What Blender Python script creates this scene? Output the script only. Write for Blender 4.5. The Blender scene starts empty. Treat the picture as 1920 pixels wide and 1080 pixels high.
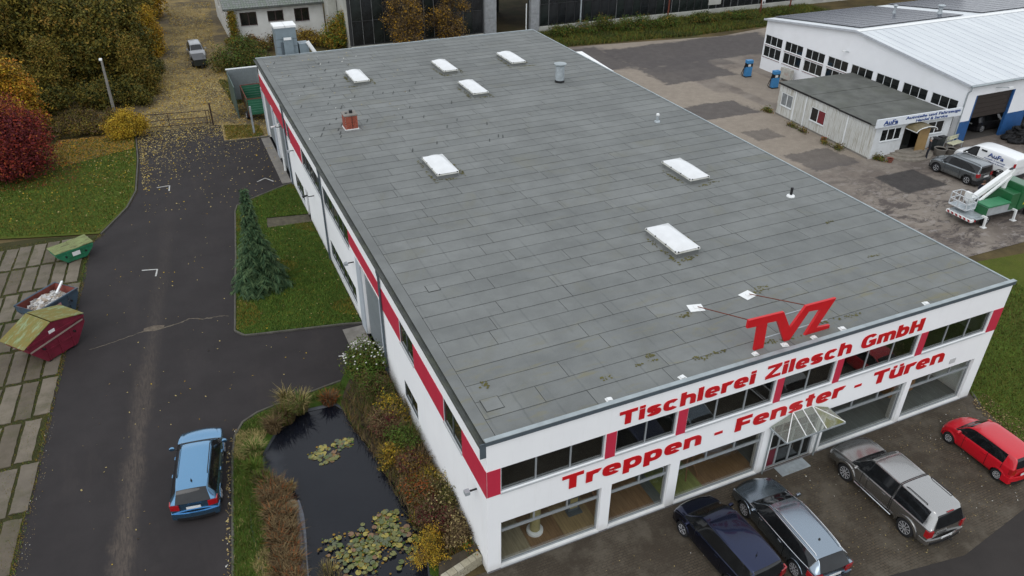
import bpy, math, random
import numpy as np
from mathutils import Vector, Matrix

# ------------------------------------------------------------------ scene, camera, light
SC = bpy.context.scene
COL = SC.collection
rnd = random.Random(11)
rng = np.random.default_rng(11)
PI = math.pi

F_PX, PITCH, YAW, ROLL = 1443.64, 0.557981, 0.425428, 0.0075405      # measured from the photograph (1920 px wide)
CAM = Vector((-6.7526, -16.8232, 23.4667))
_fw = Vector((math.sin(YAW)*math.cos(PITCH), math.cos(YAW)*math.cos(PITCH), -math.sin(PITCH)))
_r0 = Vector((math.cos(YAW), -math.sin(YAW), 0)); _u0 = _r0.cross(_fw)
_rt = _r0*math.cos(ROLL) + _u0*math.sin(ROLL); _up = _u0*math.cos(ROLL) - _r0*math.sin(ROLL)
cam_d = bpy.data.cameras.new('camera'); cam = bpy.data.objects.new('camera', cam_d); COL.objects.link(cam)
cam_d.sensor_width = 36; cam_d.lens = F_PX/1920*36; cam_d.clip_start = .5; cam_d.clip_end = 2000
cam.matrix_world = Matrix(((_rt.x, _up.x, -_fw.x, CAM.x), (_rt.y, _up.y, -_fw.y, CAM.y), (_rt.z, _up.z, -_fw.z, CAM.z), (0, 0, 0, 1)))
SC.camera = cam

W = bpy.data.worlds.new('World'); SC.world = W; W.use_nodes = True
wt = W.node_tree; bg = wt.nodes['Background']
sky = wt.nodes.new('ShaderNodeTexSky'); sky.sky_type = 'NISHITA'; sky.sun_disc = False
SUN_EL, SUN_AZ = math.radians(52), math.radians(228)     # azimuth measured clockwise from +Y: behind the camera, to the left
sky.sun_elevation = SUN_EL; sky.sun_rotation = SUN_AZ; sky.air_density = 1.0; sky.dust_density = 2.0; sky.ozone_density = 1.0
hs = wt.nodes.new('ShaderNodeHueSaturation'); hs.inputs['Saturation'].default_value = .30      # closed cloud cover: the sky is grey and nearly even
cl = wt.nodes.new('ShaderNodeMix'); cl.data_type = 'RGBA'; cl.inputs['Factor'].default_value = .72; cl.inputs[7].default_value = (7.3, 7.7, 8.2, 1)
wt.links.new(sky.outputs[0], hs.inputs['Color']); wt.links.new(hs.outputs[0], cl.inputs[6]); wt.links.new(cl.outputs[2], bg.inputs['Color'])
bg.inputs['Strength'].default_value = .142
sun_d = bpy.data.lights.new('sun', 'SUN'); sun = bpy.data.objects.new('sun', sun_d); COL.objects.link(sun)
sun_d.energy = .55; sun_d.angle = math.radians(40); sun_d.color = (1, .98, .96)
sdir = Vector((math.sin(SUN_AZ)*math.cos(SUN_EL), math.cos(SUN_AZ)*math.cos(SUN_EL), math.sin(SUN_EL)))
sun.rotation_euler = sdir.to_track_quat('Z', 'Y').to_euler()
vs = SC.view_settings; vs.view_transform = 'Standard'; vs.look = 'None'; vs.gamma = 1; vs.exposure = 0.25; vs.use_curve_mapping = False
SC.render.engine = 'CYCLES'
SC.cycles.max_bounces = 6; SC.cycles.transparent_max_bounces = 12; SC.cycles.diffuse_bounces = 3; SC.cycles.glossy_bounces = 3
SC.cycles.transmission_bounces = 4; SC.cycles.use_denoising = True

# ------------------------------------------------------------------ helpers
def at(px, py, z=0.0):
    """world point at height z that the measured camera sees at a pixel of the 1920 px photograph"""
    d = _fw + _rt*((px-960)/F_PX) + _up*((540-py)/F_PX)
    return CAM + d*((z-CAM.z)/d.z)

class MB:
    def __init__(s): s.v = []; s.f = []; s.m = []
    def add(s, vs, fs, mi=0):
        b = len(s.v); s.v += [tuple(p) for p in vs]
        for f in fs: s.f.append(tuple(b+i for i in f)); s.m.append(mi)
    def box(s, x0, x1, y0, y1, z0, z1, mi=0):
        s.add([(x0,y0,z0),(x1,y0,z0),(x1,y1,z0),(x0,y1,z0),(x0,y0,z1),(x1,y0,z1),(x1,y1,z1),(x0,y1,z1)],
              [(3,2,1,0),(4,5,6,7),(0,1,5,4),(1,2,6,5),(2,3,7,6),(3,0,4,7)], mi); return s
    def tbox(s, T, u0, u1, w0, w1, z0, z1, mi=0):
        """box in wall coordinates: u along the wall, w outward, z up"""
        s.add([T(u,w,z) for z in (z0,z1) for (u,w) in ((u0,w0),(u1,w0),(u1,w1),(u0,w1))],
              [(0,1,2,3),(7,6,5,4),(4,5,1,0),(5,6,2,1),(6,7,3,2),(7,4,0,3)], mi); return s
    def bar(s, p, q, w, h=None, mi=0):
        p, q = Vector(p), Vector(q); d = (q-p).normalized(); h = h or w
        a = d.cross(Vector((0,0,1)));
        if a.length < 1e-4: a = Vector((1,0,0))
        a.normalize(); b = a.cross(d)
        c = [(-w/2,-h/2),(w/2,-h/2),(w/2,h/2),(-w/2,h/2)]
        s.add([e+a*i+b*j for e in (p,q) for (i,j) in c], [(3,2,1,0),(4,5,6,7),(0,1,5,4),(1,2,6,5),(2,3,7,6),(3,0,4,7)], mi); return s
    def tube(s, pts, r, n=8, mi=0, cap=True):
        pts = [Vector(p) for p in pts]; rs = r if isinstance(r, (list,tuple)) else [r]*len(pts); rings = []
        ref = None; b = len(s.v)
        for i, p in enumerate(pts):
            d = (pts[min(i+1,len(pts)-1)]-pts[max(i-1,0)]).normalized()
            if ref is None:
                ref = d.cross(Vector((0,0,1)))
                if ref.length < 1e-3: ref = Vector((1,0,0))
            a = (ref - d*ref.dot(d))
            if a.length < 1e-4: a = d.orthogonal()
            a.normalize(); ref = a; c = d.cross(a)
            for k in range(n):
                t = 2*PI*k/n; s.v.append(tuple(p + (a*math.cos(t)+c*math.sin(t))*rs[i]))
        for i in range(len(pts)-1):
            for k in range(n):
                k2 = (k+1) % n
                s.f.append((b+i*n+k, b+i*n+k2, b+(i+1)*n+k2, b+(i+1)*n+k)); s.m.append(mi)
        if cap:
            s.f.append(tuple(b+k for k in range(n))[::-1]); s.m.append(mi)
            e = b+(len(pts)-1)*n; s.f.append(tuple(e+k for k in range(n))); s.m.append(mi)
        return s
    def lathe(s, prof, n=16, c=(0,0,0), axis='z', mi=0):
        b = len(s.v)
        for (r, h) in prof:
            for k in range(n):
                t = 2*PI*k/n; x, y = r*math.cos(t), r*math.sin(t)
                p = (x,y,h) if axis == 'z' else ((x,h,y) if axis == 'y' else (h,x,y))
                s.v.append((p[0]+c[0], p[1]+c[1], p[2]+c[2]))
        for i in range(len(prof)-1):
            for k in range(n):
                k2 = (k+1) % n; s.f.append((b+i*n+k, b+i*n+k2, b+(i+1)*n+k2, b+(i+1)*n+k)); s.m.append(mi)
        if prof[0][0] > 1e-4: s.f.append(tuple(b+k for k in range(n))[::-1]); s.m.append(mi)
        if prof[-1][0] > 1e-4: e = b+(len(prof)-1)*n; s.f.append(tuple(e+k for k in range(n))); s.m.append(mi)
        return s
    def prism(s, pts, z0, z1, mi=0):
        n = len(pts)
        s.add([(p[0],p[1],z0) for p in pts]+[(p[0],p[1],z1) for p in pts],
              [tuple(range(n))[::-1], tuple(range(n,2*n))]+[(i,(i+1)%n,n+(i+1)%n,n+i) for i in range(n)], mi); return s
    def ext(s, pts, d, mi=0):
        """planar 3-D polygon extruded along the vector d"""
        n = len(pts); d = Vector(d); pts = [Vector(p) for p in pts]
        s.add(pts+[p+d for p in pts], [tuple(range(n))[::-1], tuple(range(n,2*n))]+[(i,(i+1)%n,n+(i+1)%n,n+i) for i in range(n)], mi); return s
    def sheet(s, pts, z, mi=0):
        s.add([(p[0],p[1],z) for p in pts], [tuple(range(len(pts)))], mi); return s
    def mesh(s, name):
        me = bpy.data.meshes.new(name); me.from_pydata(s.v, [], s.f); me.polygons.foreach_set('material_index', s.m); me.update(); return me
    def build(s, name, mats, parent=None, smooth=False, bevel=0, fix=True):
        me = s.mesh(name)
        if fix:
            import bmesh
            bm = bmesh.new(); bm.from_mesh(me); bmesh.ops.recalc_face_normals(bm, faces=bm.faces); bm.to_mesh(me); bm.free()
        for m in (mats if isinstance(mats, (list,tuple)) else [mats]): me.materials.append(m)
        o = link(name, me, parent)
        if smooth:
            me.shade_smooth()
            try: me.set_sharp_from_angle(angle=math.radians(smooth if smooth is not True else 40))
            except Exception: pass
        if bevel:
            b = o.modifiers.new('bevel', 'BEVEL'); b.width = bevel; b.segments = 2; b.limit_method = 'ANGLE'; b.angle_limit = math.radians(40)
        return o

def link(name, data, parent=None):
    o = bpy.data.objects.new(name, data); COL.objects.link(o)
    if parent is not None: o.parent = parent
    return o
def tag(o, label, cat, group=None):
    o['label'] = label; o['category'] = cat
    if group: o['group'] = group
    return o
def thing(name, label, cat, loc=(0,0,0), rotz=0, group=None):
    o = bpy.data.objects.new(name, None); COL.objects.link(o); o.empty_display_size = .2
    o.location = loc; o.rotation_euler = (0,0,rotz)
    return tag(o, label, cat, group)
def struct(o, kind='structure'): o['kind'] = kind; return o
def copy_tree(o, parent=None):
    c = o.copy(); COL.objects.link(c); c.parent = parent
    for ch in list(o.children): copy_tree(ch, c)
    return c
def dup(o, loc, rotz, label, scale=None):
    c = copy_tree(o); c.location = loc; c.rotation_euler = (0,0,rotz); c['label'] = label
    if scale: c.scale = (scale,)*3 if not isinstance(scale, tuple) else scale
    return c
def inst(name, me, parent, loc=(0,0,0), rot=(0,0,0)):
    o = link(name, me, parent); o.location = loc; o.rotation_euler = rot; return o
def npmesh(name, P, nper, mats, mi=None):
    """P: (n, nper, 3) array of separate faces"""
    n = len(P); me = bpy.data.meshes.new(name)
    me.vertices.add(n*nper); me.vertices.foreach_set('co', P.reshape(-1).astype(np.float32))
    me.loops.add(n*nper); me.loops.foreach_set('vertex_index', np.arange(n*nper, dtype=np.int32))
    me.polygons.add(n); me.polygons.foreach_set('loop_start', np.arange(0, n*nper, nper, dtype=np.int32))
    for m in mats: me.materials.append(m)
    if mi is not None: me.polygons.foreach_set('material_index', np.asarray(mi, dtype=np.int32))
    me.update(calc_edges=True); return me

# ------------------------------------------------------------------ materials
class NT:
    def __init__(s, name):
        s.mat = bpy.data.materials.new(name); s.mat.use_nodes = True; s.t = s.mat.node_tree
        s.b = s.t.nodes['Principled BSDF']; s.geo = None; s._oc = None
    def n(s, typ, **kw):
        nd = s.t.nodes.new(typ)
        for k, v in kw.items(): setattr(nd, k, v)
        return nd
    def l(s, a, b): s.t.links.new(a, b)
    def pos(s):
        if s.geo is None: s.geo = s.n('ShaderNodeNewGeometry')
        return s.geo.outputs['Position']
    def oc(s):
        if s._oc is None: s._oc = s.n('ShaderNodeTexCoord')
        return s._oc.outputs['Object']
    def map(s, vec, scale=(1,1,1), rot=(0,0,0), loc=(0,0,0)):
        m = s.n('ShaderNodeMapping'); s.l(vec, m.inputs['Vector']); m.inputs['Scale'].default_value = scale; m.inputs['Rotation'].default_value = rot; m.inputs['Location'].default_value = loc
        return m.outputs[0]
    def noise(s, vec, scale, detail=4, rough=.6, dist=0):
        x = s.n('ShaderNodeTexNoise'); s.l(vec, x.inputs['Vector']); x.inputs['Scale'].default_value = scale; x.inputs['Detail'].default_value = detail
        x.inputs['Roughness'].default_value = rough; x.inputs['Distortion'].default_value = dist; return x.outputs['Fac']
    def voro(s, vec, scale, feat='F1', out='Distance'):
        x = s.n('ShaderNodeTexVoronoi', feature=feat); s.l(vec, x.inputs['Vector']); x.inputs['Scale'].default_value = scale; return x.outputs[out]
    def wave(s, vec, scale, dist=2, dirn='X', detail=2):
        x = s.n('ShaderNodeTexWave', bands_direction=dirn); s.l(vec, x.inputs['Vector']); x.inputs['Scale'].default_value = scale; x.inputs['Distortion'].default_value = dist; x.inputs['Detail'].default_value = detail; return x.outputs['Fac']
    def step(s, f, lo, hi):
        x = s.n('ShaderNodeMapRange'); x.interpolation_type = 'SMOOTHSTEP'; s.l(f, x.inputs['Value']); x.inputs['From Min'].default_value = lo; x.inputs['From Max'].default_value = hi; return x.outputs[0]
    def math(s, op, a, b=None):
        x = s.n('ShaderNodeMath', operation=op)
        for i, v in enumerate((a, b)):
            if v is None: continue
            if isinstance(v, (int,float)): x.inputs[i].default_value = v
            else: s.l(v, x.inputs[i])
        return x.outputs[0]
    def mix(s, fac, a, b, mode='MIX'):
        x = s.n('ShaderNodeMix', data_type='RGBA', blend_type=mode); i = x.inputs
        for sock, v in ((i['Factor'], fac), (i['A'] if False else i[6], a), (i[7], b)):
            if isinstance(v, (int,float)): sock.default_value = v
            elif isinstance(v, (tuple,list)): sock.default_value = (*v, 1)
            else: s.l(v, sock)
        return x.outputs[2]
    def bump(s, h, strength=.3, dist=.02):
        x = s.n('ShaderNodeBump'); s.l(h, x.inputs['Height']); x.inputs['Strength'].default_value = strength; x.inputs['Distance'].default_value = dist
        s.l(x.outputs[0], s.b.inputs['Normal'])
    def sep(s, vec):
        x = s.n('ShaderNodeSeparateXYZ'); s.l(vec, x.inputs[0]); return x.outputs
    def out(s, col=None, rough=.7, metal=0, spec=.4, coat=0):
        if col is not None:
            if isinstance(col, tuple): s.b.inputs['Base Color'].default_value = (*col, 1)
            else: s.l(col, s.b.inputs['Base Color'])
        if isinstance(rough, (int,float)): s.b.inputs['Roughness'].default_value = rough
        else: s.l(rough, s.b.inputs['Roughness'])
        s.b.inputs['Metallic'].default_value = metal; s.b.inputs['Specular IOR Level'].default_value = spec
        s.b.inputs['Coat Weight'].default_value = coat; s.b.inputs['Coat Roughness'].default_value = .04
        return s.mat

def pm(name, col, rough=.6, metal=0, var=.12, scale=3, spec=.4, bump=0, coat=0, dirt=None, dirt_amt=.4, world=False):
    """painted or plain surface: fine and coarse mottling, optional dirt colour in patches"""
    t = NT(name); v = t.pos() if world else t.oc()
    c = t.mix(t.step(t.noise(v, scale, 5), .3, .7), tuple(x*(1-var) for x in col), tuple(min(1, x*(1+var*.6)) for x in col))
    if dirt: c = t.mix(t.math('MULTIPLY', t.step(t.noise(t.map(v, loc=(7,3,1)), scale*.6, 6, .7), .45, .75), dirt_amt), c, dirt)
    if bump: t.bump(t.noise(v, scale*12, 4), bump, .01)
    return t.out(c, rough, metal, spec, coat)

def glass(name, tint=(.5,.55,.55), f0=.04, rough=.0):
    t = NT(name); tr = t.n('ShaderNodeBsdfTransparent'); tr.inputs[0].default_value = (*tint, 1)
    gl = t.n('ShaderNodeBsdfGlossy'); gl.inputs['Roughness'].default_value = rough; gl.inputs[0].default_value = (.95,.97,.97,1)
    lw = t.n('ShaderNodeLayerWeight'); fr = t.math('ADD', f0, t.math('MULTIPLY', t.math('POWER', lw.outputs['Facing'], 5.0), 1-f0))
    mx = t.n('ShaderNodeMixShader'); t.l(fr, mx.inputs[0]); t.l(tr.outputs[0], mx.inputs[1]); t.l(gl.outputs[0], mx.inputs[2])
    t.l(mx.outputs[0], t.t.nodes['Material Output'].inputs['Surface']); t.t.nodes.remove(t.b); return t.mat

M = {}
def wall_white():
    t = NT('white_render'); v = t.pos(); s = t.sep(v); c = t.mix(t.step(t.noise(v, .6, 5), .3, .7), (.83,.835,.84), (.86,.865,.865))
    st = t.math('MULTIPLY', t.step(t.noise(t.map(v, (2.2,2.2,.22)), 1.6, 6, .75), .52, .76), .38); c = t.mix(st, c, (.70,.70,.67))
    foot = t.math('MULTIPLY', t.math('SUBTRACT', 1.0, t.step(t.math('ADD', s[2], t.math('MULTIPLY', t.noise(v, 2.2, 5, .7), -.55)), -.35, .25)), .5); c = t.mix(foot, c, (.40,.385,.33)); t.bump(t.noise(v, 9, 4), .10, .01); return t.out(c, .85)
M['white_wall'] = wall_white()
M['red'] = pm('red_panel_paint', (.50,.026,.058), .5, var=.06, scale=1.5)
M['red_letter'] = pm('red_letter_paint', (.52,.008,.012), .42, var=.05)
M['slate_trim'] = pm('slate_trim', (.075,.095,.11), .55, var=.1)
M['zinc'] = pm('zinc', (.34,.38,.39), .45, .5, var=.15, scale=2)
M['gutter'] = pm('gutter_dark', (.06,.065,.06), .7, var=.3, scale=2, dirt=(.10,.11,.06), dirt_amt=.6)
M['frame'] = pm('window_frame_grey', (.30,.32,.33), .45, .2, var=.05)
M['frame_white'] = pm('window_frame_white', (.72,.74,.74), .5, var=.04)
M['frame_slim'] = pm('window_frame_slim', (.11,.125,.13), .5, .1, var=.05)
M['sill'] = pm('sill_metal', (.55,.57,.58), .4, .3, var=.05)
M['glass'] = glass('pane_glass', (.95,.96,.955), .045)
M['glass_up'] = glass('pane_glass_upper', (.60,.61,.60), .075)
M['glass_dark'] = pm('dark_pane', (.012,.014,.014), .06, var=.3, scale=.8, spec=.6)
M['door_grey'] = pm('sliding_door_grey', (.20,.225,.235), .55, .1, var=.08)
M['post_grey'] = pm('post_light_grey', (.44,.48,.52), .55, var=.06)
M['dark'] = pm('dark_recess', (.015,.015,.016), .8, var=.2)
M['black'] = pm('black_plastic', (.014,.014,.015), .45, var=.2)
M['white_dome'] = pm('skylight_dome', (.66,.67,.67), .3, var=.06, scale=1.5, coat=.25, dirt=(.48,.48,.43), dirt_amt=.35)
M['white_plain'] = pm('white_paint', (.72,.73,.72), .5, var=.05)
M['chrome'] = pm('chrome', (.7,.71,.72), .18, 1, var=.05)
M['galv'] = pm('galvanised', (.40,.44,.46), .5, .4, var=.2, scale=3)
M['concrete'] = pm('concrete', (.20,.185,.165), .9, var=.2, scale=2, bump=.3, dirt=(.10,.095,.075), dirt_amt=.5)
M['kerb'] = pm('kerb_concrete', (.085,.08,.068), .9, var=.25, scale=2, bump=.3, dirt=(.06,.065,.03), dirt_amt=.7, world=True)
M['rust'] = pm('rust', (.14,.035,.018), .85, var=.3, scale=4)
M['brick'] = pm('brick_red', (.30,.075,.045), .85, var=.3, scale=9)
M['mortar'] = pm('mortar', (.30,.27,.24), .9, var=.2)
M['wood'] = pm('brown_wood', (.20,.10,.045), .6, var=.25, scale=5)
M['bark'] = pm('bark', (.07,.055,.04), .95, var=.35, scale=8, bump=.5)
M['rubber'] = pm('tyre_rubber', (.013,.013,.014), .85, var=.2)
M['rim'] = pm('alloy_rim', (.66,.67,.69), .35, .6, var=.06)
M['tail_red'] = pm('tail_lamp', (.35,.006,.01), .15, var=.1, coat=1)
M['lamp_clear'] = pm('head_lamp', (.62,.64,.66), .12, .3, var=.1, coat=1)
M['plate'] = pm('number_plate', (.66,.67,.66), .5, var=.04)
def leafm(name, c, r=.75): return pm(name, c, r, var=.25, scale=1.7, spec=.2)
# ------------------------------------------------------------------ walls with openings, windows
def wall_mesh(mb, T, u0, u1, z0, z1, th, holes, mi=0):
    us = sorted({u0,u1} | {h[0] for h in holes} | {h[1] for h in holes}); zs = sorted({z0,z1} | {h[2] for h in holes} | {h[3] for h in holes})
    us = [u for u in us if u0 <= u <= u1]; zs = [z for z in zs if z0 <= z <= z1]
    def solid(i, k):
        if i < 0 or k < 0 or i >= len(us)-1 or k >= len(zs)-1: return False
        uc, zc = (us[i]+us[i+1])/2, (zs[k]+zs[k+1])/2
        return not any(h[0] < uc < h[1] and h[2] < zc < h[3] for h in holes)
    for i in range(len(us)-1):
        for k in range(len(zs)-1):
            if not solid(i, k): continue
            a, b, c, d = us[i], us[i+1], zs[k], zs[k+1]
            mb.add([T(a,0,c),T(b,0,c),T(b,0,d),T(a,0,d)], [(0,1,2,3)], mi); mb.add([T(a,-th,c),T(b,-th,c),T(b,-th,d),T(a,-th,d)], [(3,2,1,0)], mi)
            for (di, dk, q) in ((-1,0,((a,c),(a,d))),(1,0,((b,c),(b,d))),(0,-1,((a,c),(b,c))),(0,1,((a,d),(b,d)))):
                if not solid(i+di, k+dk):
                    (p, r), (p2, r2) = q; mb.add([T(p,0,r),T(p2,0,r2),T(p2,-th,r2),T(p,-th,r)], [(0,1,2,3)], mi)

def window(parent, T, u0, u1, z0, z1, n=2, frame='frame', pane='glass_up', rec=.10, fw=.06, sill=True, transom=None, name='window', mull=None):
    """a window set into an opening: the frame is the part, its panes and sill the sub-parts"""
    f = MB(); e = .002
    f.tbox(T, u0+e, u1-e, -rec-.06, -rec, z0+e, z0+fw); f.tbox(T, u0+e, u1-e, -rec-.06, -rec, z1-fw, z1-e)
    f.tbox(T, u0+e, u0+fw, -rec-.06, -rec, z0+fw, z1-fw); f.tbox(T, u1-fw, u1-e, -rec-.06, -rec, z0+fw, z1-fw)
    cuts = mull or [u0+(u1-u0)*k/n for k in range(1, n)]
    zt = transom if transom else None
    for u in cuts:
        f.tbox(T, u-fw*.5, u+fw*.5, -rec-.055, -rec-.001, (zt+.03 if zt else z0+fw), z1-fw)
    if zt: f.tbox(T, u0+fw, u1-fw, -rec-.06, -rec+.03, zt-.04, zt+.03)
    o = f.build(name, M[frame], parent)
    ed = [u0+fw]+list(cuts)+[u1-fw]
    rows = [(zt+.03, z1-fw)] if zt else [(z0+fw, z1-fw)]
    for (a, b) in rows:
        for k in range(len(ed)-1):
            MB().tbox(T, ed[k], ed[k+1], -rec-.035, -rec-.025, a, b).build('pane', M[pane], o)
    if zt: MB().tbox(T, u0+fw, u1-fw, -rec-.035, -rec-.025, z0+fw, zt-.04).build('pane', M[pane], o)
    if sill: MB().tbox(T, u0-.02, u1+.02, -rec, .05, z0-.03, z0-.001).build('sill', M['sill'], o)
    return o

def lettering(text, x0, x1, z0, cap, T, parent, mat, depth=.05, name='letter', bold=.022, space=1.0, shear=0):
    """raised letters, one mesh per character, cap height and total width as measured"""
    cu = bpy.data.curves.new('text', 'FONT'); cu.size = 1; cu.offset = bold; cu.resolution_u = 3; cu.shear = shear
    ob = bpy.data.objects.new('text', cu); COL.objects.link(ob)
    dg = bpy.context.evaluated_depsgraph_get()
    def ext(s):
        cu.body = s; bpy.context.view_layer.update(); dg.update()
        me = bpy.data.meshes.new_from_object(ob.evaluated_get(dg)); co = np.array([v.co for v in me.vertices]) if len(me.vertices) else np.zeros((0,3)); return me, co
    def wid(s): c = ext(s)[1]; return c[:,0].max()-c[:,0].min()
    nn = wid('nn'); adv = {c: wid('n'+c+'n')-nn for c in set(text)}
    _, H = ext('H'); ch = H[:,1].max()-H[:,1].min(); base = H[:,1].min()
    tot = sum(adv[c] for c in text)*space
    sx = (x1-x0)/tot; sz = cap/ch; x = 0
    cache = {}
    for c in text:
        if c != ' ':
            if c not in cache: cache[c] = ext(c)[0]
            me = cache[c].copy(); mb = MB()
            # front, back and side faces from the flat glyph
            import bmesh
            bm = bmesh.new(); bm.from_mesh(me); bmesh.ops.remove_doubles(bm, verts=bm.verts, dist=1e-5); bmesh.ops.dissolve_limit(bm, angle_limit=.02, verts=bm.verts, edges=bm.edges)
            r = bmesh.ops.extrude_face_region(bm, geom=list(bm.faces))
            up = {g for g in r['geom'] if isinstance(g, bmesh.types.BMVert)}
            for v in bm.verts: v.co = Vector(T(x0+(x+v.co.x)*sx, depth if v in up else .003, z0+(v.co.y-base)*sz))
            bmesh.ops.recalc_face_normals(bm, faces=bm.faces)
            m2 = bpy.data.meshes.new(name); bm.to_mesh(m2); bm.free(); m2.materials.append(mat); link(name, m2, parent)
        x += adv[c]*space
    bpy.data.objects.remove(ob)

# ------------------------------------------------------------------ the joinery building
M['glass_side'] = pm('side_pane', (.020,.026,.020), .05, var=.4, scale=.7, spec=.8)
BW, BD, BH = 24.5, 48.1, 6.23
TF = lambda u, w, z: (u, -w, z)                    # front wall
TL = lambda u, w, z: (-w, u, z)                    # long left wall
B = thing('joinery_building', 'long white flat-roofed workshop with a red stripe, showroom windows and wide grey roof', 'building')
UPW = [(.52,4.5,3),(4.95,7.5,2),(7.95,12.0,3),(12.38,15.0,2),(15.38,19.55,3),(19.98,23.85,3)]
SHOP = [(.52,4.52,3),(4.95,7.52,2),(7.95,12.0,3),(15.32,19.72,3),(20.02,23.9,3)]
DOOR = (12.5, 14.95)
UZ0, UZ1 = 3.90, 5.05
holes = [(a,b,UZ0,UZ1) for a,b,n in UPW] + [(a,b,.14,2.44) for a,b,n in SHOP] + [(DOOR[0],DOOR[1],0,2.5)]
wf = MB(); wall_mesh(wf, TF, 0, BW, -.3, BH, .25, holes); wf.build('front_wall', M['white_wall'], B)
LU = [(2.25,4.15),(7.78,9.68),(18.62,24.6),(24.95,30.9),(35.1,36.2)]
lholes = [(a,b,3.87,5.05) for a,b in LU] + [(7.75,9.6,.95,1.9),(18.2,24.2,.68,1.72),(32.2,35.2,.55,1.7),(30.6,31.5,0,2.0),(12.95,16.3,0,4.15),(37.6,42.2,0,4.0),(43.2,47.6,0,4.0)]
wl = MB(); TL2 = TL; wall_mesh(wl, TL, .25, BD, -.3, 6.12, .25, lholes); wl.build('side_wall', M['white_wall'], B)
w2 = MB(); w2.box(BW-.25, BW, .25, BD-.25, -.3, 6.12); w2.box(0, BW, BD-.25, BD, -.3, 6.12); w2.build('rear_wall', M['white_wall'], B)
# plinth strip
MB().box(.004, BW-.004, -.012, -.002, -.1, .085).box(.003, .25, -.02, .25, -.1, .05).build('plinth', pm('plinth', (.16,.155,.16), .8), B)
# red bands
def red(T, a, b, z0=UZ0-.03, z1=UZ1): MB().tbox(T, a, b, .001, .018, z0, z1).build('red_panel', M['red'], B)
red(TF, 0.019, .50); red(TF, 4.52, 4.93); red(TF, 7.52, 7.93); red(TF, 12.02, 12.36); red(TF, 15.02, 15.36); red(TF, 19.57, 19.96); red(TF, 23.88, BW-.004)
for a, b in ((-.018,2.23),(4.17,7.76),(9.7,12.45),(31.0,35.05),(36.25,48.0)): red(TL, a, b)
red(TL, 12.5, 18.55, 4.25, UZ1)
for k, (a, b, n) in enumerate(UPW): window(B, TF, a, b, UZ0, UZ1, n, rec=.07)
for k, (a, b, n) in enumerate(SHOP): window(B, TF, a, b, .14, 2.44, n, pane='glass', rec=.12, transom=1.88)
for a, b in LU: window(B, TL, a, b, 3.87, 5.05, 2 if b-a < 3 else 5, rec=.012, fw=.04, frame='frame_slim', pane='glass_side')
for a, b, c_, d_, n_ in ((7.75,9.6,.95,1.9,2),(18.2,24.2,.68,1.72,6),(32.2,35.2,.55,1.7,3)): window(B, TL, a, b, c_, d_, n_, rec=.012, fw=.04, frame='frame_slim', pane='glass_side')
# side door and three big sliding doors (each built of vertical boards)
d = MB().tbox(TL, 30.65, 31.45, -.15, -.1, 0, 1.95).build('side_door', pm('side_door', (.10,.12,.125), .5), B)
MB().tbox(TL, 30.72, 30.78, -.1, -.05, .95, 1.05).build('handle', M['chrome'], d)
def big_door(a, b, zt, nb):
    o = MB().tbox(TL, a, b, -.2, -.16, 0, zt).build('sliding_door', M['dark'], B)
    w = (b-a)/nb
    me = None
    for k in range(nb):
        if me is None: me = MB().tbox(TL, .006, w-.006, -.16, -.13, .02, zt-.02).mesh('board'); me.materials.append(M['door_grey'])
        inst('board', me, o, (0, a+k*w, 0))
    return o
big_door(12.97, 16.28, 4.1, 14); big_door(37.62, 42.18, 3.95, 14); big_door(43.22, 47.58, 3.95, 14)
for a, b, z in ((16.32,17.25,4.18),(42.22,43.18,4.0),(47.62,48.05,4.0),(37.15,37.58,4.0),(12.6,12.92,4.2)):
    MB().tbox(TL, a, b, .003, .06, -.1, z).build('door_post', M['post_grey'], B)
MB().tbox(TL, 12.6, 17.25, .003, .05, 4.19, 4.23).build('door_lintel', M['white_plain'], B)
# gutter, downpipes
g = MB(); prof = [(-.02,6.12),(-.20,6.12),(-.22,6.20),(-.20,6.26),(-.17,6.26),(-.18,6.17),(-.05,6.17),(-.02,6.22)]
g.ext([(x,.02,z) for x,z in prof], (0, BD-.1, 0)); g.build('gutter', M['gutter'], B)
dn = M['slate_trim']
for y in (12.42, 24.75, 36.65):
    MB().tube([(-.12,y,6.15),(-.12,y,5.95),(-.075,y,5.6),(-.075,y,.1)], .055, 8).build('downpipe', dn, B, True)
MB().box(-.21,.0,-.012,.02,5.72,6.34).build('gutter_end_plate', M['slate_trim'], B)
# roof slab, capping, front fascia
MB().box(.0, BW, .02, BD, 6.125, 6.25).build('roof_deck', M['gutter'], B)
MB().box(-.03, BW+.08, -.05, -.001, 6.235, 6.40).build('fascia', M['slate_trim'], B)
MB().box(-.03, BW+.08, -.06, .12, 6.402, 6.425).build('capping', M['zinc'], B)
MB().box(-.05, BW+.05, BD-.1, BD+.04, 6.26, 6.33).build('rear_capping', M['zinc'], B)
MB().box(BW-.02, BW+.07, .15, BD-.1, 6.15, 6.32).build('roof_edge_strip', M['zinc'], B)
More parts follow.
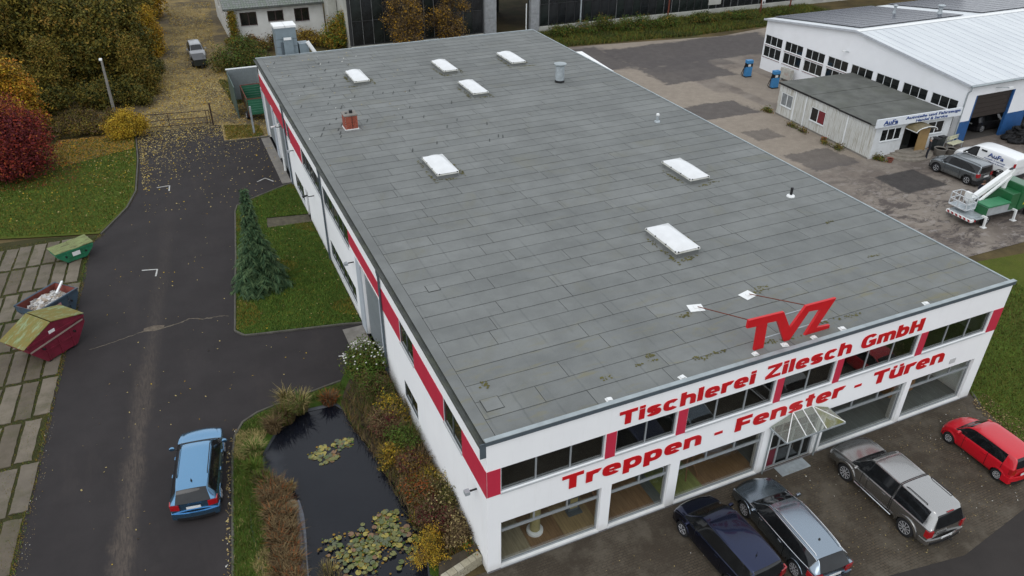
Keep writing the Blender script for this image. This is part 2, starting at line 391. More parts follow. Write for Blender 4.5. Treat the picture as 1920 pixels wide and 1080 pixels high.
# roofing sheets: real lapped strips about a metre wide, each cut in lengths
def roof_mat(name, c, seed):
    t = NT(name); v = t.pos()
    f = t.step(t.noise(v, .55, 6, .65), .3, .72); c0 = t.mix(f, tuple(x*.84 for x in c), tuple(x*1.10 for x in c))
    c1 = t.mix(t.math('MULTIPLY', t.step(t.noise(t.map(v, loc=(seed,2,0)), .22, 7, .72, .8), .52, .74), .6), c0, (.142,.140,.105))
    fr_ = t.math('SUBTRACT', 1.0, t.step(t.sep(v)[1], 1.0, 8.0)); c1 = t.mix(t.math('MULTIPLY', t.math('MULTIPLY', fr_, .75), t.step(t.noise(t.map(v, (.6,2.0,1), loc=(seed,8,0)), .8, 6, .7, .6), .52, .72)), c1, (.17,.155,.085))
    st = t.step(t.noise(t.map(v, (.5,3.2,1)), 1.2, 5, .7), .5, .8)
    c2 = t.mix(t.math('MULTIPLY', st, .2), c1, (.115,.123,.121))
    fx = t.math('FRACT', t.math('ADD', t.math('DIVIDE', t.sep(v)[0], 1.22), t.math('MULTIPLY', t.noise(t.map(v, (.3,2.5,1)), 1.5, 3), .06))); ln = t.math('SUBTRACT', 1.0, t.step(t.math('ABSOLUTE', t.math('SUBTRACT', fx, .5)), .008, .05)); c2 = t.mix(t.math('MULTIPLY', t.math('MULTIPLY', ln, .42), t.step(t.noise(t.map(v, loc=(1,4,0)), .45, 4, .7), .38, .62)), c2, (.085,.092,.090))
    c3 = t.mix(t.math('MULTIPLY', t.step(t.noise(v, 55, 2, .5), .35, .8), .25), c2, (.24,.25,.245))
    t.bump(t.math('ADD', t.noise(v, 70, 3), t.math('MULTIPLY', t.noise(v, 1.6, 4), 3.0)), .22, .012); return t.out(c3, .92, spec=.25)
RM = [roof_mat('bitumen_sheet', (.158,.165,.159), 1), roof_mat('bitumen_sheet_light', (.167,.174,.168), 4), roof_mat('bitumen_sheet_dark', (.147,.154,.149), 9)]
y = .16; row = 0; moss = pm('lap_tar', (.042,.045,.042), .8, var=.4, scale=1)
while y < BD-.14:
    y2 = min(y+.93, BD-.1)
    x = .44; first = rnd.uniform(2.0, 6.0); xs = [x]
    x += first
    while x < BW-1.2: xs.append(x); x += rnd.choice([4.6, 5.0, 5.0, 5.4, 3.1])
    xs.append(BW-.02)
    for a, b in zip(xs[:-1], xs[1:]):
        ga = .006 if a > .7 else .0
        h0 = 6.266+rnd.uniform(0,.004); h1 = h0+.012
        yj = rnd.uniform(-.006,.006)
        s = MB(); s.add([(a+ga+.008,y+.019+yj,h0+.014),(b-.010,y+.019+yj,h0+.016),(b-.010,y2,h0),(a+ga+.008,y2,h0),(a+ga+.008,y+.019+yj,6.25),(b-.010,y+.019+yj,6.25),(b-.010,y2,6.25),(a+ga+.008,y2,6.25)],
                       [(0,1,2,3),(4,5,1,0),(5,6,2,1),(6,7,3,2),(7,4,0,3)])
        s.build('roofing_sheet', RM[rnd.choice([0,0,1,2])], B, fix=False)
    y += .93; row += 1
MB().box(.0, .43, .13, BD-.11, 6.25, 6.272).build('edge_sheet', RM[2], B)
MB().box(.44, BW-.02, .13, BD-.11, 6.2505, 6.2585).build('lap_joint', moss, B)
# joints that have opened: short dark slits with a lifted lip, mostly in the rear left part of the roof
for k in range(46):
    x, yy = 1.0+10.5*rnd.random()**1.2, rnd.uniform(24,46.5)
    L_ = rnd.uniform(.25,.6); MB().ext([(-L_*.4,-L_,0),(-L_*.4+.05+.04*rnd.random(),-L_,0),(.06,0,.028),(.0,0,.028)], (0,0,.006)).build('open_joint', moss, B).location = (x, yy, 6.279)
# small roof patches
for (x, yy, s) in ((1.55,9.6,.5),(.95,1.75,.62)):
    MB().box(x-s/2, x+s/2, yy-s/2, yy+s/2, 6.276, 6.296).build('repair_patch', RM[1], B)
    MB().box(x-s/2-.025, x+s/2+.025, yy-s/2-.025, yy+s/2+.025, 6.274, 6.2865).build('patch_joint', moss, B)
# entrance: recessed frame, two leaves, red infill
TD = lambda u, w, z: (u, .10-w, z)
e = MB().tbox(TD, DOOR[0]+.003, DOOR[1]-.003, -.06, 0, 2.36, 2.497)
for u in (DOOR[0]+.05, 13.05, 13.75, 14.42, DOOR[1]-.05): e.tbox(TD, u-.045, u+.045, -.06, 0, .04, 2.36)
for z in (.06, 1.1, 1.9): e.tbox(TD, DOOR[0]+.09, DOOR[1]-.09, -.055, -.004, z-.035, z+.035)
e = e.build('entrance_door', M['frame'], B)
MB().tbox(TD, DOOR[0]+.09, 13.0, -.04, -.03, .09, 1.06).build('red_infill', pm('dark_red', (.13,.008,.02), .4), e)
for a, b in ((13.1,13.7),(13.8,14.37),(14.47,14.86)): MB().tbox(TD, a, b, -.036, -.026, .1, 1.06).build('pane', M['glass_dark'], e)
for a, b in ((12.6,13.0),(13.1,13.7),(13.8,14.37),(14.47,14.86)):
    MB().tbox(TD, a, b, -.036, -.026, 1.14, 1.86).build('pane', M['glass_dark'], e); MB().tbox(TD, a, b, -.036, -.026, 1.94, 2.35).build('pane', M['glass_dark'], e)
MB().tube([TD(13.82,.05,.75),TD(13.82,.05,1.5)], .018, 6).build('handle', M['chrome'], e)
MB().box(13.0,14.5,-.55,-.02,.0,.02).build('door_mat', M['galv'], B)
# glass canopy with sloped panes
cz, ct = 2.56, 3.0; hx0, hx1, hy = 12.2, 15.17, -1.0; rx0, rx1 = 13.25, 14.24
cn = MB(); E1 = [(hx0,hy),(hx1,hy)]
cn.bar((hx0,hy,cz),(hx1,hy,cz),.05,.07); cn.bar((hx0,hy,cz),(hx0,-.02,cz),.05,.07); cn.bar((hx1,hy,cz),(hx1,-.02,cz),.05,.07)
o = cn.build('entrance_canopy', M['galv'], B)
bars = MB(); ridge = -.03
n = 3
for k in range(3):
    t = k/2; bars.bar((13.15+(14.19-13.15)*t, hy, cz+.045), (rx0+(rx1-rx0)*t, ridge, ct), .035, .03)
bars.bar((hx0,hy,cz+.045),(rx0,ridge,ct),.035,.03); bars.bar((hx1,hy,cz+.045),(rx1,ridge,ct),.035,.03); bars.bar((rx0,ridge,ct+.01),(rx1,ridge,ct+.01),.04,.04)
bars.build('glazing_bar', M['white_plain'], o)
def acr(name, col, amt):
    t = NT(name); tr = t.n('ShaderNodeBsdfTransparent'); tr.inputs[0].default_value = (.82,.84,.80,1)
    df = t.n('ShaderNodeBsdfPrincipled'); v = t.pos(); c = t.mix(t.step(t.noise(v, 1.4, 5), .35, .7), col, (.42,.43,.40)); t.l(c, df.inputs['Base Color']); df.inputs['Roughness'].default_value = .25
    mx = t.n('ShaderNodeMixShader'); mx.inputs[0].default_value = amt; t.l(tr.outputs[0], mx.inputs[1]); t.l(df.outputs[0], mx.inputs[2])
    t.l(mx.outputs[0], t.t.nodes['Material Output'].inputs['Surface']); t.t.nodes.remove(t.b); return t.mat
AC = acr('canopy_acrylic', (.30,.31,.27), .24); ACG = acr('canopy_acrylic_mossy', (.22,.22,.06), .5)
ed = [hx0, 13.15, 13.67, 14.19, hx1]; tp = [rx0, rx0, (rx0+rx1)/2, rx1, rx1]
for k in range(4):
    p = [(ed[k],hy,cz+.04),(ed[k+1],hy,cz+.04),(tp[k+1],ridge,ct-.02),(tp[k],ridge,ct-.02)]
    if tp[k] == tp[k+1]: p = p[:3]
    MB().ext(p, (0,0,.012)).build('pane', ACG if k == 3 else AC, o)
MB().ext([(hx0,hy,cz+.04),(rx0,ridge,ct-.02),(hx0,ridge,cz+.04)], (0,0,.012)).build('pane', AC, o)
MB().ext([(hx1,hy,cz+.04),(hx1,ridge,cz+.04),(rx1,ridge,ct-.02)], (0,0,.012)).build('pane', ACG, o)
for x in (hx0+.12, hx1-.12): MB().tube([(x,-.06,.0),(x,-.06,cz)], .035, 8).build('canopy_downpipe', M['zinc'], B, True)
# wall fittings
for (yy, z, L) in ((0.9,3.45,.3),(17.9,3.5,.35),(34.2,3.6,.3)):
    f = MB().tbox(TL, yy-.03, yy+.03, .003, L, z-.02, z+.02).build('wall_lamp', M['black'], B); MB().tbox(TL, yy-.1, yy+.1, L-.02, L+.16, z-.09, z+.05).build('lamp_head', M['galv'], f)
for (yy, z) in ((28.0,2.9),(38.9,3.7)):
    f = MB().tube([TL(yy,.0,z),TL(yy,.35,z),TL(yy,.45,z+.12)], .03, 6).build('wall_lamp', M['black'], B); MB().tube([TL(yy,.42,z+.1),TL(yy,.72,z+.04)], [.05,.09], 8).build('lamp_head', M['white_plain'] if yy > 30 else M['black'], f)
MB().tube([TL(39.6,.09,-.05),TL(39.6,.09,3.7)], .09, 8).build('vent_pipe', M['white_plain'], B, True)
a = MB().tbox(TF, 22.15, 22.5, .004, .02, 2.66, 2.92).build('relief_emblem', pm('emblem', (.5,.5,.5), .6), B)
# showroom inside: floors, ceilings, back wall
def plank_mat(name, c):
    t = NT(name); v = t.pos(); w = t.noise(t.map(v, (9,.7,1)), 1.5, 5, .7); c1 = t.mix(t.step(w, .3, .7), tuple(x*.75 for x in c), tuple(x*1.15 for x in c)); return t.out(c1, .45)
FL = [plank_mat('oak_floor', (.30,.215,.105)), plank_mat('walnut_floor', (.215,.13,.065)), plank_mat('pale_floor', (.28,.24,.155)), plank_mat('grey_floor', (.13,.145,.138)), plank_mat('green_floor', (.22,.245,.08))]
xs = [.26, 1.9, 3.3, 4.75, 7.3, 7.75, 9.6, 12.2, 15.2, 19.8, 24.2]; fm = [2,1,0,1,3,4,1,3,3,3]
for k in range(len(xs)-1): MB().box(xs[k]+.004, xs[k+1]-.004, .26, 6.0, .04, .09).build('showroom_floor', FL[fm[k]], B)
wi = pm('inner_wall', (.42,.41,.37), .9)
MB().box(.26, 24.2, 6.0, 6.1, .0, 6.0).build('inner_wall', wi, B)
MB().box(.26, 24.2, .26, 5.99, 2.75, 3.4).build('storey_floor', pm('storey_floor', (.22,.21,.19), .8), B)
for x in (4.73, 7.73, 12.19, 15.17, 19.85): MB().box(x-.1, x+.1, .27, .47, .09, 2.74).build('inner_pillar', wi, B)

# heavy extended block letters built from strokes (front faces staggered a little in depth so that no two lie in one plane)
def _arc(cx, cy, rx, ry, tv, th, a0, a1, n=None):
    n = n or max(4, int(abs(a1-a0)/15)); out, inn = [], []
    for k in range(n+1):
        a = math.radians(a0+(a1-a0)*k/n); c, s = math.cos(a), math.sin(a); e = .72; cc = math.copysign(abs(c)**e, c); ss = math.copysign(abs(s)**e, s)
        out.append((cx+rx*cc, cy+ry*ss)); inn.append((cx+(rx-tv)*cc, cy+(ry-th)*ss))
    return [[out[k], out[k+1], inn[k+1], inn[k]] for k in range(n)]
def _bar(x0, x1, y0, y1): return [[(x0,y0),(x1,y0),(x1,y1),(x0,y1)]]
def glyph(c):
    s, t, xh, w = .285, .225, .755, .84; r = xh/2
    if c == 'T': return [_bar(0,.92,1-.225,1), _bar(.46-s*.55,.46+s*.55,0,.777)], .92
    if c == 'F': return [_bar(0,s*1.1,0,1), _bar(s*1.05,.80,.775,1), _bar(s*1.05,.72,.375,.59)], .80
    if c == 'H': return [_bar(0,s*1.1,0,1), _bar(.92-s*1.1,.92,0,1), _bar(s*1.05,.92-s*1.05,.40,.60)], .92
    if c == 'Z': return [_bar(.04,.88,.8,1), _bar(0,.9,0,.2), [[(0,.195),(.30,.195),(.88,.805),(.58,.805)]]], .9
    if c == 'G': return [_arc(.5,.5,.5,.52,s*1.1,.2,38,345), _bar(.52,.98,.36,.54), _bar(.98-s*.95,.98,.06,.365)], 1.0
    if c == 'i': return [_bar(0,s,0,xh), _bar(0,s,.83,1.0)], s
    if c == 'l': return [_bar(0,s,0,1)], s
    if c == '-': return [_bar(0,.40,.30,.47)], .40
    if c in 'hn': return [_bar(0,s,0,1 if c == 'h' else xh), _arc(w/2,xh-.36,w/2,.375,s,t,0,168), _bar(w-s,w,0,xh-.355)], w
    if c == 'm': return [_bar(0,s,0,xh), _arc(.37,xh-.36,.37,.375,s*.95,t,0,168), _bar(.74-s*.95,.74,0,xh-.355), _arc(.74+.37-s*.95,xh-.36,.37,.375,s*.95,t,0,160), _bar(1.48-s*1.9,1.48-s*.95,0,xh-.355)], 1.48-s*.95
    if c == 'r': return [_bar(0,s,0,xh), _arc(.42,xh-.36,.42,.375,s,t*1.15,62,170)], .60
    if c in 'uü': return [_bar(0,s,.355,xh), _arc(w/2,.36,w/2,.375,s,t,180,348), _bar(w-s,w,0,xh)]+([_bar(.12,.32,.84,1.0), _bar(w-.32,w-.12,.84,1.0)] if c == 'ü' else []), w
    if c == 'e': return [_arc(.41,r,.41,r+.012,s,t,0,318), _bar(s*.8,.815,.30,.43)], .82
    if c == 'c': return [_arc(.41,r,.41,r+.012,s,t,42,318)], .80
    if c == 's': q = (xh+t)/4+.004; return [_arc(.38,xh-q+.006,.38,q,s*.95,t,22,268), _arc(.38,q-.006,.38,q,s*.95,t,-158,90)], .76
    if c == 'b': return [_bar(0,s,0,1), _arc(.42,r,.41,r+.012,s,t,-168,168)], .83
    if c == 'p': return [_bar(0,s,-.27,xh), _arc(.42,r,.41,r+.012,s,t,-168,168)], .83
    if c == 't': return [_bar(.13,.13+s,.17,.96), _bar(0,.50,xh-.16,xh), _arc(.13+.26,.24,.26,.245,s,t,180,285)], .52
    raise KeyError(c)
def block_lettering(text, x0, x1, z0, cap, T, parent, mat, depth=.028, gap=.12, space=.42):
    adv = [space if c == ' ' else glyph(c)[1] for c in text]; tot = sum(adv)+sum(gap for c in text[:-1]); sx = (x1-x0)/tot; x = 0
    for c, a in zip(text, adv):
        if c != ' ':
            m = MB()
            for i, stroke in enumerate(glyph(c)[0]):
                d = depth+.0025*i
                for poly in stroke:
                    n = len(poly); P_ = [T(x0+(x+p[0])*sx, w, z0+p[1]*cap) for w in (.003, d) for p in poly]
                    m.add(P_, [tuple(range(n))[::-1], tuple(range(n,2*n))]+[(k,(k+1)%n,n+(k+1)%n,n+k) for k in range(n)])
            me = m.mesh('letter'); import bmesh as _b; bm = _b.new(); bm.from_mesh(me); _b.ops.remove_doubles(bm, verts=bm.verts, dist=.0006)
            seen = {}; dele = []
            for f in bm.faces:
                k = tuple(sorted(v.index for v in f.verts))
                if k in seen: dele += [f, seen[k]]
                else: seen[k] = f
            _b.ops.delete(bm, geom=list(set(dele)), context='FACES_ONLY'); _b.ops.recalc_face_normals(bm, faces=bm.faces); bm.to_mesh(me); bm.free(); me.materials.append(mat); link('letter', me, parent)
        x += a+gap

# ------------------------------------------------------------------ signs
s1 = thing('facade_sign', 'upper row of red raised letters under the dark roof edge of the white facade', 'sign', (0,0,0), 0)
block_lettering('Tischlerei Zilesch GmbH', 4.97, 19.45, 5.27, .61, TF, s1, M['red_letter'])
s2 = thing('facade_sign', 'lower, wider row of red raised letters between upper windows and shop windows', 'sign', (0,0,0), 0)
block_lettering('Treppen - Fenster - Türen', 2.85, 21.6, 2.99, .68, TF, s2, M['red_letter'])
pts = [(160,600),(185,487),(695,362),(780,595),(1015,275),(1450,160),(1160,590),(1355,548),(1335,625),(965,740),(1230,320),(1055,355),(745,805),(700,805),(595,490),(455,520),(385,930),(255,945),(320,565)]
def aty(px, py, y):
    d = _fw + _rt*((px-960)/F_PX) + _up*((540-py)/F_PX); return CAM + d*((y-CAM.y)/d.y)
tv = thing('roof_sign', 'large slanted red three-letter sign standing on the front edge of the grey roof', 'sign', (12.7,.6,6.28))
P = [aty(1380+x/7.7136, 540+yy/7.7136, .6)-Vector((12.7,.6,6.28)) for x, yy in pts]
P = [Vector((p.x, 0, p.z+.04)) for p in P]
MB().ext(P, (0,.10,0)).build('lettering', M['red_letter'], tv)
tr = MB(); tr.bar((-1.3,.13,.35),(2.0,.13,.35),.03); tr.bar((-1.9,.13,1.2),(1.8,.13,1.2),.03); tr.build('cross_bar', M['galv'], tv)
for px, z, (ex, ey) in ((-1.65,1.2,(10.9,3.87)),(.85,1.25,(13.45,3.81))):
    MB().tube([(px+.1,.1,z),(ex-12.7,ey-.6,.05)], .02, 6).build('stay', M['rust'], tv)
def plate_obj(x, y, s, lab):
    o = MB().box(-s/2,s/2,-s*.4,s*.4,0,.015).box(-.08,.08,-.08,.08,.015,.06).build('roof_anchor', M['white_plain']); o.location = (x,y,6.282); o.rotation_euler = (0,0,rnd.uniform(-.3,.3))
    return tag(o, lab, 'anchor plate', 'white anchor plates on the roof')
for x, y, s, lab in ((10.82,3.87,.62,'white anchor plate at the foot of the left rusty stay'),(13.38,3.81,.62,'white anchor plate at the foot of the right rusty stay'),
    (4.7,.32,.26,'small white plate on the roof edge nearest the left corner'),(7.7,.33,.28,'small white plate on the roof edge left of the red roof sign'),(11.0,.40,.24,'small white plate under the first letter of the roof sign'),
    (12.4,.41,.28,'small white plate under the middle letter of the roof sign'),(13.75,.33,.25,'small white plate under the last letter of the roof sign'),(15.2,.35,.28,'small white plate just right of the roof sign'),(19.7,.34,.28,'small white plate on the roof edge nearest the right corner')):
    plate_obj(x, y, s, lab)

# ------------------------------------------------------------------ things on the roof
def skylight(x0, x1, y0, y1, lab, z=6.28):
    r = thing('skylight', lab, 'skylight', ((x0+x1)/2,(y0+y1)/2,z), 0, 'skylights on the grey roof')
    a, b = (x1-x0)/2, (y1-y0)/2
    MB().box(-a+.04,a-.04,-b+.04,b-.04,-.02,.20).build('upstand', RM[2], r)
    MB().box(-a+.03,a-.03,-b+.03,b-.03,.271,.289).build('seal', M['black'], r); MB().box(-a,a,-b,b,.20,.27).build('frame', pm('skylight_frame', (.62,.62,.57), .5, dirt=(.3,.3,.2), dirt_amt=.5) if 'skyf' not in M else M['skyf'], r)
    d = MB(); nx, ny = 8, 10
    g = [[((-a+.03)+(2*a-.06)*i/nx, (-b+.03)+(2*b-.06)*j/ny,   .300+.25*(max(0,math.sin(PI*i/nx))**.55)*(max(0,math.sin(PI*j/ny))**.4)) for i in range(nx+1)] for j in range(ny+1)]
    vs = [p for rr in g for p in rr]; d.add(vs, [(j*(nx+1)+i, j*(nx+1)+i+1, (j+1)*(nx+1)+i+1, (j+1)*(nx+1)+i) for j in range(ny) for i in range(nx)])
    d.box(-a+.01,a-.01,-b+.01,b-.01,.290,.302)
    d.build('dome', M['white_dome'], r, True)
    for (x, y) in [(-a+.02,-b+.1),(-a+.02,-b/3),(-a+.02,b/3),(-a+.02,b-.1),(a-.1,-b+.02),(-a+.12,-b+.02)]:
        MB().box(x-.03,x+.03,y-.03,y+.03,.255,.31).build('clip', M['black'], r)
    return r
M['skyf'] = pm('skylight_frame', (.62,.62,.57), .5, dirt=(.3,.3,.2), dirt_amt=.5)
SKY = []
for x0, x1, y0, y1, lab in ((5.5,6.65,38.1,41.0,'farthest left skylight near the rear left corner of the roof'),(12.35,13.5,38.1,41.1,'rear skylight between two others near the back edge'),
    (18.0,19.2,38.1,41.3,'rear right skylight nearest the grey roof ventilator'),(12.4,13.55,32.2,35.3,'skylight in front of the middle one of the rear row'),
    (5.45,6.7,20.0,22.7,'left skylight halfway along the roof, in front of the brick chimney'),(17.7,18.95,14.0,16.8,'right skylight beyond the nearest one'),(12.4,13.7,7.6,10.2,'nearest skylight, closest to the red roof sign')):
    skylight(x0, x1, y0, y1, lab); SKY.append((x0,x1,y0,y1))
# brick chimney
c = thing('brick_chimney', 'small square red brick chimney with white base flashing on the roof', 'chimney', (3.1,29.75,6.28))
MB().box(-.37,.37,-.37,.37,-.02,.87).build('shaft', M['mortar'], c)
bk = MB()
for k in range(11):
    z = .06+k*.074; off = .12 if k % 2 else 0
    for side in range(4):
        u = -.40+off*.5
        while u < .40-.02:
            L = min(.205, .40-u); a, b = u+.006, u+L-.006
            if b-a > .02:
                if side == 0: bk.box(a,b,-.40,-.36,z,z+.062)
                elif side == 1: bk.box(a,b,.36,.40,z,z+.062)
                elif side == 2: bk.box(-.40,-.362,max(a,-.358),min(b,.358),z,z+.062)
                else: bk.box(.362,.40,max(a,-.358),min(b,.358),z,z+.062)
            u += L if u+L < .40 else .5
            if off and u < -.2: pass
struct(bk.build('bricks', M['brick'], c), 'stuff')
MB().box(-.44,.44,-.44,.44,-.01,.05).build('flashing', M['white_plain'], c); MB().box(-.43,.43,-.43,.43,.872,.95).build('cap_slab', M['concrete'], c)
MB().tube([(.1,0,.95),(.1,0,1.14)], .11, 10).tube([(-.2,.02,.95),(-.2,.02,1.0)], .08, 10).build('flue', M['black'], c)
MB().tube([(.05,-.42,.05),(.05,-.42,.95)], .012, 5).build('rod', M['black'], c)
v = thing('roof_ventilator', 'tall grey cylindrical ventilator with flat round cap on the roof', 'ventilator', (19.6,33.1,6.28))
MB().lathe([(.36,0),(.36,.16)], 16).build('collar', M['black'], v, True); MB().lathe([(.33,.16),(.33,1.2)], 16).build('shaft', M['galv'], v, True); MB().lathe([(.33,1.2),(.46,1.28),(.46,1.36),(.3,1.40)], 18).build('cap', M['zinc'], v, True)
v = thing('roof_vent', 'small white capped vent pipe right of the roof middle', 'vent', (21.5,23.0,6.28), 0, 'small vent pipes on the roof'); MB().lathe([(.2,0),(.18,.08),(.09,.12),(.09,.42)], 12).build('pipe', M['galv'], v, True); MB().lathe([(.10,.42),(.12,.46),(.10,.55),(.04,.58)], 12).build('cap', M['white_plain'], v, True)
v = thing('roof_vent', 'small black vent pipe on a white foot near the right roof edge', 'vent', (21.7,10.7,6.28), 0, 'small vent pipes on the roof'); MB().lathe([(.22,0),(.2,.06),(.09,.10)], 12).build('foot', M['white_plain'], v, True); MB().lathe([(.07,.1),(.07,.5)], 10).build('pipe', M['black'], v, True)
# moss and rust patches lying on the roof felt: thin growth, real relief
def moss_mesh(spots, n_per=60):
    P = []
    for (x, y, rx, ry) in spots:
        for _ in range(int(n_per*rx*ry*3+8)):
            a = rng.uniform(0, 2*PI); r = rng.uniform(0,1)**.7; px, py = x+rx*r*math.cos(a), y+ry*r*math.sin(a); s = rng.uniform(.02,.06); t = rng.uniform(0, PI)
            dx, dy = s*math.cos(t), s*math.sin(t); z = 6.286+rng.uniform(0,.008)
            P.append([(px-dx,py-dy,z),(px+dy,py-dx,z),(px+dx,py+dy,z),(px-dy,py+dx,z)])
    return np.array(P)
ring = []
for x0, x1, y0, y1 in SKY: ring += [(rnd.uniform(x0-.35,x1+.35), y0-rnd.uniform(.1,.35), .5, .10) for _ in range(2)]+[(x0-rnd.uniform(.1,.35), rnd.uniform(y0,y1), .12, .6) for _ in range(3)]+[(x1+rnd.uniform(.1,.4), rnd.uniform(y0-.2,y1), .15, .5) for _ in range(3)]
sp = ring+[(13.9,3.85,.7,.12),(14.3,4.1,.5,.1),(10.2,3.6,.6,.14),(8.9,1.0,.35,.18),(9.6,1.05,.6,.1),(12.9,.7,1.0,.12),(16.2,.9,.7,.12),(11.9,.8,.5,.12),(6.9,1.6,.8,.06),(7.4,1.9,.3,.12),(1.1,2.8,.25,.25),(5.2,1.4,.3,.1),(20.8,4.2,.4,.1),(21.4,7.6,.4,.1),(14.9,1.0,.6,.1)]
o = link('roof_moss', npmesh('roof_moss', moss_mesh(sp), 4, [pm('moss', (.095,.085,.022), .95, var=.4, scale=2)])); struct(o, 'stuff')
# ------------------------------------------------------------------ ground materials
def ground_mat():
    t = NT('earth'); v = t.pos(); f = t.noise(v, .35, 7, .65); c = t.mix(t.step(f, .35, .65), (.060,.046,.022), (.105,.078,.034)); c = t.mix(t.step(t.noise(t.map(v, loc=(3,9,0)), .18, 5), .5, .7), c, (.050,.050,.016))
    t.bump(t.noise(v, 6, 5), .5, .05); return t.out(c, .95, spec=.15)
def asphalt_mat(name, base, streak=None, wear=.5):
    t = NT(name); v = t.pos(); c = t.mix(t.step(t.noise(v, .5, 6, .65), .3, .72), tuple(x*.88 for x in base), tuple(x*1.15 for x in base))
    c = t.mix(t.math('MULTIPLY', t.step(t.noise(v, 38, 3, .7), .5, .78), .25), c, tuple(x*2.1 for x in base))
    c = t.mix(t.math('MULTIPLY', t.step(t.noise(t.map(v, (1,.25,1), (0,0,-.12)), .8, 6, .7), .5, .8), wear*.5), c, (base[0]*1.7, base[1]*1.62, base[2]*1.5))
    if streak:
        s = t.sep(v)  # dusty line along the old joint in the road, following x = x0 + k*y
        dx = t.math('ABSOLUTE', t.math('SUBTRACT', t.math('SUBTRACT', s[0], t.math('MULTIPLY', s[1], streak[1])), streak[0]))
        dx = t.math('ADD', dx, t.math('MULTIPLY', t.math('SUBTRACT', t.noise(v, .5, 6, .75), .5), 1.5))
        w = t.math('SUBTRACT', 1.0, t.step(dx, .05, streak[2])); fade = t.math('SUBTRACT', 1.0, t.step(s[1], 0, 34)); fade = t.math('ADD', t.math('MULTIPLY', fade, .62), .05)
        n2 = t.step(t.noise(t.map(v, (5,.8,1), (0,0,-.12)), 2.2, 5, .7), .25, .7)
        c = t.mix(t.math('MULTIPLY', t.math('MULTIPLY', w, fade), t.math('ADD', t.math('MULTIPLY', n2, .75), .08)), c, (.145,.115,.09))
    t.bump(t.noise(v, 60, 3), .25, .01); return t.out(c, .88, spec=.25)
def paver_mat():
    t = NT('parking_pavers'); v = t.pos(); b = t.n('ShaderNodeTexBrick'); t.l(t.map(v, (1,1,1), (0,0,0)), b.inputs['Vector'])
    b.inputs['Scale'].default_value = 1; b.inputs['Brick Width'].default_value = .21; b.inputs['Row Height'].default_value = .105; b.inputs['Mortar Size'].default_value = .009; b.inputs['Mortar Smooth'].default_value = .3
    b.inputs['Color1'].default_value = (.062,.049,.034,1); b.inputs['Color2'].default_value = (.083,.066,.047,1); b.inputs['Mortar'].default_value = (.020,.019,.015,1)
    c = t.mix(t.step(t.noise(v, .45, 7, .7), .35, .68), b.outputs['Color'], (.046,.036,.025)); 
    c = t.mix(t.math('MULTIPLY', t.step(t.noise(t.map(v, loc=(4,4,0)), .7, 7, .72), .44, .66), .75), c, (.105,.090,.068))
    c = t.mix(t.math('MULTIPLY', t.step(t.noise(v, 22, 3, .8), .58, .72), .55), c, (.15,.145,.125))
    t.bump(t.math('ADD', t.math('MULTIPLY', b.outputs['Fac'], -.8), t.noise(v, 30, 3)), .35, .012); return t.out(c, .85, spec=.3)
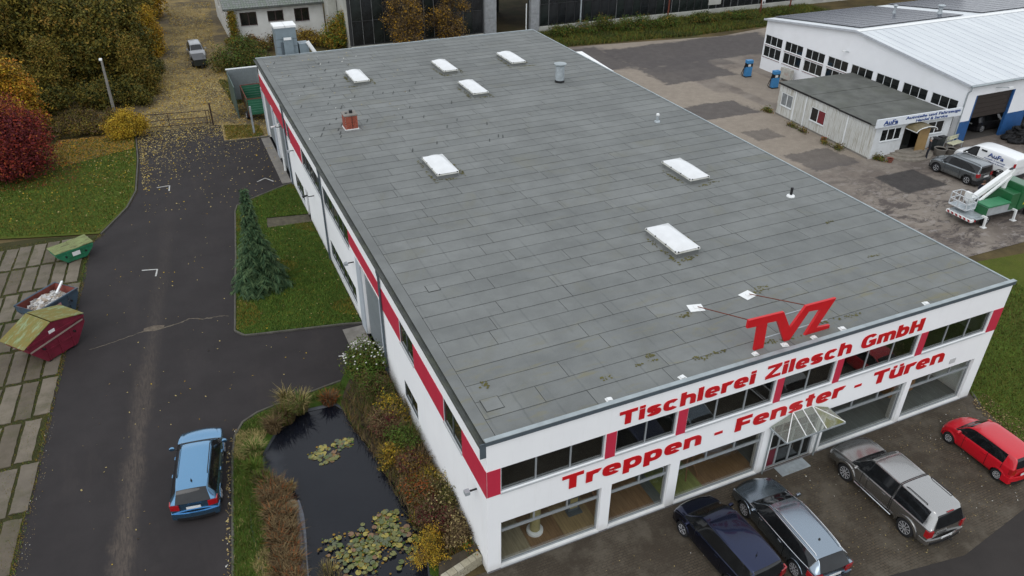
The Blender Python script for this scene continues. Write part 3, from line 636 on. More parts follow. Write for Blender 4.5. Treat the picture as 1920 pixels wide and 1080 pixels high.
def yard_mat():
    t = NT('worn_yard'); v = t.pos(); c = t.mix(t.step(t.noise(v, .22, 8, .68), .36, .64), (.125,.103,.088), (.215,.185,.155))
    s = t.sep(v); south = t.math('SUBTRACT', 1.0, t.step(s[1], 15, 27))
    brk = t.step(t.noise(t.map(v, (1,1.6,1)), .55, 9, .78, 1.2), .47, .58); c = t.mix(t.math('MULTIPLY', south, brk), c, (.072,.060,.055))
    c = t.mix(t.math('MULTIPLY', t.step(t.noise(t.map(v, (1,1.4,1), loc=(5,5,0)), 1.1, 8, .75), .52, .62), t.math('ADD', t.math('MULTIPLY', south, .6), .15)), c, (.25,.222,.20))
    c = t.mix(t.math('MULTIPLY', t.step(t.noise(v, 9, 6, .75), .5, .75), .35), c, (.062,.052,.045))
    # worn surfacing: pale concrete fields and asphalt repairs with ragged edges, at their measured places
    wob = t.math('ADD', t.math('MULTIPLY', t.math('SUBTRACT', t.noise(t.map(v, loc=(3,1,0)), .32, 9, .72, .6), .5), 1.5), t.math('MULTIPLY', t.math('SUBTRACT', t.noise(v, 2.6, 5, .75), .5), .35))
    tex = t.step(t.noise(v, 1.3, 7, .7), .25, .8); fine = t.step(t.noise(v, 14, 4, .7), .4, .75)
    def field(c, cx, cy, rx, ry, c1, c2, amt, k=1.0):
        dx = t.math('DIVIDE', t.math('ABSOLUTE', t.math('SUBTRACT', s[0], cx)), rx); dy = t.math('DIVIDE', t.math('ABSOLUTE', t.math('SUBTRACT', s[1], cy)), ry)
        d = t.math('ADD', t.math('MAXIMUM', dx, dy), t.math('MULTIPLY', wob, k)); m = t.math('SUBTRACT', 1.0, t.step(d, .90, 1.04))
        return t.mix(t.math('MULTIPLY', m, amt), c, t.mix(fine, t.mix(tex, c1, c2), tuple(x*.82 for x in c1)))
    PC1, PC2, AS1, AS2 = (.22,.185,.148), (.31,.265,.215), (.066,.058,.056), (.100,.090,.086)
    c = field(c, 37.6, 46.5, 4.4, 6.2, PC1, PC2, .9, .35); c = field(c, 39.6, 33.5, 4.0, 9.5, PC1, PC2, .9, .3); c = field(c, 46, 61, 6, 1.6, PC1, PC2, .85, .5); c = field(c, 62, 61, 5, 3.5, PC1, PC2, .8, .4); c = field(c, 47.2, 43, 2.6, 5.5, PC1, PC2, .7, .5)
    for (cx, cy, rx, ry, amt, k) in ((50,56,11.5,4.2,.92,.35),(36.5,57.5,2.6,4.5,.85,.4),(43.2,49.2,4.6,3.0,.85,.5),(38.9,38.0,3.2,1.9,.85,.6),(38.4,31.4,1.5,1.2,.6,.9),(39.2,25.2,2.3,1.8,.7,.8),(45,52,5,2.2,.5,.8)): c = field(c, cx, cy, rx, ry, AS1, AS2, amt, k)
    c = field(c, 42.2, 19.3, 2.0, 1.6, (.034,.031,.030), (.062,.056,.054), .92, .4)
    t.bump(t.noise(v, 7, 6, .7), .5, .03); return t.out(c, .9, spec=.25)
def lawn_mat(name, g1, g2, g3):
    t = NT(name); v = t.pos(); c = t.mix(t.step(t.noise(v, .5, 7, .7), .35, .65), g1, g2); c = t.mix(t.math('MULTIPLY', t.step(t.noise(t.map(v, loc=(9,1,0)), .3, 6, .7), .48, .7), .6), c, g3)
    c = t.mix(t.math('MULTIPLY', t.step(t.noise(v, 24, 3, .8), .45, .7), .5), c, tuple(x*.5 for x in g1)); t.bump(t.noise(v, 25, 4, .7), .8, .05); return t.out(c, .95, spec=.12)
def litter_mat():
    t = NT('leaf_litter'); v = t.pos(); c = t.mix(t.step(t.noise(v, .5, 7, .7), .32, .66), (.115,.090,.055), (.25,.185,.080)); c = t.mix(t.step(t.noise(v, 7, 4, .8), .45, .68), c, (.36,.265,.10))
    s = t.sep(v); c = t.mix(t.math('MULTIPLY', t.step(t.noise(t.map(v, loc=(2,5,0)), .16, 6, .65), .42, .58), .88), c, (.085,.070,.050)); t.bump(t.noise(v, 14, 4), .6, .04); return t.out(c, .95, spec=.15)

G = {}
G['earth'] = ground_mat(); G['road'] = asphalt_mat('road_asphalt', (.0275,.0240,.0242), (-12.75,.118,.62), .95); G['patch'] = asphalt_mat('patch_asphalt', (.082,.072,.069), None, .8); G['street'] = asphalt_mat('street_asphalt', (.031,.027,.025))
G['pav'] = paver_mat(); G['yard'] = yard_mat(); G['lawn'] = lawn_mat('lawn_green', (.036,.070,.010), (.053,.092,.013), (.066,.085,.018)); G['lawn2'] = lawn_mat('lawn_autumn', (.060,.080,.011), (.085,.102,.016), (.100,.090,.024))
G['litter'] = litter_mat(); G['yconc'] = pm('pale_concrete_field', (.295,.252,.205), .9, var=.2, scale=.7, bump=.3, dirt=(.13,.11,.09), dirt_amt=.6, world=True)
def zsheet(name, pts, z, m):
    o = MB().sheet(pts, z).build(name, m, fix=False); return struct(o)
def P2(px, py): p = at(px, py); return (p.x, p.y)

# ------------------------------------------------------------------ ground sheet with the pond cut out of it
POND = [P2(*p) for p in ((494,880),(496,846),(522,802),(560,772),(628,756),(668,780),(705,845),(745,915),(775,960),(800,1010),(806,1080),(812,1190),(590,1190),(574,1080),(569,1000),(556,945),(522,908))]
import bmesh
bm = bmesh.new(); S = 420
out = [bm.verts.new(p) for p in ((-S,-S,-.03),(S,-S,-.03),(S,S,-.03),(-S,S,-.03))]; inn = [bm.verts.new((p[0],p[1],-.03)) for p in POND]
ed = [bm.edges.new((l[i], l[(i+1)%len(l)])) for l in (out, inn) for i in range(len(l))]
bmesh.ops.triangle_fill(bm, use_beauty=True, edges=ed)
def inpoly(x, y, poly):
    c = False; n = len(poly)
    for i in range(n):
        x1, y1 = poly[i]; x2, y2 = poly[(i+1)%n]
        if (y1 > y) != (y2 > y) and x < (x2-x1)*(y-y1)/(y2-y1)+x1: c = not c
    return c
for f in [f for f in bm.faces if inpoly(*f.calc_center_median()[:2], POND)]: bm.faces.remove(f)
bmesh.ops.recalc_face_normals(bm, faces=bm.faces)
if sum(f.normal.z for f in bm.faces) < 0: bmesh.ops.reverse_faces(bm, faces=bm.faces)
me = bpy.data.meshes.new('ground'); bm.to_mesh(me); bm.free(); me.materials.append(G['earth']); struct(link('ground', me))
# pond: liner basin, water
def scaled(poly, k):
    cx = sum(p[0] for p in poly)/len(poly); cy = sum(p[1] for p in poly)/len(poly); return [(cx+(p[0]-cx)*k, cy+(p[1]-cy)*k) for p in poly]
lm = MB(); rings = [([ (p[0],p[1]) for p in scaled(POND, k)], z) for k, z in ((1.025,.052),(1.0,.045),(.975,-.1),(.88,-.35),(.6,-.9))]
for r, z in rings: lm.v += [(p[0],p[1],z) for p in r]
n = len(POND)
for k in range(len(rings)-1):
    for i in range(n): lm.f.append((k*n+i, k*n+(i+1)%n, (k+1)*n+(i+1)%n, (k+1)*n+i)); lm.m.append(0)
lm.f.append(tuple((len(rings)-1)*n+i for i in range(n))); lm.m.append(0)
struct(lm.build('pond_liner', pm('pond_foil', (.045,.050,.058), .5, var=.3, scale=2, bump=.2), None, True))
t = NT('pond_water'); v = t.pos(); t.bump(t.noise(v, 3.5, 3), .035, .02); t.b.inputs['Transmission Weight'].default_value = 0
sx_ = t.sep(v)[0]; shal = t.math('SUBTRACT', 1.0, t.step(t.math('ADD', sx_, t.math('MULTIPLY', t.noise(v, .9, 4), 1.6)), -5.6, -4.7)); wm = t.out(t.mix(t.math('MULTIPLY', shal, .8), t.mix(t.step(t.noise(v, .4, 4), .3, .7), (.005,.006,.010), (.008,.009,.013)), (.024,.027,.034)), .02, spec=.27)
zsheet('pond_water', scaled(POND, .985), -.05, wm)
zsheet('sedge_bank', [P2(*q) for q in ((468,932),(490,893),(520,906),(556,944),(570,1000),(576,1080),(584,1150),(500,1150),(487,1060),(472,1000))], .0, pm('bank_peat', (.035,.026,.016), .95, var=.3, bump=.5, world=True))
foil = pm('foil_fold', (.115,.125,.145), .45, var=.3, scale=3, bump=.3, world=True)
for pa, pb_, z_ in ((((556,940),(548,965),(546,1000),(547,1040),(550,1080),(555,1130)),((562,938),(570,965),(574,1000),(576,1040),(579,1080),(584,1130)),.05),(((470,925),(465,950),(467,990),(474,1030),(486,1068),(493,1120)),((477,925),(473,950),(477,990),(486,1030),(497,1068),(505,1120)),.09)):
    m = MB()
    for a_, b_ in zip(pa, pb_):
        A_, B_ = P2(*a_), P2(*b_)
        for t_, h_ in ((0,-.02),(.25,.55),(.5,1.0),(.75,.6),(1,-.6)): m.v.append((A_[0]+(B_[0]-A_[0])*t_, A_[1]+(B_[1]-A_[1])*t_, z_*h_+rnd.uniform(-.012,.012)))
    for i in range(len(pa)-1):
        for j in range(4): m.f.append((i*5+j,i*5+j+1,(i+1)*5+j+1,(i+1)*5+j)); m.m.append(0)
    struct(m.build('pond_liner', foil, None, True))

# ------------------------------------------------------------------ roads, yards, lawns
roadL = lambda y: -16.23+.082*y if y < 33 else -13.5
RO = [(-17.2,-14),(-16.4,0),(-15.67,6.82),(-14.71,18.23),(-13.75,28.5),(-13.45,32.7),(-12.6,34.2),(-11.1,37.4),(-10.45,40),(-10.12,46.2),(-10.1,53.2),(-3.2,52.0),(-3.6,47.6),(-.2,47.3),(0.3,47.3),(0.3,13.9),(-1.75,13.85),(-2.3,12.8),(-5.1,12.38),(-6.2,12.12),(-6.9,11.72),(-7.3,11.0),(-7.55,9.95),(-8.72,.2),(-8.9,-14)]
zsheet('access_road', RO, 0.0, G['road'])
zsheet('parking_lot', [(-1.2,.1),(24.9,.1),(24.3,-3.2),(20.9,-5.75),(16.5,-6.42),(10.5,-5.55),(4,-7.2),(-4,-9.5),(-4.5,-2.5)], .004, G['pav'])
zsheet('street', [(-8.9,-20),(-8.9,-4),(-4,-5),(10.5,-4),(16.5,-5),(21,-4.9),(23.5,-4.5),(40,-8.6),(40,-30),(-8.9,-30)], .002, G['street'])
zsheet('rear_yard', [(24.5,-1.5),(26.5,6),(30.5,9.5),(75,9),(110,20),(110,61.0),(64,61.5),(56,60.2),(38.2,62.6),(24,64),(24.5,48),(24.5,10)], -.004, G['yard'])
# lawns
LAWN_A = [(-60,32),(-24,36.6),(-18.66,35.7),(-16.8,35.1),(-12.9,34.0),(-11.3,37.3),(-10.65,40),(-10.32,46.2),(-10.3,52.2),(-14,52.6),(-22,52),(-60,50)]
LAWN_B = [(-6.28,19.3),(-5.9,18.75),(-5.3,18.6),(-1.1,17.75),(-.05,17.45),(-.02,30.25),(-2.9,30.5),(-2.7,32.0),(-.02,31.5),(-.02,36.9),(-.6,36.75),(-3.2,35.3),(-4.2,34.7),(-4.45,33.8),(-5.2,27.6)]
LAWN_C = [(-8.72,.2),(-7.55,9.95),(-7.3,11.0),(-6.9,11.75),(-6.2,12.15),(-5.1,12.4),(-2.3,12.85),(-1.7,13.9),(-.02,14.0),(-.02,.6),(-3,.2)]
LAWN_D = [(24.9,.3),(24.55,-.6),(24.15,-2.2),(23.7,-4.2),(21,-5.6),(40,-8.5),(60,-6),(60,6),(30.6,9.4),(26.7,5.8),(24.6,3.0)]
def lawn(name, poly, z, m, hole=None):
    bm = bmesh.new(); loops = [poly]+([hole] if hole else [])
    ed = []
    for l in loops:
        vs = [bm.verts.new((p[0],p[1],z)) for p in l]; ed += [bm.edges.new((vs[i], vs[(i+1)%len(vs)])) for i in range(len(vs))]
    bmesh.ops.triangle_fill(bm, use_beauty=True, edges=ed)
    for f in list(bm.faces):
        c = f.calc_center_median()
        if not inpoly(c.x, c.y, poly) or (hole and inpoly(c.x, c.y, hole)): bm.faces.remove(f)
    for f in bm.faces:
        if f.normal.z < 0: f.normal_flip()
    me = bpy.data.meshes.new(name); bm.to_mesh(me); bm.free(); me.materials.append(m); return struct(link(name, me))
lawn('lawn', LAWN_A, .05, G['lawn2']); lawn('lawn', LAWN_B, .06, G['lawn']); 
PC = [p for p in scaled(POND, 1.005) if p[1] > .25]
pc2 = [(-5.9,.2)]  # the pond runs on below the picture: the lawn round it is built as two strips
lawn('lawn', [(-8.72,-1),(-7.55,9.95),(-7.3,11.0),(-6.9,11.75),(-6.2,12.15),(-5.1,12.4),(-2.3,12.85),(-1.7,13.9),(-.02,14.0)]+[(-.02,.5),(-1.6,.45)]+[p for p in reversed([P2(*q) for q in ((470,930),(490,895),(494,850),(522,802),(560,772),(628,756),(668,780),(705,845),(745,915),(775,960),(800,1010),(806,1080))])]+[P2(*q) for q in ((473,1000),(488,1060),(497,1130))], .06, G['lawn'])
lawn('lawn', LAWN_D, .03, G['lawn2'])
zsheet('leaf_covered_track', [(-10.2,52.6),(-3.4,51.9),(-3.6,47.8),(-.05,47.5),(2.5,48.2),(6,49),(7,62),(1.5,80),(1.8,104),(6,125),(-30,125),(-30,57),(-14,57)], .003, G['litter'])

# ------------------------------------------------------------------ kerbs: single stones
kme = {}
def kerb(path, label=None, h=.10, z=0.0, w=.10, L=1.0):
    k = bpy.data.objects.new('kerb', None); COL.objects.link(k); struct(k); k.location = (path[0][0],path[0][1],z)
    for a, b in zip(path[:-1], path[1:]):
        d = math.hypot(b[0]-a[0], b[1]-a[1]); n = max(1, round(d/L)); l = d/n; th = math.atan2(b[1]-a[1], b[0]-a[0])
        key = (round(l,2), h)
        if key not in kme:
            m = MB(); m.ext([(0.006,-w/2,-.15),(0.006,w/2,-.15),(0.006,w/2,h-.015),(0.006,w/2-.02,h),(0.006,-w/2+.02,h),(0.006,-w/2,h-.015)], (l-.012,0,0)); kme[key] = m.mesh('kerb_stone'); kme[key].materials.append(M['kerb'])
        for i in range(n):
            inst('kerb_stone', kme[key], k, (a[0]+(b[0]-a[0])*i/n-path[0][0], a[1]+(b[1]-a[1])*i/n-path[0][1], rnd.uniform(-.008,.008)), (0,0,th+rnd.uniform(-.008,.008)))
    return k
kerb([(-6.35,27.5-8.2),(-5.25,27.6),(-4.5,33.8),(-4.25,34.75),(-3.25,35.4),(-.65,36.85),(-.05,37.0)])
kerb([(-6.35,19.3),(-5.95,18.68),(-5.3,18.52),(-1.1,17.66),(-.05,17.36)])
kerb([(-8.8,.2),(-7.62,9.95),(-7.38,11.05),(-6.95,11.82),(-6.22,12.24),(-5.1,12.5),(-2.25,12.95)])
kerb([(-12.8,33.9),(-11.2,37.35),(-10.55,40.0),(-10.22,46.2),(-10.2,52.4)])
kerb([(-3.6,47.5),(-.1,47.25)])
kerb([(24.95,.1),(24.5,-.7)], h=.06)
# door apron slabs of concrete
ap = MB().box(-1.15,-.07,13.0,17.2,-.1,.012).build('concrete_apron', M['concrete']); struct(ap)
ap = MB().box(-.75,-.07,37.3,47.9,-.1,.012).build('concrete_apron', M['concrete']); struct(ap)
zsheet('garden_path', [(-2.85,30.55),(-.03,30.3),(-.03,31.45),(-2.75,31.95)], .045, pm('path_dirt', (.085,.075,.05), .95, var=.3, scale=3, bump=.5, world=True))
# painted corner marks, cracks
wp = pm('road_paint', (.42,.42,.40), .8, var=.3, scale=5, world=True)
def mark(pix):
    m = MB(); pts = [P2(*p) for p in pix]
    for a, b in zip(pts[:-1], pts[1:]):
        d = Vector((b[0]-a[0], b[1]-a[1])); nrm = Vector((-d.y, d.x)).normalized()*.045
        m.sheet([(a[0]-nrm.x,a[1]-nrm.y),(b[0]-nrm.x,b[1]-nrm.y),(b[0]+nrm.x,b[1]+nrm.y),(a[0]+nrm.x,a[1]+nrm.y)], .005+.002*len(m.f))
    return struct(m.build('painted_marking', wp))
for pix in (((266,507),(295,505),(292,518)),((294,352),(318,348),(317,358)),((482,341),(497,334),(513,340)),((635,668),(667,664),(664,647))): mark(pix)
cr = MB(); cp = [(-13.3,20.6),(-11.9,20.9),(-10.58,21.24),(-9.88,21.14),(-8.86,21.29),(-8.52,21.53),(-7.8,21.2),(-7.11,21.14),(-6.3,20.95)]
Q = []
for a, b in zip(cp[:-1], cp[1:]):
    for k in range(6): Q.append((a[0]+(b[0]-a[0])*k/6+rnd.uniform(-.04,.04), a[1]+(b[1]-a[1])*k/6+rnd.uniform(-.05,.05)))
for i, (a, b) in enumerate(zip(Q[:-1], Q[1:])):
    w = .018+.035*abs(math.sin(i*.7))*(1 if 10 < i < 40 else .3); cr.add([(a[0],a[1]-w,.004),(b[0],b[1]-w,.004),(b[0],b[1]+w,.004),(a[0],a[1]+w,.004)], [(0,1,2,3)])
struct(cr.build('road_crack', pm('crack_grit', (.12,.10,.075), .95, var=.3, scale=5, world=True)))
zsheet('crack_grit', [(-10.75,21.2),(-10.2,21.05),(-9.75,21.1),(-9.7,21.4),(-10.2,21.6),(-10.7,21.5)], .0025, pm('grit', (.11,.088,.066), .95, var=.4, scale=4, world=True))

# ------------------------------------------------------------------ concrete slab yard on the left (single slabs, grass in the joints)
zsheet('slab_yard_bed', [(-40,-6),(-16.45,-6),(-15.67,6.82),(-14.71,18.23),(-13.75,28.5),(-13.45,32.7),(-12.95,33.9),(-16.8,35.0),(-40,36.5)], -.004, lawn_mat('joint_grass', (.034,.040,.012), (.050,.046,.020), (.055,.044,.026)))
sy = bpy.data.objects.new('slab_yard', None); COL.objects.link(sy); struct(sy); sy.location = (-15.67,6.82,0)
smats = [pm('slab_concrete_%s' % n, c, .92, var=.16, scale=1.4, bump=.35, dirt=(.070,.064,.034), dirt_amt=.85, world=True) for n, c in (('grey',(.128,.108,.083)),('brown',(.104,.085,.062)),('pale',(.152,.128,.097)))]
slm = []
for m in smats:
    for k in range(3):
        b = MB(); n = 5; top = []
        x0, x1, y0, y1 = .05, .72, .08, 2.90
        pts = []
        for i in range(n+1): pts.append((x0+(x1-x0)*i/n, y0+rnd.uniform(0,.05)))
        for i in range(1,10): pts.append((x1-rnd.uniform(0,.035), y0+(y1-y0)*i/10))
        for i in range(n+1): pts.append((x1-(x1-x0)*i/n, y1-rnd.uniform(0,.05)))
        for i in range(1,10): pts.append((x0+rnd.uniform(0,.035), y1-(y1-y0)*i/10))
        b.prism(pts, -.06, .03); me = b.mesh('concrete_slab'); me.materials.append(m); slm.append(me)
th = -.08
for r in range(-4, 9):
    for cc in range(1, 12):
        y = 12.95-6.82 + (r-2)*3.04; 
        xr = .0+.082*(y+1.5)-.12 - cc*.775 + .18*math.sin(r*2.3)
        if xr > .082*(y)-.45: continue
        if y+6.82+1.5 > 33.2: continue
        inst('concrete_slab', slm[rnd.choice([0,1,2,0,1,2,3,4,5,6,7,8])], sy, (xr, y+rnd.uniform(-.03,.03)-.02*cc, rnd.uniform(-.012,.012)), (rnd.uniform(-.006,.006),rnd.uniform(-.012,.012),th+rnd.uniform(-.012,.012)))
# ------------------------------------------------------------------ vehicles: lofted bodies with glass, doors, wheels, lamps
def mono(P, sub):
    """monotone cubic interpolation of a list of 3-vectors (numpy), sub steps per span"""
    P = np.asarray(P, float); n = len(P); D = np.diff(P, axis=0); T = np.zeros_like(P)
    for i in range(1, n-1):
        a, b = D[i-1], D[i]; T[i] = np.where(a*b > 0, 2*a*b/(a+b+1e-12*np.sign(a+b)+1e-15), 0)
    T[0] = D[0]; T[-1] = D[-1]; out = []
    for i in range(n-1):
        for k in range(sub):
            t = k/sub; out.append((2*t**3-3*t**2+1)*P[i]+(t**3-2*t**2+t)*T[i]+(-2*t**3+3*t**2)*P[i+1]+(t**3-t**2)*T[i+1])
    out.append(P[-1]); return np.array(out)

def paint(name, c, metal=.35, rough=.32):
    return pm(name, c, rough, metal, var=.008, scale=.4, spec=.5, coat=.5)
GL = pm('car_glass', (.010,.011,.012), .05, var=.3, spec=.5)
wheel_cache = {}
def wheel_meshes(r, w, spokes, rimr):
    key = (r, w, spokes, rimr)
    if key in wheel_cache: return wheel_cache[key]
    t = MB().lathe([(rimr,-w/2+.02),(r*.93,-w/2),(r*.99,-w/2+.03),(r,-w/2+.06),(r,w/2-.06),(r*.99,w/2-.03),(r*.93,w/2),(rimr,w/2-.02)], 24, axis='y'); tm = t.mesh('tyre'); tm.materials.append(M['rubber']); tm.shade_smooth()
    m = MB(); m.lathe([(rimr,w/2-.025),(rimr-.02,w/2-.015),(rimr-.035,w/2-.03),(rimr-.04,w/2-.09)], 24, axis='y')
    m.lathe([(.001,w/2-.03),(.05,w/2-.03),(.06,w/2-.06)], 12, axis='y')
    for k in range(spokes):
        a = 2*PI*k/spokes; m.bar((.04*math.cos(a), w/2-.040, .04*math.sin(a)), ((rimr-.02)*math.cos(a), w/2-.035, (rimr-.02)*math.sin(a)), .085 if spokes < 8 else .058, .03)
    rm = m.mesh('rim'); rm.materials.append(M['rim'])
    b = MB().lathe([(.001,w/2-.10),(rimr,w/2-.10)], 20, axis='y'); bmh = b.mesh('brake'); bmh.materials.append(M['gutter'])
    wheel_cache[key] = (tm, rm, bmh); return wheel_cache[key]
def add_wheels(root, xs, half, r, w=.21, spokes=5, rimr=None):
    rimr = rimr or r*.66; tm, rm, bk = wheel_meshes(r, w, spokes, rimr)
    for x in xs:
        for sgn in (1,-1):
            o = inst('wheel', bk, root, (x, sgn*(half-w/2), r), (0, rnd.uniform(0,1), 0) if sgn > 0 else (0, rnd.uniform(0,1), PI))
            inst('tyre', tm, o); inst('rim', rm, o)

def ribbon(xe, hw, k, y0, y1, z0, z1, sgn, off, wrap=0., th=.03):
    """strip that follows the rounded end of the body from y0 to y1 (signed), front sgn=+1, rear -1; wrap = length carried along the side"""
    pts = []
    n = 10
    for i in range(n+1):
        y = y0+(y1-y0)*i/n; pts.append((sgn*(xe+k*(1-(y/hw)**2)-k), y))
    def wr(y): 
        s = 1 if y > 0 else -1; return [(sgn*(xe-k-wrap*t), s*(hw+.012*t)) for t in (.25,.6,1)]
    if wrap and abs(y1) >= hw*.97: pts = pts+wr(y1)
    if wrap and abs(y0) >= hw*.97: pts = wr(y0)[::-1]+pts
    m = MB(); N = len(pts); nr = []
    for i, p in enumerate(pts):
        a, b = pts[max(i-1,0)], pts[min(i+1,N-1)]; t = Vector((b[0]-a[0], b[1]-a[1])).normalized(); q = Vector((t.y,-t.x))
        c = Vector((p[0],p[1])); 
        if q.dot(Vector((sgn*1.5, p[1]*.8))) < 0: q = -q
        nr.append(q)
    for i, p in enumerate(pts):
        o_ = (p[0]+nr[i].x*off, p[1]+nr[i].y*off); i_ = (p[0]-nr[i].x*th, p[1]-nr[i].y*th)
        m.v += [(i_[0],i_[1],z0),(o_[0],o_[1],z0),(o_[0],o_[1],z1),(i_[0],i_[1],z1)]
    for i in range(N-1):
        for j in range(4): m.f.append((i*4+j, i*4+(j+1)%4, (i+1)*4+(j+1)%4, (i+1)*4+j)); m.m.append(0)
    m.f += [(3,2,1,0), tuple((N-1)*4+j for j in range(4))]; m.m += [0,0]
    return m

def car(name, label, cat, loc, heading, pm_, st, hw, wheels, wr, glass_side, group=None, sill=.22, rear_glass=(0,1), wind=None, doors=(), gaps=(), k_end=(.10,.14), lower=None,
        rails=None, trim=None, flare=None, spokes=5, rimr=None, lamps=True, mirrors=None, handles=(), plate=True, bumper=None, wheelw=.21, tail=None, head=None, sub=(5,3), gap_all=()):
    """st: stations from tail to nose (x, half width factor, belt z, roof z, roof half width); the grid between them is split into body, doors and glass"""
    root = thing(name, label, cat, loc, heading, group)
    ctrl = []
    for (x, wf, zb, zr, wro) in st:
        h = hw*wf; zs = sill
        ctrl.append([(x,h*.90,zs),(x,h*.975,zs+.10),(x,h,zs+.52*(zb-zs)),(x,h*.985,zb-.07),(x,h*.95,zb),(x,wro+.035,zr-.075 if zr-zb > .2 else zb+(zr-zb)*.5),(x,wro-.015,zr-.02 if zr-zb > .2 else zb+(zr-zb)*.8),(x,wro*.55,zr+.012),(x,0,zr+.02)])
    C = np.array(ctrl); si, sj = sub
    A = np.stack([mono(C[:,j], si) for j in range(C.shape[1])], 1)         # along the length
    S = np.stack([mono(A[i], sj) for i in range(A.shape[0])], 0)           # around the section
    ni, nj = S.shape[0], S.shape[1]; L0, L1 = st[0][0], st[-1][0]
    # rounded ends in plan
    for i in range(ni):
        x = S[i,0,0]; 
        for end, kk, sg in ((L0,k_end[0],-1),(L1,k_end[1],1)):
            t = max(0, 1-abs(x-end)/.9); 
            S[i,:,0] += sg*kk*t**2*(1-np.clip(np.abs(S[i,:,1])/hw,0,1)**2) - sg*kk*t**2
    cells = {}
    reg = lambda i, j: (i//si, j//sj)
    wx = [(x, wr, wr+.075) for x in wheels]
    def cls(i, j):
        a, b = reg(i, j)
        if b == 4 and any(g0 <= a < g1 for g0, g1 in glass_side): return ('window', [g for g in glass_side if g[0] <= a < g[1]][0])
        if rear_glass and rear_glass[0] <= a < rear_glass[1] and b >= 6: return ('rear_window', 0)
        if wind and wind[0] <= a < wind[1] and b >= 6: return ('windscreen', 0)
        if b in (1,2,3):
            for d in doors:
                if d[0] <= a < d[1]: return ('door', d)
        return ('body', 0)
    mbs = {}
    for sgn in (1,-1):
        for i in range(ni-1):
            for j in range(nj-1):
                q = [S[i,j],S[i+1,j],S[i+1,j+1],S[i,j+1]]; c = sum(q)/4
                if abs(c[1]) > hw*.55 and any(math.hypot(c[0]-x, c[2]-r) < ro for x, r, ro in wx): continue
                kx = cls(i, j); key = kx if kx[0] in ('body','windscreen','rear_window') else (kx[0], kx[1], sgn)
                mb = mbs.setdefault(key, MB()); vs = [(p[0], p[1]*sgn, p[2]) for p in q]
                mb.add(vs, [(0,1,2,3) if sgn > 0 else (3,2,1,0)])
    body = mbs[('body',0)]
    for e in (0, ni-1):
        for j in range(nj-1):
            p, q = S[e,j], S[e,j+1]; body.add([(p[0],p[1],p[2]),(q[0],q[1],q[2]),(q[0],-q[1],q[2]),(p[0],-p[1],p[2])], [(0,1,2,3)])
    def fin(mb, nm, mat, par):
        me = mb.mesh(nm); bm = bmesh.new(); bm.from_mesh(me); bmesh.ops.remove_doubles(bm, verts=bm.verts, dist=.0015)
        bmesh.ops.recalc_face_normals(bm, faces=bm.faces); bm.to_mesh(me); bm.free(); me.materials.append(mat); me.shade_smooth()
        try: me.set_sharp_from_angle(angle=math.radians(38))
        except Exception: pass
        return link(nm, me, par)
    doorobj = {}
    for key, mb in mbs.items():
        if key[0] == 'body': fin(mb, 'body', pm_, root)
        elif key[0] == 'door': doorobj[(key[1], key[2])] = fin(mb, 'door', pm_, root)
        else: fin(mb, key[0], GL, root)
    # dark shell inside: wheel houses, floor
    u = MB(); xa, xb = L0+.12, L1-.15; u.box(xa, xb, -hw*.80, hw*.80, sill-.04, sill+.05)
    for x in wheels: 
        u.box(x-wr-.12, x+wr+.12, -hw*.62, hw*.62, sill, 2*wr+.1)
        for sgn in (1,-1):
            pts = [(x+(wr+.078)*math.cos(PI*k/10), sgn*hw*.62, wr+(wr+.078)*math.sin(PI*k/10)) for k in range(11)]; v0 = len(u.v)
            for p in pts: u.v += [p, (p[0], sgn*(hw*.985), p[2])]
            for k in range(10): u.f.append((v0+2*k, v0+2*k+1, v0+2*k+3, v0+2*k+2)); u.m.append(0)
    u.build('underbody', M['black'], root)
    # wheel arch lips
    for x in wheels:
        for sgn in (1,-1):
            n = 14; R_ = wr+.075; pts = [(x+R_*math.cos(-.15+(PI+.3)*k/n), wr+R_*math.sin(-.15+(PI+.3)*k/n)) for k in range(n+1)]
            m = MB(); fw_ = flare or .035
            for (px, pz) in pts:
                i = int(np.argmin(np.abs(S[:,3,0]-px))); jj = np.argmin(np.abs(S[i,:,2]-pz)+ (np.arange(nj) > 4*sj)*9); yy = S[i,min(jj,4*sj),1]
                dx, dz = (px-x)/R_, (pz-wr)/R_
                m.v += [(px-dx*.02, sgn*(yy-.06), pz-dz*.02),(px-dx*.02, sgn*(yy+.016+(flare or 0)*.35), pz-dz*.02),(px+dx*fw_, sgn*(yy+.012+(flare or 0)*.3), pz+dz*fw_),(px+dx*(fw_+.012), sgn*(yy-.02), pz+dz*(fw_+.012))]
            for k in range(n):
                for j in range(3): m.f.append((k*4+j, k*4+j+1, (k+1)*4+j+1, (k+1)*4+j)); m.m.append(0)
            m.build('wheel_arch', lower if (lower and not flare) else pm_, root, True)
    add_wheels(root, wheels, hw-.012+(flare or 0)*.25, wr, wheelw, spokes, rimr)
    # gaps round doors, bonnet and tailgate
    g = MB()
    def srib(idx, axis, a, b, wdt=.010):
        for sgn in (1,-1):
            for t in range(a, b):
                p, q = (S[idx,t], S[idx,t+1]) if axis == 'i' else (S[t,idx], S[t+1,idx])
                p, q = Vector(p), Vector(q); 
                if abs(p.y) > hw*.55 and any(math.hypot(p.x-x, p.z-r) < ro for x, r, ro in wx): continue
                dd = (q-p)
                if dd.length < 1e-5: continue
                nn = Vector((0, p.y, (p.z-.7)*.8)) if axis == 'i' and p.y > hw*.5 else Vector((0, .25*p.y, 1)); nn = (nn-dd*(nn.dot(dd)/dd.length_squared)).normalized(); s_ = dd.cross(nn).normalized()*wdt; o_ = nn*.004
                g.add([(v.x, v.y*sgn, v.z) for v in (p-s_+o_, q-s_+o_, q+s_+o_, p+s_+o_)], [(0,1,2,3)])
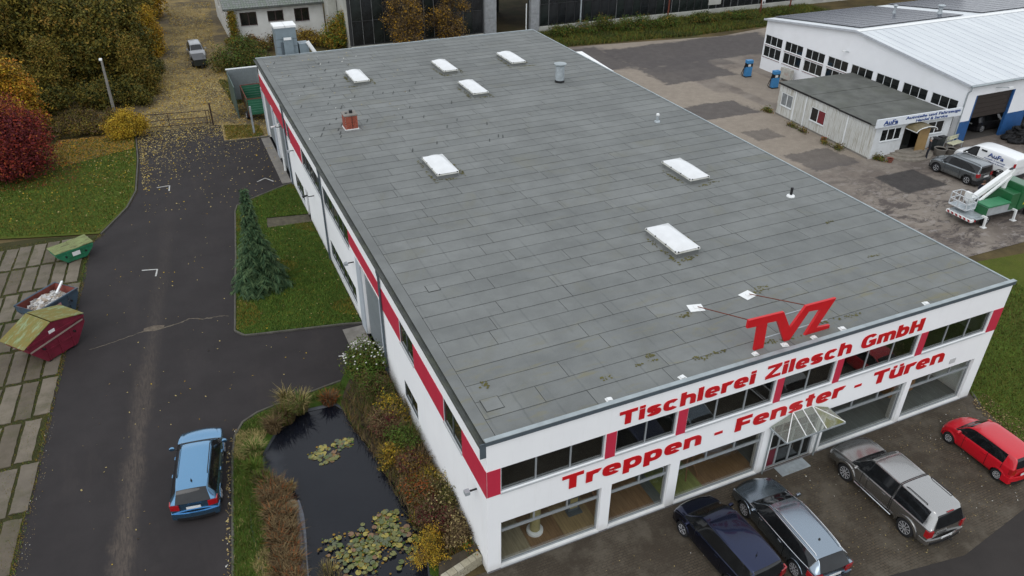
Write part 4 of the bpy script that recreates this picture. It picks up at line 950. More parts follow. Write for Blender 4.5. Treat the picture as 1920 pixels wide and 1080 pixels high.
    for d in doors: srib(d[0]*si, 'i', 1*sj, 4*sj); srib(d[1]*si, 'i', 1*sj, 4*sj)
    for a in gaps: srib(a*si, 'i', 4*sj, nj-1)
    for a in gap_all: srib(a*si, 'i', 1*sj, nj-1, .014)
    if g.f: g.build('panel_gap', M['black'], root, fix=False)
    # bumpers, sills, lamps, plate
    bz = bumper or (sill, .52); lm = lower or pm_
    for sgn, e, kk in ((-1,-L0,k_end[0]),(1,L1,k_end[1])):
        w_ = hw*(st[0][1] if sgn < 0 else st[-1][1])
        ribbon(e, w_, kk, -w_, w_, bz[0], bz[1], sgn, .035, .30).build('bumper', lm, root, 50)
        ribbon(e, w_, kk, -w_*.82, w_*.82, bz[0]-.03, bz[0]+.10, sgn, .043).build('lower_bumper', M['black'], root, 50)
    if tail:
        w_ = hw*st[0][1]
        for s in (1,-1): ribbon(-L0, w_, k_end[0], s*w_*tail[0], s*w_, tail[1], tail[2], -1, .022, tail[3]).build('tail_lamp', M['tail_red'], root, 50)
    if head:
        w_ = hw*st[-1][1]
        for s in (1,-1): ribbon(L1, w_, k_end[1], s*w_*head[0], s*w_, head[1], head[2], 1, .02, head[3]).build('headlamp', M['lamp_clear'], root, 50)
        ribbon(L1, w_, k_end[1], -w_*.5, w_*.5, head[1]-.05, head[2], 1, .018).build('grille', M['black'], root, 50)
    if plate:
        z = plate if isinstance(plate, float) else .68
        MB().box(L0-.03, L0-.012, -.26, .26, z-.055, z+.055).build('number_plate', M['plate'], root)
    if mirrors is not None:
        i = mirrors*si+si//2; z = st[mirrors][2]+.05
        for s in (1,-1):
            y = S[i,4*sj,1]
            m = MB(); m.bar((S[i,0,0],s*(y-.02),z),(S[i,0,0],s*(y+.10),z+.03),.05,.03); m.build('mirror_arm', M['black'], root)
            m = MB(); m.lathe([(.001,-.06),(.085,-.045),(.10,0),(.085,.05),(.001,.06)], 10, axis='x'); o = m.build('mirror', pm_, root, True); o.location = (S[i,0,0]+.02, s*(y+.17), z+.05); o.scale = (1,1.2,.8)
    for (hx, z) in handles:
        i = int(np.argmin(np.abs(S[:,0,0]-hx))); y = S[i,3*sj,1]
        for s in (1,-1): 
            par = [o for (d, ss), o in doorobj.items() if ss == s and st[d[0]][0] <= hx <= st[d[1]][0]]
            MB().bar((hx-.09,s*(y+.02),z),(hx+.09,s*(y+.02),z),.025,.03).build('handle', M['chrome'] if rails and rails[-1] == 'chrome' else pm_, par[0] if par else root)
    if rails:
        i0, i1 = rails[0]*si+2, rails[1]*si-2
        for s in (1,-1):
            pts = [(S[i,6*sj,0], s*(S[i,6*sj,1]-.015), S[i,6*sj,2]+(.055 if 0 < k < 9 else .01)) for k, i in enumerate(np.linspace(i0,i1,10).astype(int))]
            MB().tube(pts, .018, 6).build('roof_rail', M['chrome'] if rails[2] == 'chrome' else M['black'], root, True)
    if trim:
        i0, i1 = trim[0]*si, trim[1]*si
        for s in (1,-1):
            top = [Vector((S[i,5*sj,0], s*(S[i,5*sj,1]+.006), S[i,5*sj,2]+.004)) for i in range(i0, i1+1)]; bot = [Vector((S[i,4*sj,0], s*(S[i,4*sj,1]+.008), S[i,4*sj,2])) for i in range(i0, i1+1)]
            MB().tube(top, .012, 5).tube(bot, .012, 5).tube([bot[0],top[0]], .012, 5).build('window_trim', M['chrome'], root)
    root['_S'] = 0; del root['_S']
    return root, S

H90 = PI/2
def face(dx, dy): return math.atan2(dy, dx)
# blue estate on the drive
pb = paint('blue_metallic', (.135,.285,.45), .9, .20)
st = [(-2.33,.93,.98,1.0,.66),(-1.98,.97,.99,1.42,.56),(-1.60,.99,.98,1.455,.58),(-.75,1,.965,1.47,.60),(.15,1,.95,1.47,.60),(.62,1,.945,1.40,.575),(1.22,.99,.93,.965,.70),(1.75,.975,.86,.90,.66),(2.12,.93,.76,.80,.56),(2.33,.84,.60,.64,.46)]
r, S_ = car('estate_car', 'light blue estate car alone on the asphalt drive left of the pond', 'car', (-8.95,9.05,0), face(.155,.985), pb, st, .905, (-1.36,1.32), .315, [(1,3),(3,6)], wind=(5,6), doors=((2,3),(3,5)), gaps=(6,), rails=(2,5,'black'), handles=((-.55,.86),(.5,.84)), mirrors=5, tail=(.62,.70,.95,.22), head=(.62,.44,.58,.34), plate=.80)
MB().lathe([(.04,0),(.012,.10),(.004,.12)], 8, (-1.62,0,1.475)).build('aerial', M['black'], r, True)
# dark blue people carrier
pn = paint('navy_metallic', (.020,.027,.062), .92, .20)
st = [(-2.18,.94,1.08,1.10,.70),(-1.98,.98,1.08,1.54,.61),(-1.55,1,1.06,1.60,.63),(-.7,1,1.04,1.63,.645),(.25,1,1.02,1.62,.64),(.72,1,1.0,1.53,.61),(1.42,.98,.98,1.02,.70),(1.8,.96,.88,.93,.66),(2.05,.92,.78,.83,.58),(2.2,.84,.62,.66,.48)]
r, _ = car('people_carrier', 'dark navy people carrier at the left end of the row parked before the shop windows', 'car', (8.33,-2.72,0), face(-.045,1), pn, st, .90, (-1.28,1.40), .32, [(1,2),(2,3),(3,6)], 'cars parked in front of the showroom', wind=(5,6), doors=((2,3),(3,5)), gaps=(6,1), handles=((-.5,.92),(.6,.90)), mirrors=5, tail=(.68,.85,1.15,.15), head=(.62,.46,.63,.34), plate=.86)
MB().lathe([(.03,0),(.008,.10),(.003,.2)], 8, (-1.5,.1,1.62)).build('aerial', M['black'], r, True)
# grey executive estate
pg = paint('slate_blue_metallic', (.26,.31,.36), .95, .20)
st = [(-2.45,.93,.99,1.01,.66),(-2.08,.965,.99,1.36,.55),(-1.72,.985,.975,1.42,.57),(-.85,1,.95,1.455,.59),(.05,1,.935,1.46,.59),(.55,1,.925,1.39,.565),(1.22,.99,.905,.94,.70),(1.8,.975,.83,.88,.66),(2.2,.93,.74,.78,.56),(2.45,.83,.58,.62,.46)]
r, _ = car('executive_estate', 'slate grey estate car with chrome window line and roof rails, second from left', 'car', (10.98,-3.03,0), face(.045,1), pg, st, .93, (-1.52,1.45), .335, [(1,6)], 'cars parked in front of the showroom', wind=(5,6), doors=((2,3),(3,5)), gaps=(6,1), rails=(1,5,'chrome'), trim=(1,6), handles=((-.6,.84),(.5,.82)), mirrors=5, tail=(.60,.68,.92,.3), head=(.62,.42,.57,.36), spokes=10, rimr=.24, plate=.78)
MB().lathe([(.05,0),(.03,.05),(.006,.09)], 8, (-1.45,0,1.45)).build('aerial', M['black'], r, True)
# silver grey pickup with hard top
pp = paint('silver_grey_metallic', (.37,.365,.355), .92, .20)
st = [(-2.62,.95,1.14,1.16,.72),(-2.42,.98,1.14,1.66,.60),(-2.2,.985,1.14,1.78,.64),(-1.35,.99,1.13,1.80,.65),(-.80,.99,1.12,1.80,.65),(-.72,.99,1.12,1.78,.64),(.42,1,1.10,1.78,.645),(.72,1,1.09,1.69,.62),(1.35,.99,1.06,1.10,.74),(1.95,.98,1.02,1.08,.72),(2.4,.95,.93,.99,.66),(2.6,.88,.74,.80,.56)]
r, _ = car('pickup_truck', 'silver grey pickup truck with hard top and wide wheel arches beside the entrance', 'pickup', (16.10,-3.15,0), face(.02,1), pp, st, .955, (-1.62,1.47), .385, [(2,4),(5,8)], 'cars parked in front of the showroom', sill=.36, wind=(7,8), doors=((5,6),(6,7)), gaps=(8,), gap_all=(4,5), rails=(2,4,'black'), handles=((-.4,1.0),(.45,.99)), mirrors=7, tail=(.78,.75,1.06,.14), head=(.66,.60,.76,.24), flare=.085, spokes=10, rimr=.27, wheelw=.26, plate=.62, bumper=(.40,.60), lower=None)
for s in (1,-1): MB().tube([(-.95,s*.97,.40),(.95,s*.97,.40)], .035, 8).build('side_step', M['chrome'], r, True)
MB().box(-2.43,-2.40,-.16,.16,1.70,1.735).build('brake_lamp', M['tail_red'], r)
MB().tube([(-2.66,-.1,.5),(-2.8,-.1,.5),(-2.8,-.1,.56)], .025, 6).build('tow_bar', M['black'], r)
# red hatchback
pr = paint('bright_red', (.52,.005,.016), .0, .30)
st = [(-1.76,.94,.98,1.0,.62),(-1.56,.98,.98,1.40,.53),(-1.22,1,.97,1.455,.555),(-.55,1,.95,1.48,.57),(.18,1,.93,1.47,.57),(.55,1,.92,1.38,.545),(1.05,.98,.90,.94,.60),(1.38,.96,.81,.86,.56),(1.6,.92,.72,.77,.50),(1.75,.84,.56,.60,.42)]
r, _ = car('hatchback', 'bright red small hatchback at the right end of the row beside the grass', 'car', (21.68,-3.05,0), face(.02,1), pr, st, .765, (-1.17,1.20), .275, [(2,3),(3,6)], 'cars parked in front of the showroom', wind=(5,6), doors=((2,3),(3,5)), gaps=(6,), handles=((-.4,.82),(.5,.80)), mirrors=5, tail=(.76,.68,.95,.10), head=(.58,.42,.58,.28), spokes=9, rimr=.17, wheelw=.16, plate=.66)
# grey compact off-roader by the office
po = paint('graphite_metallic', (.22,.24,.25), .8, .20)
st = [(-2.05,.94,1.05,1.07,.70),(-1.93,.98,1.05,1.58,.63),(-1.5,1,1.04,1.64,.64),(-.6,1,1.02,1.66,.65),(.3,1,1.0,1.65,.645),(.66,1,.99,1.56,.61),(1.18,.99,.98,1.02,.72),(1.6,.97,.94,.98,.68),(1.95,.94,.84,.90,.6),(2.1,.88,.66,.70,.5)]
r, _ = car('compact_suv', 'graphite grey boxy off-road car with black lower trim beside the white van', 'car', (46.25,18.55,0), face(-.05,1), po, st, .895, (-1.25,1.33), .34, [(1,3),(3,6)], 'vehicles parked by the workshop office', wind=(5,6), doors=((2,3),(3,5)), gaps=(6,), rails=(1,5,'black'), handles=((-.5,.9),(.5,.88)), mirrors=5, tail=(.72,.76,1.04,.12), head=(.6,.52,.66,.25), lower=M['black'], plate=.8)
# white delivery van with lettering
pv = paint('van_white', (.74,.75,.75), .0, .35)
st = [(-2.5,.96,1.12,1.14,.80),(-2.44,.98,1.12,1.78,.76),(-2.1,1,1.12,1.86,.76),(-.3,1,1.10,1.90,.76),(.55,1,1.06,1.88,.75),(.95,1,1.05,1.80,.72),(1.72,.99,1.03,1.10,.80),(2.05,.97,.98,1.04,.76),(2.35,.93,.88,.94,.66),(2.5,.85,.68,.72,.54)]
r, _ = car('delivery_van', 'white delivery van with blue lettering parked behind the grey off-road car', 'van', (49.35,18.55,0), face(-.06,1), pv, st, .95, (-1.60,1.60), .34, [(4,6)], 'vehicles parked by the workshop office', rear_glass=None, wind=(5,6), doors=((4,5),), gaps=(6,), handles=((.6,1.0),), mirrors=5, tail=(.86,.85,1.5,.05), head=(.6,.50,.68,.3), lower=M['black'], plate=.75)
bl = pm('blue_letter', (.012,.05,.22), .5)
TV = lambda u, w, z: (-u, .955-max(0,z-1.12)*.22+w, z)
MB().tbox(TV, -.35, .10, .0, .012, 1.60, 1.72).build('side_pane', GL, r)
lettering('AuFa', .28, 1.5, 1.36, .30, TV, r, bl, .008, space=1.0)
lettering('Autoteile & Fahrzeuge', .05, 1.75, 1.17, .10, TV, r, bl, .008, bold=.01); lettering('Handel & Service', .45, 1.7, 1.0, .10, TV, r, bl, .008, bold=.01)
# pale car seen end-on far behind, dark car inside the workshop
ps = paint('pale_silver', (.27,.275,.28), .2, .35)
st = [(-2.0,.94,.98,1.0,.62),(-1.75,.98,.98,1.42,.53),(-1.3,1,.97,1.47,.56),(-.5,1,.95,1.48,.57),(.2,1,.93,1.47,.57),(.55,1,.92,1.40,.55),(1.1,.98,.9,.95,.62),(1.5,.96,.83,.88,.58),(1.8,.92,.74,.78,.52),(2.0,.84,.58,.62,.44)]
car('old_car', 'pale silver car half hidden by a bush beside the leafy track', 'car', (-3.3,75.2,0), face(.03,-1), ps, st, .83, (-1.3,1.25), .30, [(2,3),(3,6)], wind=(5,6), doors=((2,3),(3,5)), mirrors=5, head=(.6,.44,.58,.25), plate=.7)
pk = paint('black_paint', (.012,.012,.014), .1, .35)
car('garage_car', 'black car with bright alloy wheels inside the open workshop gate', 'car', (57.4,25.12,0), face(1,-.03), pk, st, .83, (-1.3,1.25), .33, [(2,3),(3,6)], wind=(5,6), doors=((2,3),(3,5)), spokes=7, rimr=.25, plate=.7)
# ------------------------------------------------------------------ buildings round the yard
IV = lambda p: p
# workshop hall with solar roof
HX0, HX1, HY0, HY1, HE, HR, HYR = 51.2, 104.0, 23.3, 47.4, 5.0, 6.4, 35.5
H = thing('workshop_hall', 'wide white workshop hall with solar panels on its low gable roof and blue-based gate posts', 'building')
TW = lambda u, w, z: (HX0-w, u, z)            # west gable, u = y
TS = lambda u, w, z: (u, HY0-w, z)            # south side, u = x
wh = pm('hall_white', (.78,.79,.81), .8, var=.03, scale=.5, bump=.1, dirt=(.55,.55,.54), dirt_amt=.25)
gy = [47.25-2.98*k for k in range(8)]
hol = [(y-2.56, y, z0, z1) for y in gy for z0, z1 in ((1.38,2.46),(2.64,3.58)) if y-2.56 > 23.4]
m = MB(); wall_mesh(m, TW, HY0, HY1, -.1, HE-.15, .25, hol); m.ext([TW(HY0,0,HE-.15),TW(HY1,0,HE-.15),TW(HY1,0,HE),TW(HYR,0,HR),TW(HY0,0,HE)], (.25,0,0)); m.build('gable_wall', wh, H)
M['gb'] = pm('gate_brown', (.030,.022,.018), .6)
GATES = [(52.45,56.95,-.1,4.0),(59.2,63.7,-.1,4.0),(66,70.5,-.1,4.0)]
m = MB(); wall_mesh(m, TS, HX0+.25, HX1, -.1, HE-.02, .25, GATES); m.build('side_wall', wh, H)
MB().box(HX0+.25, HX1, HY1-.25, HY1, -.1, HE-.05).box(HX1-.2,HX1,HY0+.25,HY1-.25,-.1,HE-.05).build('rear_wall', wh, H)
MB().box(HX0+.26, HX1-.21, HY0+.26, HY1-.26, .0, .02).build('hall_floor', pm('hall_floor', (.06,.055,.05), .8), H)
sillm = pm('brown_sill', (.20,.10,.09), .6)
for (a, b, z0, z1) in hol:
    o = window(H, TW, a, b, z0, z1, 3, frame='frame_white', pane='glass_dark', rec=.03, fw=.045, sill=False)
    MB().tbox(TW, a, b, .002, .05, z0-.09, z0-.05).build('sill', sillm, o)
ba = pm('gate_blue', (.018,.085,.24), .55)
for a, b in ((HX0+.004,52.44),(56.96,59.19),(63.71,65.99)): MB().tbox(TS, a, b, .002, .012, .0, 1.92).build('blue_base', ba, H)
for (a, b, z0, z1) in GATES:
    g = MB().tbox(TS, b-.10, b+.05, -.20, .02, 0, z1).build('gate_jamb', ba, H); MB().tbox(TS, a-.02, a+.10, -.20, .02, 0, z1).build('gate_jamb', ba, H)
    for k in range(5): MB().tbox(TS, a+.11, b-.11, -.18, -.14, 2.02+k*.396, 2.40+k*.396).build('gate_panel', M['gb'], g)
rs = MB(); 
t = NT('hall_sheet_roof'); v = t.pos(); t.bump(t.wave(v, .55, 0, 'X', 0), .25, .05); rsm = t.out(t.mix(t.step(t.noise(t.map(v, (1,.1,1)), .9, 5), .3, .7), (.53,.555,.575), (.61,.635,.645)), .45, .1)
ov = .25; th = .10
rs.ext([(HX0-ov,HY0-ov,HE-.02),(HX0-ov,HYR,HR+.05),(HX0-ov,HYR,HR+.05+th),(HX0-ov,HY0-ov,HE-.02+th)], (HX1-HX0+2*ov,0,0)).build('roof', rsm, H)
MB().ext([(HX0-ov,HYR+.003,HR+.05),(HX0-ov,HY1+ov,HE-.02),(HX0-ov,HY1+ov,HE-.02+th),(HX0-ov,HYR+.003,HR+.05+th)], (HX1-HX0+2*ov,0,0)).build('roof', rsm, H)
for k in range(52):       # raised seams of the sheet roof
    x = HX0+.4+k*1.0
    MB().ext([(x,HY0-ov+.02,HE-.02+th),(x,HYR-.1,HR+.04+th),(x,HYR-.1,HR+.07+th),(x,HY0-ov+.02,HE+.01+th)], (.04,0,0)).build('roof_seam', rsm, H)
MB().ext([(HX0-ov-.02,HYR-.35,HR+.035+th),(HX0-ov-.02,HYR,HR+.075+th),(HX0-ov-.02,HYR+.35,HR+.035+th),(HX0-ov-.02,HYR,HR+.12+th)], (HX1-HX0,0,0)).build('ridge_cap', M['white_plain'], H)
MB().ext([(HX0-ov-.06,HY0-ov-.02,HE-.06),(HX0-ov-.06,HYR,HR+.01),(HX0-ov-.06,HY1+ov,HE-.06),(HX0-ov-.06,HY1+ov,HE+.12),(HX0-ov-.06,HYR,HR+.19),(HX0-ov-.06,HY0-ov-.02,HE+.12)], (.055,0,0)).build('verge_board', pm('verge_grey', (.42,.44,.47), .5), H)
MB().tube([(HX0-.2,HY0-.33,HE-.04),(HX1,HY0-.33,HE-.04)], .09, 8).build('gutter', M['zinc'], H, True)
MB().tube([(HX0-.12,HY0-.33,HE-.05),(HX0-.1,HY0-.30,HE-.35),(HX0-.08,HY0-.09,HE-.6),(HX0-.08,HY0-.09,.1)], .07, 8).build('downpipe', M['galv'], H, True)
for (p, q) in (((54.4,HY0-.02,4.45),(54.9,HY0-.75,4.6)),((HX0-.02,36.0,4.5),(HX0-.5,36.3,4.55))):
    o = MB().bar(p, q, .05).build('wall_lamp', M['galv'], H); MB().bar(q, (q[0]+.35,q[1]-.1,q[2]-.03), .18, .1).build('lamp_head', M['white_plain'], o)
# solar panels, each one built
t = NT('solar_cells'); v = t.oc(); bt = t.n('ShaderNodeTexBrick'); t.l(t.map(v, (1,1,1)), bt.inputs['Vector']); bt.offset = 0; bt.inputs['Brick Width'].default_value = .157; bt.inputs['Row Height'].default_value = .157; bt.inputs['Scale'].default_value = 1; bt.inputs['Mortar Size'].default_value = .004
bt.inputs['Color1'].default_value = (.012,.015,.028,1); bt.inputs['Color2'].default_value = (.016,.020,.034,1); bt.inputs['Mortar'].default_value = (.12,.13,.15,1); scm = t.out(t.mix(t.noise(v, .8, 3), (.020,.024,.042), (.034,.038,.062)), .24, 0, .6, .0); scm.node_tree.nodes['Principled BSDF'].inputs['Coat IOR'].default_value = 1.5; scm.node_tree.nodes['Principled BSDF'].inputs['Coat Roughness'].default_value = .08
alu = pm('panel_alu', (.08,.083,.095), .6, .0)
pmx = MB().box(.012,1.638,.012,.978,.04,.045).mesh('cells'); pmx.materials.append(scm)
pfx = MB(); pfx.box(0,1.65,0,.011,0,.05).box(0,1.65,.979,.99,0,.05).box(0,.011,.0115,.9785,0,.05).box(1.639,1.65,.0115,.9785,0,.05).box(.0115,1.6385,.0115,.9785,.0,.03); pfm = pfx.mesh('solar_panel'); pfm.materials.append(alu)
sl = math.atan2(HR+.05-(HE-.02), HY1+ov-HYR); 
for x0, n in ((52.3,8),(68.2,14)):
    for i in range(n):
        for j in range(11):
            s = .85+j*1.045; o = inst('solar_panel', pfm, H, (x0+i*1.67, HYR+s*math.cos(sl), HR+.05+th+.06-s*math.sin(sl)), (-sl,0,0)); inst('cells', pmx, o)
for x, y, w, lab in ((62.2,41.5,.2,'slim roof cowl between the two solar fields'),(64.9,38.4,.32,'thick roof ventilator nearest the ridge of the solar roof')):
    z = HR+.15-(y-HYR)*math.tan(sl); c = thing('roof_cowl', lab, 'ventilator', (x,y,z), 0, 'ventilators on the hall roof'); MB().lathe([(w*1.2,-.1),(w,.1),(w*.55,.35),(w*.7,.8)], 12).build('shaft', M['galv'], c, True); MB().lathe([(w*1.2,.8),(w*1.25,.86),(w*.9,.92)], 12).build('cap', M['galv'], c, True)
# office container building
M['glass_pale'] = pm('painted_reflection_pane', (.22,.235,.24), .15, var=.2, scale=3)  # pale grey pane colour stands in for the reflection on the glass
OR = math.radians(-2.8); O = thing('office_building', 'low white corrugated office with grey felt roof and a blue-lettered board over its door', 'building', (42.45,23.75,0), OR)
OW, OD, OH = 8.0, 11.5, 2.75
TOW = lambda u, w, z: (-w, u, z); TOS = lambda u, w, z: (u, -w, z)
t = NT('office_white'); v = t.oc(); sp = t.sep(v); dr = t.noise(t.map(v, (3,3,.25)), 2.2, 6, .75); c = t.mix(t.math('MULTIPLY', t.step(dr, .42, .66), .85), (.58,.59,.57), (.30,.27,.20)); owm = t.out(c, .7); 
oh = [(9.6,11.15,.95,2.12),(5.4,7.2,.85,2.05)]; sh = [(.75,2.85,1.30,2.35),(3.1,4.9,.12,2.3),(5.5,7.3,1.28,2.38)]
m = MB(); wall_mesh(m, TOW, 0, OD, .0, OH, .12, oh); m.build('side_wall', owm, O)
m = MB(); wall_mesh(m, TOS, .12, OW, .0, OH, .12, sh); m.build('front_wall', pm('office_front', (.62,.64,.65), .65, var=.05, dirt=(.42,.42,.38), dirt_amt=.35), O)
MB().box(OW-.12, OW, .12, OD, 0, OH).box(.12, OW-.12, OD-.12, OD, 0, OH).build('rear_wall', owm, O)
MB().box(.13, OW-.13, .13, OD-.13, .05, .1).build('office_floor', M['dark'], O); MB().box(-.03,.0,.0,OD,-.1,.12).build('plinth', M['concrete'], O)
# corrugation ribs, each a real batten
rb = MB().tbox(TOW, 0, .05, .001, .022, .14, OH-.03).mesh('cladding_rib'); rb.materials.append(owm)
for k in range(64):
    u = .1+k*.178
    if any(a-.12 < u < b+.08 for a, b, _, _ in oh): continue
    inst('cladding_rib', rb, O, (0, u, 0))
for u in (2.9, 7.9, 9.3): MB().tbox(TOW, u-.07, u+.07, .023, .05, .05, OH).build('corner_strip', M['frame_white'], O)
for (a, b, z0, z1) in oh: window(O, TOW, a, b, z0, z1, 2, frame='frame_white', pane='glass_dark' if a < 8 else 'glass_pale', rec=.02, fw=.07)
for (a, b, z0, z1), n in zip(sh, (3,0,2)):
    if n: window(O, TOS, a, b, z0, z1, n, frame='frame_white', pane='glass_dark', rec=.03, fw=.08)
rd = pm('red_curtain', (.16,.02,.025), .8); MB().tbox(TOW, 5.52, 6.28, -.049, -.042, .95, 1.97).build('curtain', rd, O)
felt = pm('office_felt', (.105,.108,.098), .95, var=.25, scale=.8, bump=.3, dirt=(.075,.08,.06), dirt_amt=.6)
for k, (a, b, ex) in enumerate(((0.25,4.0,.14),(4.0,7.6,.10),(7.6,OD+.08,.16))): MB().box(-ex, OW+.05, a+.004, b, OH+.005+.02*k, OH+.09+.03*k).build('roof_felt', felt, O); MB().box(-ex-.012, -ex-.001, a+.004, b, OH-.05+.02*k, OH+.085+.03*k).build('eaves_strip', M['black'], O)
sb = MB().box(-.35, OW+.35, -.36, -.26, OH-.05, OH+.62).build('sign_board', pm('board_white', (.66,.69,.72), .5, var=.04), O); MB().box(-.35, OW+.35, -.26, .245, OH+.10, OH+.14).build('board_shelf', felt, O)
TB = lambda u, w, z: (u, -.36-w, z)
lt = bpy.data.objects.new('board_lettering', None); COL.objects.link(lt); lt.parent = O
lettering('AuFa', .35, 1.75, OH+.12, .36, TB, lt, bl, .015, bold=.035); lettering('Autoteile und Fahrzeuge', 2.5, 8.15, OH+.31, .24, TB, lt, bl, .015, bold=.03); lettering('Handel & Service', 3.6, 6.9, OH+.0, .23, TB, lt, bl, .015, bold=.03)
MB().ext([(1.75,-.38,OH+.1),(.4,-.38,OH+.08),(.4,-.38,OH+.04),(1.75,-.38,OH+.06)], (0,.015,0)).build('underline', bl, lt)
tan = pm('plywood', (.33,.215,.09), .6, var=.15, scale=2)
ld = MB(); ld.box(4.05,5.15,-.62,-.57,.30,2.15).build('open_door', tan, O); MB().tbox(TOS, 3.12, 4.0, -.1, -.06, .14, 2.28).build('door_leaf', M['glass_dark'], O)
aw = MB(); 
for k in range(8):
    a0, a1 = PI*k/8, PI*(k+1)/8; aw.add([(4.1-1.05*math.cos(a),y,2.22+.36*math.sin(a)) for a in (a0,a1) for y in (-1.25,-.02)], [(0,1,3,2)])
aw.build('awning', pm('awning_brown', (.16,.13,.07), .4, var=.2), O, True)
fr = MB().tube([(4.1-1.05*math.cos(PI*k/10),-1.25,2.22+.36*math.sin(PI*k/10)) for k in range(11)], .03, 6).bar((3.05,-1.25,2.22),(3.05,-.02,2.22),.04).bar((5.15,-1.25,2.22),(5.15,-.02,2.22),.04).build('awning_frame', M['white_plain'], O)
stp = pm('step_stone', (.24,.215,.18), .9, var=.2, bump=.3)
st_ = thing('entrance_steps', 'three rounded stone steps before the office door', 'steps', (42.45+3.9,23.75-.2,0), OR)
for k in range(3):
    R_ = 1.95-.42*k; MB().prism([(R_*math.cos(PI+PI*i/14)*1.1, R_*math.sin(PI+PI*i/14)*.95-.0) for i in range(15)], .0 if k == 0 else .13*k-.002, .13*(k+1)).build('step', stp, st_)
# grey info box on the wall foot, pumps, bench, bins, planters
bx = thing('notice_case', 'grey notice case standing at the hall wall behind the right blue pump', 'box', (50.55,42.6,0), 0); MB().box(-.2,.2,-.75,.75,.25,1.25).build('case', pm('case_grey', (.42,.42,.38), .6, dirt=(.3,.12,.08), dirt_amt=.6), bx); MB().box(-.12,.12,-.6,-.5,0,.25).box(-.12,.12,.5,.6,0,.25).build('leg', M['galv'], bx)
pbl = pm('pump_blue', (.045,.20,.42), .45, var=.08)
def pump(x, y, rz, lab):
    p = thing('fuel_pump', lab, 'fuel pump', (x,y,0), rz, 'old blue fuel pumps in the yard')
    MB().box(-.38,.38,-.26,.26,0,.08).build('base', M['black'], p); MB().box(-.34,.34,-.22,.22,.08,1.05).build('housing', pbl, p, bevel=.02); MB().box(-.33,.33,-.21,.21,1.052,1.38).build('display', M['black'], p); MB().box(-.35,.35,-.23,.23,1.382,1.72).build('top_cabinet', pbl, p, bevel=.03)
    MB().box(-.2,.1,-.225,-.212,1.1,1.32).build('dial', M['plate'], p); MB().tube([(-.36,0,1.45),(-.5,0,1.1),(-.52,0,.45),(-.62,0,.10),(-.72,.05,.3),(-.60,.02,.75),(-.40,0,1.1)], .035, 6).build('hose', M['rubber'], p, True); MB().box(-.43,-.35,-.06,.06,1.0,1.35).build('nozzle', M['black'], p)
pump(47.95,45.4,-.12,'left blue fuel pump, farther from the office'); pump(47.95,41.3,-.12,'right blue fuel pump, with looped black hose near the office')
bn = thing('garden_bench', 'pale cream bench at the corner of the workshop hall', 'bench', (50.95,22.75,0), .12); cream = pm('cream_slat', (.55,.54,.38), .6)
for y in (-.22,-.02,.18): MB().box(-.75,.75,y,y+.16,.42,.46).build('seat_slat', cream, bn)
for z in (.62,.80): MB().box(-.75,.75,.36,.39,z,z+.14).build('back_slat', cream, bn)
for x in (-.6,.6):
    for y in (-.18,.34): MB().box(x-.03,x+.03,y-.02,y+.02,0,.42 if y < 0 else .94).build('leg', M['galv'], bn)
def bin_(x, y, lab):
    b = thing('wheeled_bin', lab, 'bin', (x,y,0), rnd.uniform(-.2,.2), 'dark wheeled bins by the office'); MB().add([(-.22,-.25,.05),(.22,-.25,.05),(.22,.25,.05),(-.22,.25,.05),(-.28,-.32,.95),(.28,-.32,.95),(.28,.36,.95),(-.28,.36,.95)], [(3,2,1,0),(4,5,6,7),(0,1,5,4),(1,2,6,5),(2,3,7,6),(3,0,4,7)]) 
    q = MB(); q.add([(-.22,-.25,.05),(.22,-.25,.05),(.22,.25,.05),(-.22,.25,.05),(-.28,-.32,.95),(.28,-.32,.95),(.28,.36,.95),(-.28,.36,.95)], [(3,2,1,0),(4,5,6,7),(0,1,5,4),(1,2,6,5),(2,3,7,6),(3,0,4,7)]); q.build('bin_body', pm('bin_dark', (.022,.028,.03), .5), b); MB().box(-.30,.30,-.36,.38,.952,1.03).build('lid', M['black'], b, bevel=.02)
    for s in (-.24,.24): o = MB().lathe([(.10,-.03),(.10,.03)], 10, axis='x').build('wheel', M['rubber'], b); o.location = (s,.33,.1)
bin_(48.95,23.15,'dark wheeled bin left of its twin at the office corner'); bin_(49.75,23.35,'dark wheeled bin nearer the hall at the office corner')
def planter(x, y, s, lab, plant):
    p = thing('stone_planter', lab, 'planter', (x,y,0), 0, 'round planters by the office'); MB().lathe([(.28*s,0),(.36*s,.25*s),(.42*s,.5*s),(.38*s,.52*s),(.34*s,.44*s)], 14).build('pot', M['concrete'], p, True); MB().lathe([(.001,.44*s),(.35*s,.44*s)], 12).build('soil', pm('soil', (.035,.028,.02), .95), p)
planter(48.4,22.1,1.2,'larger stone planter left of the other, before the bins',0); planter(49.4,21.9,1.0,'smaller stone planter beside the bench',0)
for x, y, lab in ((42.0,28.1,'small terracotta pot at the foot of the long office wall'),(43.6,22.6,'small terracotta pot left of the office steps')):
    p = thing('flower_pot', lab, 'flower pot', (x,y,0), 0, 'terracotta pots by the office'); MB().lathe([(.16,0),(.24,.3),(.26,.34),(.2,.33),(.19,.26)], 12).build('pot', pm('terracotta', (.22,.075,.05), .85), p, True); MB().lathe([(.001,.27),(.19,.27)], 10).build('soil', M['bark'], p)
